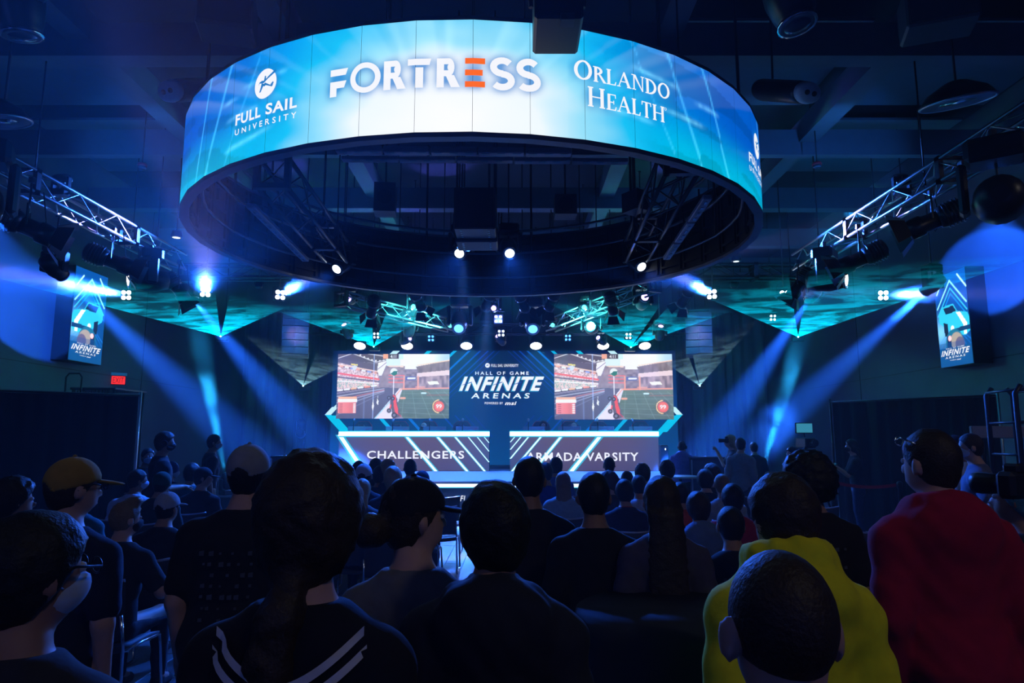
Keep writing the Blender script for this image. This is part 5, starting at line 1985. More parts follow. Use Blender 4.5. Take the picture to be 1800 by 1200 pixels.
def f_ell(c, r, Rm=None):
    c, r = np.array(c, float), np.array(r, float)
    Rm = np.eye(3) if Rm is None else np.array(Rm)
    mr = r.min()

    def fn(X, Y, Z):
        p = [X - c[0], Y - c[1], Z - c[2]]
        q = [(p[0] * Rm[0][i] + p[1] * Rm[1][i] + p[2] * Rm[2][i]) / r[i] for i in range(3)]
        l = np.sqrt(q[0] ** 2 + q[1] ** 2 + q[2] ** 2)
        g = np.sqrt((q[0] / r[0]) ** 2 + (q[1] / r[1]) ** 2 + (q[2] / r[2]) ** 2) + 1e-6
        return l * (l - 1) / g
    e = np.sqrt(((Rm * r) ** 2).sum(1))
    return c - e, c + e, fn


def f_torso(M, prof):
    """elliptic sections along the local z axis; M: 4x4 local -> body"""
    Mi = np.array(M.inverted())
    T, Wd, Dp, Yc = [np.array(a, float) for a in zip(*prof)]

    def fn(X, Y, Z):
        x = Mi[0, 0] * X + Mi[0, 1] * Y + Mi[0, 2] * Z + Mi[0, 3]
        y = Mi[1, 0] * X + Mi[1, 1] * Y + Mi[1, 2] * Z + Mi[1, 3]
        z = Mi[2, 0] * X + Mi[2, 1] * Y + Mi[2, 2] * Z + Mi[2, 3]
        w, d, yc = np.interp(z, T, Wd), np.interp(z, T, Dp), np.interp(z, T, Yc)
        q = np.sqrt((x / w) ** 2 + ((y - yc) / d) ** 2)
        f = (q - 1) * np.minimum(w, d)
        return np.maximum(f, np.maximum(T[0] - z, z - T[-1]))
    pts = np.array([M @ Vector((sx * .25, sy * .2, t)) for sx in (-1, 1) for sy in (-1, 1) for t in (T[0], T[-1])])
    return pts.min(0), pts.max(0), fn


def to_mesh(name, V, Q, m, parent=None, smooth=True):
    me = bpy.data.meshes.new(name)
    nq = len(Q)
    if len(V):
        me.vertices.add(len(V))
        me.vertices.foreach_set('co', V.astype(np.float32).ravel())
        me.loops.add(nq * 4)
        me.loops.foreach_set('vertex_index', Q.astype(np.int32).ravel())
        me.polygons.add(nq)
        me.polygons.foreach_set('loop_start', np.arange(0, nq * 4, 4, dtype=np.int32))
        me.polygons.foreach_set('loop_total', np.full(nq, 4, np.int32))
        me.polygons.foreach_set('use_smooth', np.full(nq, smooth, bool))
        me.update(calc_edges=True)
        me.validate()
    me.materials.append(m)
    return link(name, me, None, parent)


# hands: palm, four unequal fingers and a thumb, built once per pose; fingers along -Z, palm facing +X (left hand mirrored)
HANDS = {}


def hand(pose, h):
    key = (pose, h)
    if key in HANDS:
        return HANDS[key]
    f = Field((-.06, -.07, -.21), (.07, .09, .02), h)
    f.join(*f_cone((0, 0, .02), (0, .0, -.03), .026, .027), k=.01)
    f.join(*f_ell((0, .0, -.055), (.017, .042, .052)), k=.02)
    curl = {'relaxed': 32, 'open': 6, 'grip': 68}[pose]
    sp = {'relaxed': .3, 'open': 1.6, 'grip': .2}[pose]
    for i, (y, L) in enumerate(((.031, .072), (.011, .080), (-.010, .074), (-.029, .058))):
        p = Vector((0, y, -.092 + abs(i - 1) * .004))
        w = R(4)
        out = R((1.5 - i) * 6 * sp)
        for j, fr in enumerate((.45, .32, .26)):
            w += R(curl * (.7, 1.0, .7)[j])
            d = Vector((math.sin(w), math.sin(out) * math.cos(w), -math.cos(w) * math.cos(out)))
            q = p + d * (L * fr)
            f.join(*f_cone(p, q, .0098 - j * .0012, .0088 - j * .0012), k=.006, m=.02)
            p = q
    p = Vector((.008, .030, -.028))
    for j, (d, L) in enumerate((((.45, .75, -.55), .040), ((.45, .30, -.85), .032), ((.40, .05, -.9), .026))):
        q = p + Vector(d).normalized() * L
        f.join(*f_cone(p, q, .0135 - j * .002, .0115 - j * .002), k=.01, m=.02)
        p = q
    HANDS[key] = f.mesh()
    return HANDS[key]


TORSO = [(-.13, .10, .085, 0), (-.06, .158, .112, -.012), (.02, .172, .122, -.02), (.10, .160, .115, -.008), (.20, .146, .105, .005), (.32, .160, .115, .006), (.40, .174, .12, -.004), (.455, .165, .110, -.012), (.50, .138, .095, -.022), (.545, .102, .078, -.026), (.585, .066, .062, -.022), (.61, .055, .056, -.016)]
SKIN = {'light': (.48, .28, .21), 'mid': (.33, .18, .12), 'tan': (.25, .13, .08), 'dark': (.09, .045, .03)}
HAIRC = {'black': (.008, .007, .007), 'brown': (.03, .017, .010), 'light': (.16, .10, .05), 'blond': (.30, .20, .10), 'grey': (.14, .14, .14), 'teal': (.05, .22, .24)}
m_white_mask = mat('mask_cloth', (.45, .55, .65), .8)
m_black_mask = mat('black_mask', (.02, .02, .025), .8)
m_eye = mat('eye_white', (.6, .6, .6), .2, grain=.02)
m_lace = mat('orange_lanyard', (.55, .12, .02), .6)


def cloth(c, name=None):
    key = name or 'cloth_%02x%02x%02x' % tuple(int(min(1, max(0, x)) * 255) for x in c)
    return mat(key, c, .85, grain=.22, scale=26, bump=.25, spec=.15, sheen=.03)


def rot_np(yaw, pitch, roll=0):
    return np.array((Matrix.Rotation(yaw, 3, 'Z') @ Matrix.Rotation(pitch, 3, 'X') @ Matrix.Rotation(roll, 3, 'Y')))


def person(label, x, y, height=1.72, z=0.0, face=0.0, pose='stand', yaw=0.0, pitch=0.0, roll=0.0, lean=4.0, skin='mid', hair='short', hc='black', top=(.02, .02, .025), sleeve='short',
           bottom=(.02, .022, .03), arms=('down', 'down'), h=.018, build=1.0, hood=None, cap=None, capc=(.1, .1, .1), mask=None, extra=(), print_=None, shoes=(.03, .03, .03), group=None, seat=.46, headsize=1.0, name='person'):
    """face: heading (radians, 0 = toward the stage); yaw/pitch: degrees the head turns on the neck; z: floor height"""
    t = thing(name, label, 'person', (x, y, z), face, group)
    sit = pose == 'sit'
    # joints (body frame: x right, y forward)
    k = height / 1.75
    hip = Vector((0, 0, .88)) if not sit else Vector((0, -.06, seat / k + .07))
    Mt = Matrix.Translation(hip) @ Matrix.Rotation(-R(lean), 4, 'X')
    P = lambda *v: Mt @ Vector(v)
    b = build
    prof = [(tz, w * (b if tz > -.1 and tz < .53 else 1), d * (b if tz < .5 else 1), yc) for tz, w, d, yc in TORSO]
    prims, torso_p, arm_p, leg_p = [], [], [], []
    torso_p.append((f_torso(Mt, prof), .04))
    shx = .172 * (.5 + .5 * b)
    joints = {}
    for sx, am in ((-1, arms[0]), (1, arms[1])):
        S_ = P(sx * shx, -.018, .448)
        if am == 'down':
            E_, H_ = P(sx * (shx + .055), -.05, .19), P(sx * (shx + .045), .02, -.055)
        elif am == 'lap':
            E_, H_ = P(sx * (shx + .07), .05, .20), P(sx * .09, .28, .10)
        elif am == 'front':
            E_, H_ = P(sx * (shx + .06), .03, .20), P(sx * .06, .26, .22)
        elif am == 'hip':
            E_, H_ = P(sx * (shx + .20), -.10, .22), P(sx * (.19), .05, .06)
        elif am == 'rest':
            E_, H_ = P(sx * (shx + .17), -.02, .24), P(sx * (shx + .36), .16, .27)
        elif am == 'camera':
            E_, H_ = P(sx * (shx + .04), .16, .30), P(sx * .07, .26, .55)
        elif am == 'wave':
            E_, H_ = P(sx * (shx + .05), .14, .24), P(sx * (shx + .0), .34, .42)
        elif am == 'raise':
            E_, H_ = P(sx * (shx + .10), .20, .42), P(sx * (shx - .02), .30, .66)
        elif am == 'back':
            E_, H_ = P(sx * (shx + .06), -.14, .22), P(sx * (shx + .02), .06, .06)
        else:
            E_, H_ = Mt @ Vector(am[0]), Mt @ Vector(am[1])
        joints[sx] = (S_, E_, H_, am)
        arm_p.append((f_cone(S_, E_, .056 * b ** .5, .044), .035, sx, 'upper'))
        arm_p.append((f_cone(E_, H_, .043, .028), .02, sx, 'fore'))
        torso_p.append((f_cone(P(sx * .07, -.022, .495), S_, .056, .060 * b ** .5), .05))
    for sx in (-1, 1):
        if sit:
            A_, K_, N_ = hip + Vector((sx * .09, .0, -.01)), hip + Vector((sx * .14, .43, .0)), Vector((sx * .15, hip.y + .44, .09))
        else:
            A_, K_, N_ = hip + Vector((sx * .09, 0, -.03)), Vector((sx * .105, .02, .50)), Vector((sx * .115, -.02, .09))
        leg_p.append((f_cone(A_, K_, .088 * b ** .6, .060), .04))
        leg_p.append((f_cone(K_, N_, .060, .040), .03))
        leg_p.append((f_cone(N_, N_ + Vector((0, .11, -.035)), .04, .035), .03))
        joints[('foot', sx)] = N_
    # head
    neck0 = P(0, -.02, .56)
    hc_ = P(0, .012, .735) if lean < 20 else P(0, .03, .725)
    Rh = rot_np(R(yaw), R(pitch), R(roll))
    hs = headsize
    Hd = lambda *v: np.array(hc_) + Rh @ (np.array(v) * hs)
    head_p = []
    head_p.append((f_cone(neck0, Hd(0, -.02, -.06), .058, .054), .03))
    head_p.append((f_ell(Hd(0, -.008, .02), np.array((.076, .096, .098)) * hs, Rh), .03))
    head_p.append((f_ell(Hd(0, .022, -.05), np.array((.058, .068, .066)) * hs, Rh), .03))
    head_p.append((f_cone(Hd(0, .088, .005), Hd(0, .106, -.028), .008, .014), .015))
    head_p.append((f_ell(Hd(0, .078, -.066), np.array((.026, .018, .013)) * hs, Rh), .012))
    for sx in (-1, 1):
        head_p.append((f_ell(Hd(sx * .086, -.010, -.012), np.array((.012, .024, .036)) * hs, Rh @ rot_np(-sx * R(20), 0)), .008))
    allp = [p for p in torso_p] + [(a[0], a[1]) for a in arm_p] + leg_p + head_p
    lo = np.min([p[0][0] for p in allp], 0) - .05
    hi = np.max([p[0][1] for p in allp], 0) + .05
    f = Field(lo, hi, h / k)
    for p, kk in leg_p + torso_p:
        f.join(*p, k=kk)
    for p, kk, _, _ in arm_p:
        f.join(*p, k=kk)
    for p, kk in head_p:
        f.join(*p, k=kk)
    for sx in (-1, 1):
        f.join(*f_ell(Hd(sx * .032, .094, .008), np.array((.017, .014, .011)) * hs, Rh), k=.012, m=.03, cut=True)
    V, Q = f.mesh()
    # hands joined on
    vs, qs = [V], [Q]
    n0 = len(V)
    hh = .0065 if h < .02 else .009
    for sx in (-1, 1):
        S_, E_, H_, am = joints[sx]
        HV, HQ = hand({'wave': 'open', 'raise': 'open', 'camera': 'grip'}.get(am if isinstance(am, str) else 'relaxed', 'relaxed'), hh)
        d = (H_ - E_).normalized()
        # palm toward the body's middle (or forward for raised hands)
        inward = Vector((-sx, 0, 0)) if am not in ('wave', 'raise', 'camera') else Vector((0, 1, .2))
        if am in ('lap', 'front', 'rest'):
            inward = Vector((0, 0, -1))
        X_ = (inward - d * inward.dot(d)).normalized()
        Z_ = -d
        Y_ = Z_.cross(X_)
        mir = 1 if Y_.dot(Vector((0, 1, .3))) > 0 else -1
        A_ = np.array(Matrix((X_, Y_, Z_)).transposed())
        hv = HV * np.array((1, mir, 1))
        vs.append((A_ @ hv.T).T + np.array(H_))
        hq = HQ[:, ::-1] if mir < 0 else HQ
        qs.append(hq + n0)
        n0 += len(hv)
    to_mesh('body', np.concatenate(vs) * k, np.concatenate(qs), mat('skin_' + skin, SKIN[skin], .55, grain=.08, scale=60, spec=.3), t)
    # garments
    off = .012 / k

    def garment(nm, plist, cutf, m, o=off, par=t):
        lo_ = np.min([p[0][0] for p in plist], 0) - .05
        hi_ = np.max([p[0][1] for p in plist], 0) + .05
        g = Field(lo_, hi_, h / k)
        for p, kk in plist:
            g.join(*p, k=kk)
        X = np.meshgrid(*g.ax, indexing='ij')
        wr = .004 * np.sin(X[2] * 46 + 7 * np.sin(X[0] * 9 + x) + 5 * X[1]) * np.sin(X[0] * 22 + X[2] * 9)
        F = g.F - o - wr
        if cutf is not None:
            F = np.maximum(F, cutf(*X))
        V_, Q_ = surface_nets(F.astype(np.float32), g.org, g.h)
        return to_mesh(nm, V_ * k, Q_, m, par)
    Mi = np.array(Mt.inverted())

    def tz(X, Y, Z):
        return Mi[2, 0] * X + Mi[2, 1] * Y + Mi[2, 2] * Z + Mi[2, 3]
    tp = [q for q in torso_p]
    for p, kk, sx, part in arm_p:
        S_, E_, H_, am = joints[sx]
        if part == 'upper':
            e2 = E_ if sleeve == 'long' else S_ + (E_ - S_) * .72
            tp.append((f_cone(S_, e2, .062 * b ** .5, .056 if sleeve == 'long' else .060), .035))
        elif sleeve == 'long':
            tp.append((f_cone(E_, E_ + (H_ - E_) * .93, .050, .036), .02))
    if hood is not None:
        for sx in (-1, 1):
            tp.append((f_cone(P(sx * .06, -.03, .595 - (1 - hood) * .1), P(sx * .165, -.022, .452), .055, .062), .05))
        tp.append((f_ell(P(0, -.105, .505), (.145, .060, .105)), .035))
        for a_ in np.linspace(-2.4, 2.4, 9):
            tp.append((f_ell(P(.100 * math.sin(a_), -.015 - .088 * math.cos(a_), .618 - (1 - hood) * .1 + .018 * math.cos(a_)), (.034, .036, .058 - (1 - hood) * .03)), .02))
    hem = -.10 if not sit else -.07
    upper_m = cloth(top)
    # neckline: the garment stops at the base of the neck
    ncut = .578 if hood is None else .72
    shirt = garment('hoodie' if hood is not None else 'shirt', tp, lambda X, Y, Z: np.maximum(hem - tz(X, Y, Z), tz(X, Y, Z) - ncut), upper_m)
    lp = [q for q in leg_p if True]
    lp = [q for i, q in enumerate(leg_p) if i % 3 != 2] + [(f_torso(Mt, [q for q in prof if q[0] < .13]), .04)]
    garment('trousers', lp, lambda X, Y, Z: np.maximum(.075 - Z, tz(X, Y, Z) - .06 if not sit else tz(X, Y, Z) - .05), cloth(bottom), o=off * .7)
    for sx in (-1, 1):
        N_ = joints[('foot', sx)]
        g = Field(np.array(N_) - .12, np.array(N_) + (.12, .24, .1), .014)
        g.join(*f_cone(N_ + Vector((0, -.02, -.045)), N_ + Vector((0, .15, -.055)), .046, .040), k=.02)
        g.join(*f_cone(N_, N_ + Vector((0, 0, -.03)), .046, .048), k=.02)
        X = np.meshgrid(*g.ax, indexing='ij')
        V_, Q_ = surface_nets(np.maximum(g.F, .002 - X[2]).astype(np.float32), g.org, g.h)
        to_mesh('shoe', V_ * k, Q_, cloth(shoes), t)
    # hair and headgear, in the head's frame
    hres = max(h * .75, .010) / k

    def head_part(nm, plist, cutf, m, noise=0.0, nf=60.0, par=t, res=hres):
        lo_ = np.min([p[0][0] for p in plist], 0) - .04
        hi_ = np.max([p[0][1] for p in plist], 0) + .04
        g = Field(lo_, hi_, res)
        for p, kk in plist:
            g.join(*p, k=kk)
        X = np.meshgrid(*g.ax, indexing='ij')
        q = [X[i] - hc_[i] for i in range(3)]
        L_ = [(q[0] * Rh[0][i] + q[1] * Rh[1][i] + q[2] * Rh[2][i]) / hs for i in range(3)]
        F = g.F
        if noise:
            n_ = np.sin(L_[0] * nf + 2 * np.sin(L_[2] * nf * .7)) * np.sin(L_[1] * nf * 1.1 + 1.3) * np.sin(L_[2] * nf * .9 + L_[0] * 30)
            F = F + noise * n_
        if cutf is not None:
            F = np.maximum(F, cutf(*L_))
        V_, Q_ = surface_nets(F.astype(np.float32), g.org, g.h)
        if len(V_) == 0:
            return None
        return to_mesh(nm, V_ * k, Q_, m, par)
    hm = mat('hair_' + hc, HAIRC[hc], .55, grain=.35, scale=120, bump=.4, spec=.35)
    crown = lambda o: (f_ell(Hd(0, -.012, .022), np.array((.076 + o, .096 + o, .099 + o)) * hs, Rh), .02)
    line = lambda a=.0: (lambda X, Y, Z: np.maximum(-(Z * .60 - Y * .80) - .026 + a, -.105 - Z))
    nz_, nf_ = .004, 70
    hp, cf = [crown(.012)], line()
    if hair == 'buzz':
        hp, nz_ = [crown(.005)], 0
    elif hair == 'short':
        hp.append((f_ell(Hd(0, -.03, -.04), np.array((.066, .074, .07)) * hs, Rh), .02))
    elif hair == 'full':
        hp = [crown(.024), (f_ell(Hd(0, -.03, -.045), np.array((.077, .078, .075)) * hs, Rh), .03)]
        nz_ = .006
    elif hair == 'curly':
        hp, nz_, nf_ = [crown(.032), (f_ell(Hd(0, -.05, -.03), np.array((.085, .075, .08)) * hs, Rh), .03)], .012, 95
    elif hair == 'afro':
        hp, nz_, nf_ = [crown(.05), (f_ell(Hd(0, -.06, -.02), np.array((.11, .09, .09)) * hs, Rh), .03)], .014, 85
    elif hair == 'quiff':
        hp.append((f_ell(Hd(0, .045, .125), np.array((.06, .06, .035)) * hs, Rh), .03))
        hp.append((f_ell(Hd(0, -.03, -.035), np.array((.068, .076, .06)) * hs, Rh), .02))
        nz_ = .008
    elif hair in ('long', 'verylong', 'bob'):
        L = {'long': .36, 'verylong': .52, 'bob': .22}[hair]
        hp = [crown(.018), (f_ell(Hd(0, -.04, -.04), np.array((.085, .07, .09)) * hs, Rh), .03)]
        base = Vector(Hd(0, -.098, -.06))
        hp.append((f_torso(Matrix.Translation(base) @ Matrix.Rotation(PI, 4, 'X') @ Matrix.Rotation(-R(lean * .4), 4, 'X'), [(-.02, .084, .05, 0), (L * .4, .096, .048, .018), (L * .75, .102, .04, .030), (L * .95, .080, .03, .03), (L, .03, .018, .03)]), .04))
        cf = lambda X, Y, Z: np.where(Z < -.05, Y - .02, -(Z * .60 - Y * .80) - .026)
        nz_ = .005
    elif hair == 'ponytail':
        hp = [crown(.040), (f_ell(Hd(0, -.04, -.05), np.array((.092, .078, .085)) * hs, Rh), .03)]
        pts = [Hd(0, -.10, -.10), Hd(-.015, -.125, -.17), Hd(-.03, -.13, -.25), Hd(-.02, -.13, -.33), Hd(.0, -.125, -.40)]
        for i, (r0, r1) in enumerate(((.030, .042), (.042, .046), (.046, .040), (.040, .018))):
            hp.append((f_cone(pts[i], pts[i + 1], r0, r1), .03))
        cf = lambda X, Y, Z: np.where((Z < -.06) & (Y < -.05), -1.0, -(Z * .60 - Y * .80) - .030)
        nz_, nf_ = .007, 80
    elif hair == 'bun':
        hp = [crown(.016), (f_ell(Hd(0, -.03, -.045), np.array((.07, .075, .07)) * hs, Rh), .03), (f_ell(Hd(0, -.155, -.035), np.array((.062, .056, .058)) * hs, Rh), .02)]
        cf = lambda X, Y, Z: np.where(Y < -.09, -1.0, -(Z * .60 - Y * .80) - .026)
        nz_, nf_ = .006, 90
    elif hair == 'bald':
        hp = None
    if hp:
        head_part('hair', hp, cf, hm, nz_, nf_)
    if cap:
        cm = cloth(capc)
        fw = -1 if cap == 'back' else 1
        cr = [(f_ell(Hd(0, -.010, .030), np.array((.094, .113, .108)) * hs, Rh), .02)]

        def ccut(X, Y, Z, fw=fw):
            if cap == 'beanie':
                return -.035 - Z + 0 * Y
            o_ = .036 - np.sqrt(X ** 2 + (Z + .010) ** 2)
            return np.maximum(.015 + .25 * Y * fw - Z, np.where(Y * fw < -.05, o_, -1.0))
        head_part('cap', cr, ccut, cm, res=min(hres, .012))
        if cap != 'beanie':
            Rb = Rh @ rot_np(0, -R(10) * fw)
            head_part('brim', [(f_ell(Hd(0, fw * .125, .022), np.array((.080, .080, .010)) * hs, Rb), .005)], lambda X, Y, Z: .06 - fw * Y, cm, res=.008, par=t)
            MB().tube([Vector(Hd(.05 * math.cos(a_) * 1.1, -fw * (.108 - .012 * abs(math.cos(a_))), .002)) * k for a_ in np.linspace(0, PI, 7)], .008 * k, 6).build('strap', cm, t)
            MB().lathe([(.001, .012), (.008, .008), (.010, 0)], 8, Matrix.Translation(Vector(Hd(0, -.01, .135)) * k)).build('button', cm, t)
    if mask:
        head_part('face_mask', [(f_ell(Hd(0, .024, -.045), np.array((.066, .080, .062)) * hs, Rh), .01), (f_ell(Hd(0, .085, -.03), np.array((.03, .03, .03)) * hs, Rh), .03)],
                  lambda X, Y, Z: np.maximum(.012 - Y, np.maximum(Z + .006, -.105 - Z)), m_white_mask if mask == 'white' else m_black_mask, res=.012)
        for sx in (-1, 1):
            MB().tube([Vector(Hd(sx * .064, .03, -.03)) * k, Vector(Hd(sx * .08, -.01, -.005)) * k], .003, 5).build('ear_loop', m_white_mask if mask == 'white' else m_black_mask, t)
    ey = MB()
    for sx in (-1, 1):
        ey = MB()
        ey.lathe([(.001, -.011), (.008, -.008), (.011, 0), (.008, .008), (.001, .011)], 8, Matrix.Translation(Vector(Hd(sx * .032, .080, .008)) * k))
        ey.build('eye', m_eye, t)
    if 'glasses' in extra or 'sunglasses' in extra:
        up = .085 if 'sunglasses' in extra else .008
        yf = .09 if 'sunglasses' in extra else .112
        gm = m_chrome if 'sunglasses' in extra else m_black
        gl = MB()
        for sx in (-1, 1):
            gl.tube([Vector(Hd(sx * .034 + .024 * math.cos(a_), yf, up + .018 * math.sin(a_))) * k for a_ in np.linspace(0, 2 * PI, 13)[:-1]], .0025 * k, 5, closed=True)
            gl.tube([Vector(Hd(sx * .058, yf, up)) * k, Vector(Hd(sx * .094, .04, up + .012)) * k, Vector(Hd(sx * .09, -.02, up - .012)) * k], .0035 * k, 5)
        gl.tube([Vector(Hd(-.01, yf, up)) * k, Vector(Hd(.01, yf, up)) * k], .0025 * k, 5)
        gl.build('glasses', gm, t)
    if 'headset' in extra:
        hb = MB().tube([Vector(Hd(.098 * math.cos(a_), -.012, .02 + .115 * math.sin(a_))) * k for a_ in np.linspace(0, PI, 13)], .008 * k, 6)
        for sx in (-1, 1):
            hb.lathe([(.03, -.014), (.042, -.01), (.042, .014), (.03, .018)], 14, Matrix.Translation(Vector(Hd(sx * .095, -.008, -.005)) * k) @ Matrix(Rh.tolist()).to_4x4() @ Matrix.Rotation(PI / 2, 4, 'Y'))
        hb.tube([Vector(Hd(.098, .0, -.03)) * k, Vector(Hd(.085, .09, -.06)) * k], .004 * k, 5)
        hb.build('headset', m_blackp, t)
    if 'lanyard' in extra:
        pts = [P(.075 * math.sin(a_), -.02 - .07 * math.cos(a_), .575 - .02 * (1 - math.cos(a_))) * k for a_ in np.linspace(-2.2, 2.2, 11)]
        MB().tube(pts, .009 * k, 5).build('lanyard', m_lace, t)
    if 'redcollar' in extra:
        pts = [P(.078 * math.sin(a_), -.02 - .075 * math.cos(a_), .572) * k for a_ in np.linspace(-2.4, 2.4, 11)]
        MB().tube(pts, .007 * k, 5).build('collar', mat('red_cloth', (.35, .02, .03), .8), t)
    if 'watch' in extra:
        for sx in (-1, 1):
            S_, E_, H_, am = joints[sx]
            if am != 'down' and am != 'lap':
                d = (H_ - E_).normalized()
                Mw = look(H_ * k - d * .012, H_ * k)
                MB().lathe([(.036, -.012), (.037, .012)], 12, Mw).box(Mw @ Vector((0, .036, 0)), (.03, .03, .03), rot=Mw.to_3x3(), bev=.006).build('watch', m_chrome, t)
    if 'sailor' in extra:                         # broad collar with two white stripes
        wm = mat('white_stripe', (.62, .64, .66), .8)
        pa, pz, pw_, pd, py_ = [[q[i] for q in prof] for i in (0, 0, 1, 2, 3)]

        def onback(xx, zc):
            w, d_, yc = np.interp(zc, pz, pw_), np.interp(zc, pz, pd), np.interp(zc, pz, py_)
            return yc - d_ * math.sqrt(max(.02, 1 - (xx / (w * 1.12)) ** 2)) - .034 - .02 * abs(xx) / .15
        for z0, wd in ((0, .019), (-.036, .019)):
            vs_ = []
            for u in np.linspace(-1, 1, 25):
                xx = .150 * u * (1 - z0 * 1.2)
                zc = .435 + .095 * abs(u) ** 1.5 + z0
                for dz in (wd / 2, -wd / 2):
                    vs_.append(P(xx, onback(xx, zc + dz), zc + dz) * k)
            MB().add(vs_, [(2 * i, 2 * i + 1, 2 * i + 3, 2 * i + 2) for i in range(24)], True).build('collar_stripe', wm, t)
    if print_:                                    # small marks printed across the back of the shirt
        pm = mat('back_print', (.075, .08, .095), .8)
        rg = random.Random(len(label))
        pb = MB()
        for row in range(print_):
            zc = .40 - row * .045
            for cix in range(6):
                if rg.random() < .2:
                    continue
                xx = -.10 + cix * .04 + rg.uniform(-.012, .012)
                s_ = rg.uniform(.004, .011)
                w = np.interp(zc, [q[0] for q in prof], [q[1] for q in prof])
                d_ = np.interp(zc, [q[0] for q in prof], [q[2] for q in prof])
                yc = np.interp(zc, [q[0] for q in prof], [q[3] for q in prof])
                yy = yc - d_ * math.sqrt(max(0, 1 - (xx / w) ** 2)) - .026
                pb.add([P(xx - s_, yy, zc - s_) * k, P(xx + s_, yy, zc - s_) * k, P(xx + s_, yy, zc + s_) * k, P(xx - s_, yy, zc + s_ * .7) * k], [(0, 1, 2, 3)])
        o = pb.build('back_print', pm, t)
        o['kind'] = 'stuff'
    t['_h'] = 0
    del t['_h']
    return t, joints, k, Mt


TAKEN = []


def stand(px, py, Y, label, **kw):
    p = W(px, py, Y)
    TAKEN.append((p.x, Y))
    kw.setdefault('h', .012 if Y < 2 else .015 if Y < 4 else .02)
    return person(label, p.x, Y, height=p.z - kw.get('z', 0) + kw.pop('dz', 0), **kw)


def seated(px, py, label, ztop=None, **kw):
    """crown of a seated person at the pixel (px, py)"""
    ztop = ztop or float(np.interp(py, [811, 832], [1.42, 1.30]))
    p = WZ(px, py, ztop)
    if p.y > 14.5 or p.y < 0:
        p = W(px, py, 14.5)
    r_ = (p - EYE) / p.y
    for dY in (0, .25, -.25, .5, -.5, .75, -.75, 1.0, -1.0, 1.3):
        q = EYE + r_ * (p.y + dY)
        if q.y < 14.7 and all((q.x - a_) ** 2 + (q.y - .1 - b_) ** 2 > .29 for a_, b_ in TAKEN):
            p = q
            break
    TAKEN.append((p.x, p.y - .1))
    Y = p.y
    kw.setdefault('h', .018 if Y < 7 else .022)
    kw.setdefault('arms', ('lap', 'lap'))
    kw.setdefault('lean', 9)
    k = (p.z - .44) / .925
    person(label, p.x, Y - .10, height=1.75 * k, pose='sit', seat=.44, **kw)
    return Vector((p.x, Y - .16, 0))
# ------------------------------------------------------------------ the audience: standing people near the camera
BLK, NAVY, GREY_, DK = (.016, .016, .019), (.012, .018, .04), (.10, .10, .105), (.03, .03, .034)
stand(40, 905, 1.38, 'person in the lower left corner with glasses and white face mask, dark shirt', yaw=-34, hair='full', mask='white', extra=('glasses',), top=DK)
stand(16, 840, 3.6, 'curly haired person in a rust orange shirt at the left edge', yaw=-40, hair='curly', top=(.34, .10, .045), h=.016)
stand(120, 803, 2.8, 'man in a mustard yellow cap and navy shirt near the left drape', yaw=-38, hair='short', hc='brown', cap='front', capc=(.36, .20, .035), top=NAVY, extra=('glasses',), skin='light')
stand(431, 780, 3.05, 'heavy man in a pale grey cap and black shirt with printed back', hair='short', cap='front', capc=(.26, .27, .28), top=BLK, build=1.3, print_=7, skin='light')
stand(541, 810, 1.46, 'woman with big frizzy ponytail and a striped sailor collar', hair='ponytail', hc='brown', top=(.012, .012, .018), extra=('sailor',), skin='light', build=.92, lean=2, headsize=1.02)
stand(728, 838, 2.1, 'woman with dark cap and low hair bun in a grey shirt, face turned right', yaw=-62, hair='bun', hc='brown', cap='front', capc=BLK, top=(.13, .13, .13), skin='light', build=.85)
stand(868, 848, 1.78, 'short haired person in a dark hoodie at the end of the aisle', yaw=14, hair='full', top=(.022, .022, .03), sleeve='long', hood=.3, skin='mid')
stand(931, 800, 3.6, 'tall man with high short hair and black shirt right of the aisle', hair='short', top=BLK, skin='tan')
stand(1045, 828, 3.3, 'man with cropped dark hair and plain black shirt in the middle', hair='short', top=(.012, .012, .014), skin='tan')
stand(1163, 836, 3.2, 'woman with very long straight dark hair and violet grey shirt', hair='verylong', hc='brown', top=(.07, .06, .09), bottom=(.012, .012, .015), build=.88, skin='light', lean=1)
stand(1383, 833, 1.98, 'person in a bright yellow hoodie with dark bushy hair', yaw=18, hair='full', hc='brown', top=(.80, .70, .012), sleeve='long', hood=.85, build=1.08, skin='light')
stand(1390, 962, .98, 'man with close buzz cut nearest the camera, in front of the yellow hoodie', hair='buzz', hc='brown', top=(.02, .02, .024), skin='light', h=.0085)
stand(1424, 800, 3.4, 'person with thick curly hair and black patterned shirt behind the yellow hoodie', yaw=30, hair='afro', top=(.02, .016, .016), print_=6, skin='mid')
stand(1645, 750, 2.6, 'tall man in a dark red hoodie with sunglasses on his head', yaw=24, hair='short', hc='brown', top=(.36, .008, .03), bottom=(.01, .01, .012), sleeve='long', hood=.45, build=1.12, extra=('sunglasses',), skin='light')
_, J_, k_, M_ = stand(1806, 826, 3.0, 'person at the right edge with teal hair holding up a camera', yaw=20, face=R(25), hair='full', hc='teal', top=DK, sleeve='long', arms=('camera', 'camera'), skin='mid')
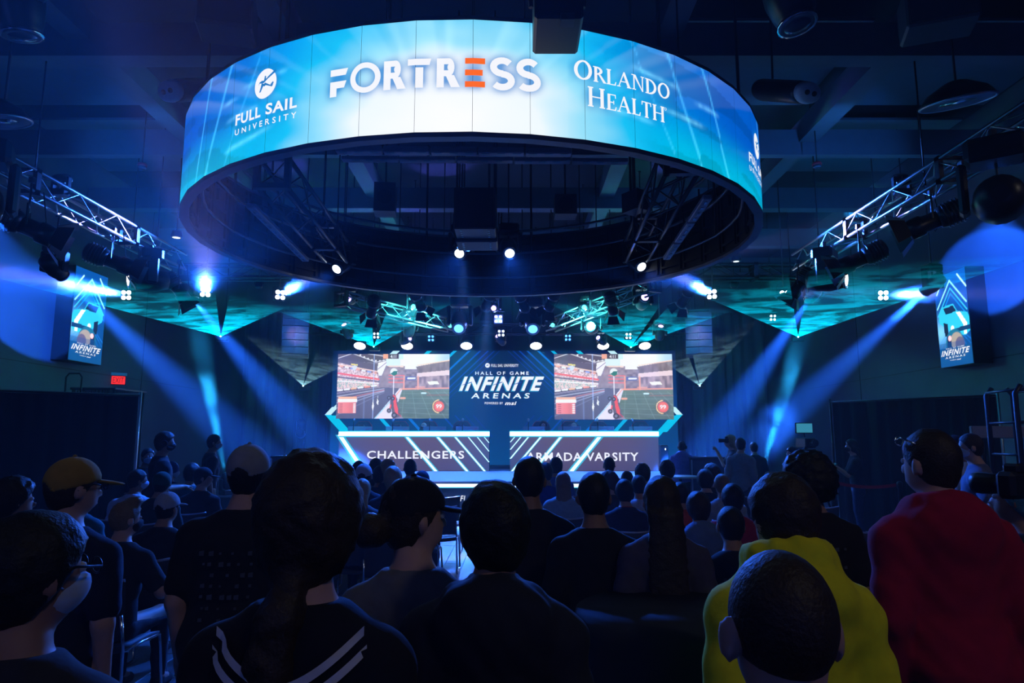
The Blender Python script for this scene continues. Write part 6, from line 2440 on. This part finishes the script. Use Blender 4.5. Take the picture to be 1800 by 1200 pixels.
# standing farther away
stand(283, 758, 8.6, 'staff member in black with a headset standing by the left drape', face=R(-50), yaw=-20, hair='full', hc='brown', top=BLK, arms=('front', 'front'), extra=('headset',), mask='black')
stand(258, 786, 9.4, 'masked person in black half hidden by the left drape edge', face=R(-130), hair='short', top=BLK, mask='white', arms=('down', 'lap'))
stand(371, 762, 11.0, 'man in black shirt and tan trousers standing before the left curtain', face=R(-55), yaw=-15, hair='short', top=BLK, bottom=(.22, .15, .10), mask='white', extra=('lanyard',))
stand(1300, 768, 12.4, 'man in a grey button shirt standing sideways near the right case', face=R(-32), hair='short', top=(.15, .19, .23), sleeve='long', bottom=(.05, .07, .12), build=1.05)
stand(1288, 763, 13.6, 'blond woman in black taking a photograph by the right curtain', face=R(75), hair='long', hc='blond', top=BLK, arms=('camera', 'camera'), skin='light', pitch=4)
stand(1326, 776, 14.4, 'person in dark clothes raising one hand behind the man in grey', hair='short', top=DK, arms=('raise', 'down'), skin='light')
stand(1197, 774, 15.2, 'big man in a blue hoodie with headphones by the right end of the stage', face=R(-25), yaw=-25, hair='short', top=(.14, .14, .42), sleeve='long', hood=.4, build=1.3, lean=10, extra=('headset',), arms=('front', 'front'))
stand(1502, 771, 12.2, 'woman in black with long dark hair raising both hands before the right drape', face=R(68), hair='long', top=BLK, bottom=(.02, .035, .09), arms=('wave', 'wave'), skin='light', extra=('watch',), mask='black')
stand(1716, 760, 6.6, 'masked man in a grey shirt with hand on hip at the right drape pole', face=R(55), yaw=15, hair='short', hc='brown', top=(.12, .13, .19), mask='white', arms=('hip', 'hip'), skin='light', build=1.08)
stand(1688, 764, 7.6, 'person in a white shirt half hidden behind the red hoodie', face=R(50), hair='short', top=(.55, .58, .62), arms=('front', 'front'), cap='front', capc=BLK)
stand(1398, 784, 10.4, 'long haired person facing left behind the curly haired one', face=R(100), hair='long', top=DK, skin='light')

# ------------------------------------------------------------------ stacking chairs
m_chair = mat('chair_mesh', (.030, .033, .040), .6, grain=.35, scale=140, bump=.2)
m_edge = mat('chair_rim', (.30, .32, .36), .3, .35, grain=.1)


def make_chair(label):
    t = thing('stacking_chair', label, 'chair', (0, 0, 0), 0, 'stacking chairs in rows')
    N, H = 10, 6
    vs = []
    for s_ in (0, .018):
        for j in range(H + 1):
            z = .50 + .34 * j / H
            for i in range(N + 1):
                u = -1 + 2 * i / N
                vs.append((u * (.235 + .01 * j / H), -.25 - .05 * j / H - .045 * (1 - u * u) + s_, z + .022 * (u * u) * (j / H)))
    fs = []
    K = (N + 1) * (H + 1)
    for j in range(H):
        for i in range(N):
            q = j * (N + 1) + i
            fs += [(q, q + 1, q + N + 2, q + N + 1)[::-1], (K + q, K + q + 1, K + q + N + 2, K + q + N + 1)]
    for i in range(N):
        fs += [(i, i + 1, K + i + 1, K + i), (H * (N + 1) + i + 1, H * (N + 1) + i, K + H * (N + 1) + i, K + H * (N + 1) + i + 1)]
    MB().add(vs, fs, True).build('backrest', m_chair, t)
    rim = [(vs[H * (N + 1) + i][0], vs[H * (N + 1) + i][1] + .009, vs[H * (N + 1) + i][2]) for i in range(N + 1)]
    MB().tube(rim, .011, 6).build('top_rim', m_edge, t)
    b = MB()
    vs = []
    for zz in (-.016, .016):
        for j in range(5):
            y = -.22 + .44 * j / 4
            for i in range(7):
                u = -1 + 2 * i / 6
                vs.append((u * .225, y, .44 + zz - .02 * (1 - u * u) - .02 * (j == 4)))
    fs = []
    for j in range(4):
        for i in range(6):
            q = j * 7 + i
            fs += [(q, q + 1, q + 8, q + 7)[::-1], (35 + q, 35 + q + 1, 35 + q + 8, 35 + q + 7)]
    rimi = [0, 1, 2, 3, 4, 5, 6, 13, 20, 27, 34, 33, 32, 31, 30, 29, 28, 21, 14, 7]
    fs += [(rimi[i], rimi[(i + 1) % 20], 35 + rimi[(i + 1) % 20], 35 + rimi[i]) for i in range(20)]
    b.add(vs, fs, True).build('seat', m_chair, t)
    for sx in (-1, 1):
        MB().tube([(sx * .235, -.29, .66), (sx * .24, -.25, .46), (sx * .25, -.26, .03), (sx * .25, -.22, .012), (sx * .25, .22, .012), (sx * .25, .25, .03), (sx * .235, .20, .42), (sx * .23, .0, .43), (sx * .23, -.22, .43)], .0105, 6).build('sled_leg', m_chrome, t)
    MB().tube([(-.23, .1, .415), (.23, .1, .415)], .009, 6).tube([(-.23, -.15, .415), (.23, -.15, .415)], .009, 6).build('crossbar', m_chrome, t)
    return t


chair0 = None
SPOTS = []


def chair(x, y, label, rz=0.0):
    global chair0
    SPOTS.append((x, y))
    TAKEN.append((x, y))
    if chair0 is None:
        chair0 = make_chair(label)
        chair0.location = (x, y, 0)
        chair0.rotation_euler = (0, 0, rz)
        return chair0
    return copy_tree(chair0, None, (x, y, 0), rz, label)


def sit(px, py, label, who, **kw):
    p = seated(px, py, label, **kw)
    chair(p.x, p.y, 'black stacking chair under the ' + who)


LB = (.02, .14, .30)
sit(247, 824, 'seated man in a white polo shirt left of the aisle, looking right', 'man in the white polo', yaw=-50, hair='short', top=(.52, .54, .60), mask='white', build=1.15)
sit(304, 811, 'seated person in a navy beanie with mask, looking right', 'person in the navy beanie', yaw=-65, hair='short', cap='beanie', capc=(.02, .04, .14), top=NAVY, mask='white')
sit(289, 829, 'seated person in a dark green beanie behind the pale cap', 'person in the green beanie', hair='short', cap='beanie', capc=(.015, .07, .055), top=(.015, .03, .03))
sit(301, 864, 'seated person in a pale grey cap and dark shirt by the left aisle chairs', 'person in the pale cap', yaw=-12, hair='short', cap='front', capc=(.36, .38, .40), top=BLK)
sit(231, 879, 'seated man with swept up hair, black mask and arm over the next chair', 'man with swept up hair', yaw=-38, hair='quiff', hc='light', top=BLK, mask='black', arms=('lap', 'rest'), extra=('watch',), skin='light', h=.015)
sit(341, 814, 'seated person with dark hair and teal shirt in front of the staff man', 'person in the teal shirt left', hair='full', top=(.02, .11, .13))
sit(361, 821, 'seated man in a black cap with orange lanyard, looking right', 'man with the orange lanyard', yaw=-65, hair='short', cap='front', capc=BLK, top=(.02, .02, .026), extra=('lanyard',), skin='light')
sit(154, 850, 'seated person in a teal shirt hidden behind the mustard cap', 'person behind the mustard cap', hair='short', top=(.02, .10, .12))
sit(511, 808, 'seated person with dark hair in front of the covered blue case', 'person before the blue case', hair='short', top=NAVY)
sit(548, 804, 'seated person with pale grey hair beside the covered blue case', 'grey haired person', hair='full', hc='grey', top=DK)
sit(585, 809, 'seated person with dark hair at the left end of the CHALLENGERS desk', 'person at the left desk end', hair='short', top=NAVY)
sit(609, 814, 'seated person in a black cap before the first desk line', 'person in the black cap', hair='short', cap='front', capc=(.02, .02, .03), top=NAVY)
sit(632, 809, 'seated person with dark hair just behind the white cap', 'person behind the white cap', hair='short', top=DK)
sit(641, 815, 'seated person in a white cap below the word CHALLENGERS', 'person in the white cap', hair='short', cap='front', capc=(.5, .52, .55), top=NAVY)
sit(662, 806, 'seated person with dark hair under the first letters of CHALLENGERS', 'person under CHALLENGERS', hair='full', top=DK)
sit(669, 819, 'seated man with dark hair, navy shirt and orange collar', 'man with the orange collar', hair='full', top=NAVY, extra=('lanyard',))
sit(683, 809, 'seated person with curly blond hair below CHALLENGERS', 'person with blond curls', hair='curly', hc='blond', top=DK)
sit(692, 820, 'seated person in a white and navy cap with blond hair', 'person in the white and navy cap', hair='full', hc='blond', cap='front', capc=(.33, .37, .45), top=NAVY)
sit(722, 806, 'seated man with short dark hair below the letter G of CHALLENGERS', 'man below the letter G', hair='short', top=BLK)
sit(743, 827, 'seated person in a dark blue beanie above the dark cap', 'person in the dark blue beanie', hair='short', cap='beanie', capc=(.015, .05, .12), top=DK)
sit(639, 841, 'seated woman with long straight blond hair left of the dark cap', 'woman with long blond hair', hair='long', hc='blond', top=(.05, .06, .08))
sit(704, 842, 'seated person with pale hair behind the dark cap', 'pale haired person behind the cap', hair='bob', hc='grey', top=(.12, .14, .16))
sit(959, 812, 'seated person in a navy shirt just right of the tall man', 'person in the navy shirt', hair='short', top=(.015, .03, .16), build=1.1)
sit(977, 804, 'seated person with neat dark hair and blue shirt below ARMADA', 'person in the blue shirt', hair='full', top=(.05, .12, .40))
sit(989, 829, 'seated woman with long brown hair, pale blue top and dark strap', 'woman in the pale blue top', hair='long', hc='light', top=(.20, .30, .36), skin='light')
sit(1070, 803, 'seated man with dark hair and dark jacket below VARSITY', 'man in the dark jacket', hair='short', top=(.015, .018, .03), build=1.1)
sit(1068, 829, 'seated person with curly hair turned to face left', 'curly haired person facing left', yaw=75, hair='curly', hc='brown', top=DK, skin='light')
sit(1101, 827, 'seated person with dark hair in front of the dark jacket man', 'person before the dark jacket', hair='short', top=NAVY)
sit(1096, 843, 'seated person in a navy shirt with thin red collar', 'person with the red collar', hair='full', top=(.02, .025, .06), extra=('redcollar',))
sit(1128, 816, 'seated person with bushy dark hair below the last letters of VARSITY', 'person below the last letters', hair='curly', top=DK)
sit(1121, 834, 'seated person in a pale shirt left of the very long hair', 'person in the pale shirt', hair='short', top=(.30, .36, .42))
sit(1171, 810, 'seated person with curly dark hair at the right end of the right desk', 'person at the right desk end', hair='curly', top=(.10, .13, .18))
sit(1193, 846, 'seated person in a red and orange shirt right of the long hair', 'person in red and orange', hair='short', hc='black', top=(.42, .05, .02))
sit(1237, 825, 'seated man with thick dark hair holding up a lit phone', 'man with the lit phone', hair='full', top=(.015, .018, .022), arms=('lap', 'camera'))
sit(1249, 816, 'seated person with brown hair before the right case', 'person before the right case', hair='curly', hc='brown', top=DK)
sit(1266, 832, 'seated person with fair hair and grey striped shirt', 'person in the striped shirt', hair='short', hc='light', top=(.22, .27, .32), print_=5)
sit(1284, 851, 'seated person with dark hair in a dark red shirt', 'person in the dark red shirt', hair='full', top=(.30, .015, .03), build=1.25)
sit(1224, 864, 'seated person in a slate blue hooded top', 'person in the slate blue hood', hair='full', hc='brown', top=(.10, .16, .28), sleeve='long', hood=.3, build=1.15)
sit(1279, 888, 'seated man in a black shirt with white dotted print on the back', 'man with the dotted print', hair='short', top=(.013, .015, .022), print_=5, skin='mid', h=.015)

# empty and half hidden chairs, row by row
EMPTY = [(238, 1003, 'nearest empty black chair on the left, below the man with swept up hair'), (283, 951, 'empty black chair right of the man with swept up hair'), (170, 946, 'black chair left of the man with swept up hair'),
         (203, 897, 'empty black chair in front of the mustard cap man'), (322, 898, 'black chair beside the pale cap, right side'), (120, 915, 'black chair behind the mustard cap man at the left'),
         (1535, 932, 'empty black chair left of the red hoodie, farthest of three'), (1530, 961, 'empty black chair left of the red hoodie, middle of three'), (1527, 1003, 'empty black chair left of the red hoodie, nearest of three'),
         (1003, 889, 'empty black chair below the woman in the pale blue top, farther one'), (1012, 906, 'empty black chair below the woman in the pale blue top, nearer one'), (1093, 911, 'empty black chair below the red collar'),
         (1115, 930, 'empty black chair left of the very long hair'), (780, 872, 'empty black chair at the left side of the aisle, farthest'), (770, 889, 'empty black chair at the left side of the aisle, middle'),
         (752, 914, 'empty black chair at the left side of the aisle, nearest'), (1238, 1002, 'black chair behind the dotted print shirt, left side'), (1330, 1003, 'black chair hidden behind the yellow hoodie'),
         (1460, 962, 'black chair behind the curly haired person'), (1370, 905, 'black chair in front of the curly haired person'), (660, 900, 'black chair right of the long blond hair'), (590, 900, 'black chair left of the long blond hair'),
         (470, 905, 'black chair in front of the grey cap man'), (560, 880, 'black chair ahead of the frizzy ponytail'), (1330, 872, 'empty black chair beside the man in grey'), (905, 880, 'black chair hidden by the tall man'), (1440, 890, 'black chair near the red belt')]
for px, py, lab in EMPTY:
    p = WZ(px, py, .86)
    x, y = p.x, p.y + .28
    if min([(x - a_) ** 2 + (y - b_) ** 2 for a_, b_ in TAKEN]) > .30:
        chair(x, y, lab)

# players behind the desks
for px, py, lab, kw in ((745, 742, 'player in a white cap behind the third monitor of the CHALLENGERS desk', dict(cap='front', capc=(.5, .52, .55))), (805, 746, 'player with headset behind the fourth monitor of the CHALLENGERS desk', dict(extra=('headset',))),
                        (955, 738, 'player with headset behind the first monitor of the ARMADA VARSITY desk', dict(extra=('headset',))), (1009, 742, 'player in a white cap behind the second monitor of the ARMADA VARSITY desk', dict(cap='front', capc=(.5, .52, .55)))):
    p = W(px, py, 21.7)
    person(lab, p.x, 21.82, height=1.75 * (p.z - HS - .58) / .925, z=HS, face=PI, pose='sit', seat=.57, hair='short', top=NAVY, arms=('lap', 'lap'), lean=12, h=.024, **kw)
# ------------------------------------------------------------------ things round the hall
def belt_post(p, label, belt_to=None, belt_label=None):
    t = thing('stanchion', label, 'post', p)
    MB().lathe([(.17, 0), (.17, .02), (.05, .05), (.032, .06), (.032, .95), (.04, .96), (.04, 1.04), (.02, 1.06)], 16).build('post', m_black, t)
    return t


m_belt = mat('red_belt', (.42, .012, .02), .7)


def belt(name, a, b, sag, label):
    a, b = Vector(a), Vector(b)
    vs, fs = [], []
    for i in range(13):
        f = i / 12
        p = a.lerp(b, f) - Vector((0, 0, sag * 4 * f * (1 - f)))
        for dz in (-.025, .025):
            for dy in (-.002, .002):
                vs.append((p.x - a.x, p.y - a.y + dy, p.z - a.z + dz))
    for i in range(12):
        q = 4 * i
        fs += [(q, q + 2, q + 6, q + 4), (q + 1, q + 5, q + 7, q + 3), (q, q + 4, q + 5, q + 1), (q + 2, q + 3, q + 7, q + 6)]
    o = MB().add(vs, fs).build(name, m_belt, None, loc=a)
    return tag(o, label, 'barrier belt')


ps = [W(1344, 827, 11.6), W(1392, 824, 11.0), W(1462, 831, 11.4), W(1580, 833, 10.8)]
labs = ('black belt post beside the bright floor light', 'black belt post behind the curly haired person', 'black belt post left of the woman raising her hands', 'black belt post near the red hoodie')
for p, l in zip(ps, labs):
    belt_post((p.x, p.y, 0), l)
for i, l in enumerate(('short red barrier belt beside the bright floor light', 'red barrier belt behind the curly haired person', 'red barrier belt running along the right drape')):
    a, b = ps[i].copy(), ps[i + 1].copy()
    a.z = b.z = 1.0
    d = (b - a).normalized() * .05
    belt('barrier_belt', a + d, b - d, .05, l)
# covered cases with bluish tops left and right of the stage
m_case = mat('blue_cover', (.05, .06, .12), .6, grain=.15, scale=12)
for px0, px1, py, Y, lab in ((474, 541, 801, 14.9, 'covered equipment case standing left of the stage'), (1214, 1277, 803, 14.9, 'covered equipment case standing right of the stage')):
    a, b = W(px0, py, Y), W(px1, py, Y)
    w_ = b.x - a.x
    t = thing('equipment_case', lab, 'case', ((a.x + b.x) / 2, Y, 0))
    MB().box((0, .4, (a.z - .03) / 2 + .03), (w_ - .04, .7, a.z - .10), bev=.015).build('body', m_case, t)
    MB().box((0, .4, a.z - .02), (w_, .76, .04), bev=.01).build('lid', m_case, t)
    for sx in (-1, 1):
        for sy in (.1, .7):
            MB().lathe([(.03, 0), (.03, .05)], 10, Matrix.Translation((sx * (w_ / 2 - .08), sy, .0))).build('castor', m_black, t)
    for sx in (-1, 1):
        MB().box((sx * (w_ / 2 - .03), .05, a.z / 2), (.03, .03, a.z - .12)).build('corner_strip', m_alu, t)
# tall lamp tree on the left of the stage
p = W(529, 745, 22.4)
t = thing('lamp_tower', 'tall dark lamp tower with heads on top, left of the CHALLENGERS desk', 'stand', (p.x, 22.4, HS))
H = p.z - HS
t.location.z = 0
H = p.z
for sx in (-.12, .12):
    for sy in (-.12, .12):
        MB().tube([(sx, sy, .02), (sx, sy, H - .5)], .022, 6).build('upright', m_dtruss, t)
for k in range(6):
    z = .1 + k * (H - .7) / 5.0
    MB().box((0, 0, z), (.26, .26, .02)).build('shelf_plate', m_dtruss, t)
MB().box((0, 0, .01), (.7, .7, .02)).build('base', m_black, t)
MB().lathe([(.06, -.16), (.14, -.12), (.15, .06), (.12, .16)], 14, Matrix.Translation((0, -.02, H - .3)) @ Matrix.Rotation(R(70), 4, 'X')).build('lower_head', m_fix, t)
MB().lathe([(.06, -.16), (.13, -.12), (.14, .06), (.11, .16)], 14, Matrix.Translation((.03, 0, H - .02)) @ Matrix.Rotation(R(30), 4, 'X')).build('upper_head', m_fix, t)
for sx in (-1, 1):
    MB().box((sx * .17, 0, H - .1), (.04, .1, .4), bev=.01).build('yoke_arm', m_fix, t)
# small speaker beside the right desk
p = W(1164, 782, 20.6)
t = thing('stage_speaker', 'slim dark speaker standing on the stage at the right desk end', 'speaker', (p.x + .06, 20.6, HS))
MB().box((0, .2, (p.z - HS) / 2), (.24, .4, p.z - HS), bev=.02).build('cabinet', m_cab, t)
MB().box((0, -.002, (p.z - HS) / 2), (.2, .01, p.z - HS - .06)).build('grille', m_grill, t)
MB().box((.03, -.008, p.z - HS - .12), (.02, .004, .05)).build('badge', E_WHITE, t)
# stool with white top
p = W(1196, 836, 14.6)
t = thing('round_stool', 'round white topped table beside the man in the blue hoodie', 'table', (p.x, 14.6, 0))
MB().lathe([(.40, p.z - .04), (.42, p.z - .02), (.41, p.z)], 24).build('top', mat('white_top', (.55, .58, .62), .4), t)
MB().lathe([(.25, 0), (.25, .02), (.035, .05), (.035, p.z - .04)], 16).build('pedestal', m_black, t)
# lit camera display on a stand at the right
p = W(1413, 752, 13.0)
t = thing('camera_stand', 'small camera with lit flip screen on a stand before the right wall', 'camera', (p.x, 13.0, 0), R(10))
MB().box((0, 0, p.z), (.36, .03, .2), bev=.01).build('screen_back', m_blackp, t)
MB().add([(-.165, -.017, p.z - .085), (.165, -.017, p.z - .085), (.165, -.017, p.z + .085), (-.165, -.017, p.z + .085)], [(0, 1, 2, 3)]).build('screen', emat('flip_screen', srgb(60, 150, 180), .8), t)
MB().box((.1, .12, p.z - .28), (.22, .34, .2), bev=.02).build('body', m_fix, t)
MB().lathe([(.05, 0), (.06, .12), (.065, .14)], 12, Matrix.Translation((.1, -.05, p.z - .28)) @ Matrix.Rotation(R(90), 4, 'X')).build('lens', m_fix, t)
MB().tube([(0, 0, p.z - .1), (.08, .1, p.z - .2)], .012, 6).build('screen_arm', m_black, t)
for k in range(3):
    w = R(90 + 120 * k)
    MB().tube([(.1, .12, p.z - .38), (.1 + .5 * math.cos(w), .12 + .5 * math.sin(w), .01)], .018, 6).build('leg', m_black, t)
# hand camera of the photographer, phone of the man on the right, camera at the right edge
for px, py, Y, rz, lab, s_ in ((1277, 774, 13.55, R(75), 'black photo camera held up by the blond woman', 1.0), (1786, 852, 2.62, R(25), 'black camera held up at the right edge of the picture', 1.0)):
    p = W(px, py, Y)
    t = thing('photo_camera', lab, 'camera', p, rz)
    MB().box((0, 0, 0), (.15, .07, .10), bev=.015).build('body', m_blackp, t)
    MB().box((0, 0, .06), (.06, .06, .04), bev=.01).build('viewfinder', m_blackp, t)
    MB().lathe([(.036, 0), (.038, .04), (.042, .10), (.040, .12)], 16, Matrix.Translation((0, .03, 0)) @ Matrix.Rotation(-PI / 2, 4, 'X')).build('lens', m_fix, t)
    MB().lathe([(.036, .0), (.038, .01)], 16, Matrix.Translation((0, .09, 0)) @ Matrix.Rotation(-PI / 2, 4, 'X')).build('lens_ring', mat('gold_ring', (.5, .38, .05), .3, .8), t)
p = W(1248, 865, 10.9)
t = thing('smartphone', 'small lit phone held beside the thick dark hair', 'phone', p, 0)
MB().box((0, 0, 0), (.075, .009, .15), bev=.004).build('case', m_blackp, t)
MB().add([(-.034, -.006, -.07), (.034, -.006, -.07), (.034, -.006, .07), (-.034, -.006, .07)], [(0, 1, 2, 3)]).build('screen', emat('phone_screen', (.55, .5, .75), .9), t)
# metal cage cart by the left wall and the ladder rack at the right wall
p = WX(205, 686, XL + .9)
t = thing('cage_cart', 'black metal cage with hoop handle standing under the exit sign', 'cart', (XL + .75, p.y, 0))
zt2 = p.z
for sx in (-.45, .45):
    for sy in (-.6, .6):
        MB().tube([(sx, sy, .1), (sx, sy, zt2)], .022, 6).build('post', m_black, t)
MB().box((0, 0, zt2), (1.0, 1.3, .05), bev=.01).build('top_plate', m_dtruss, t)
MB().box((0, 0, .12), (1.0, 1.3, .05)).build('deck', m_black, t)
for k in range(12):
    y = -.55 + k * .1
    MB().tube([(-.45, y, .12), (-.45, y, zt2)], .008, 5).build('bar', m_black, t)
    MB().tube([(-.42 + k * .0765, -.6, .12), (-.42 + k * .0765, -.6, zt2)], .008, 5).build('bar', m_black, t)
MB().tube([(-.40, -.95, .1), (-.40, -.95, zt2 + .22), (-.34, -.95, zt2 + .3), (-.12, -.95, zt2 + .3), (-.06, -.95, zt2 + .22), (-.06, -.95, .1)], .02, 8).build('hoop_handle', m_black, t)
for sx in (-.4, .4):
    for sy in (-.5, .5):
        MB().lathe([(.05, 0), (.05, .1)], 10, Matrix.Translation((sx, sy, 0))).build('castor', m_black, t)
p0, p1 = W(1784, 676, 6.9), W(1830, 676, 6.9)
t = thing('ladder_rack', 'tall black metal rack with rounded bars at the right edge', 'rack', ((p0.x + p1.x) / 2, 6.9, 0), R(-6))
hw, zt3 = (p1.x - p0.x) / 2, p0.z
for k in range(3):
    for sx in (-1, 1):
        pass
for sx in (-1, 1):
    MB().tube([(sx * hw, 0, 0), (sx * hw, 0, zt3 - .08), (sx * (hw - .06), 0, zt3)], .026, 8).build('upright', m_dtruss, t)
    MB().tube([(sx * hw, .5, 0), (sx * hw, .5, zt3 - .08), (sx * (hw - .06), .5, zt3)], .026, 8).build('upright', m_dtruss, t)
for k in range(7):
    z = .25 + k * (zt3 - .3) / 6
    MB().tube([(-hw, 0, z), (hw, 0, z)], .018, 6).build('rung', m_dtruss, t)
    MB().tube([(-hw, 0, z), (-hw, .5, z)], .014, 6).build('side_bar', m_dtruss, t)
    MB().tube([(hw, 0, z), (hw, .5, z)], .014, 6).build('side_bar', m_dtruss, t)
# pale folded table leaning by the rack, bin
p0, p1 = W(1752, 748, 8.6), W(1782, 770, 8.6)
t = thing('folded_table', 'pale folded table top standing behind the right drape pole', 'table', ((p0.x + p1.x) / 2 + .3, 8.8, 0))
MB().box((0, 0, p0.z / 2 + p1.z / 2), (1.2, .06, p0.z - p1.z), bev=.01).build('top', mat('pale_top', (.30, .31, .33), .6), t)
for sx in (-.45, .45):
    MB().tube([(sx, .02, 0), (sx, .02, p1.z)], .02, 6).build('leg', m_black, t)
t = thing('waste_bin', 'round grey bin on the floor behind the right drape pole', 'bin', ((p0.x + p1.x) / 2 + .1, 8.3, 0))
MB().lathe([(.20, 0), (.26, .95), (.28, .97), (.28, 1.0), (.25, 1.0)], 20).build('body', mat('bin_grey', (.09, .10, .11), .5), t)
MB().lathe([(.28, 1.0), (.27, 1.04), (.1, 1.1), (.001, 1.11)], 20).build('lid', m_blackp, t)
# dark round table with cloth in front of the yellow hoodie
p = WZ(1205, 1087, 1.05)
t = thing('cocktail_table', 'dark round standing table with black cloth left of the yellow hoodie', 'table', (p.x, p.y + .12, 0))
n_ = 48
vs = [((.40 + .02 * math.sin(9 * 2 * PI * i / n_) * f) * math.cos(2 * PI * i / n_), (.40 + .02 * math.sin(9 * 2 * PI * i / n_) * f) * math.sin(2 * PI * i / n_), z) for z, f in ((1.05, 0), (1.0, .6), (.5, 1.2), (.06, 2.2)) for i in range(n_)]
fs = [(j * n_ + i, (j + 1) * n_ + i, (j + 1) * n_ + (i + 1) % n_, j * n_ + (i + 1) % n_) for j in range(3) for i in range(n_)] + [tuple(range(n_))]
MB().add(vs, fs, True).build('cloth', mat('table_cloth', (.02, .021, .028), .8), t)
MB().lathe([(.28, 0), (.28, .03), (.04, .06), (.04, 1.03)], 16).build('pedestal', m_black, t)
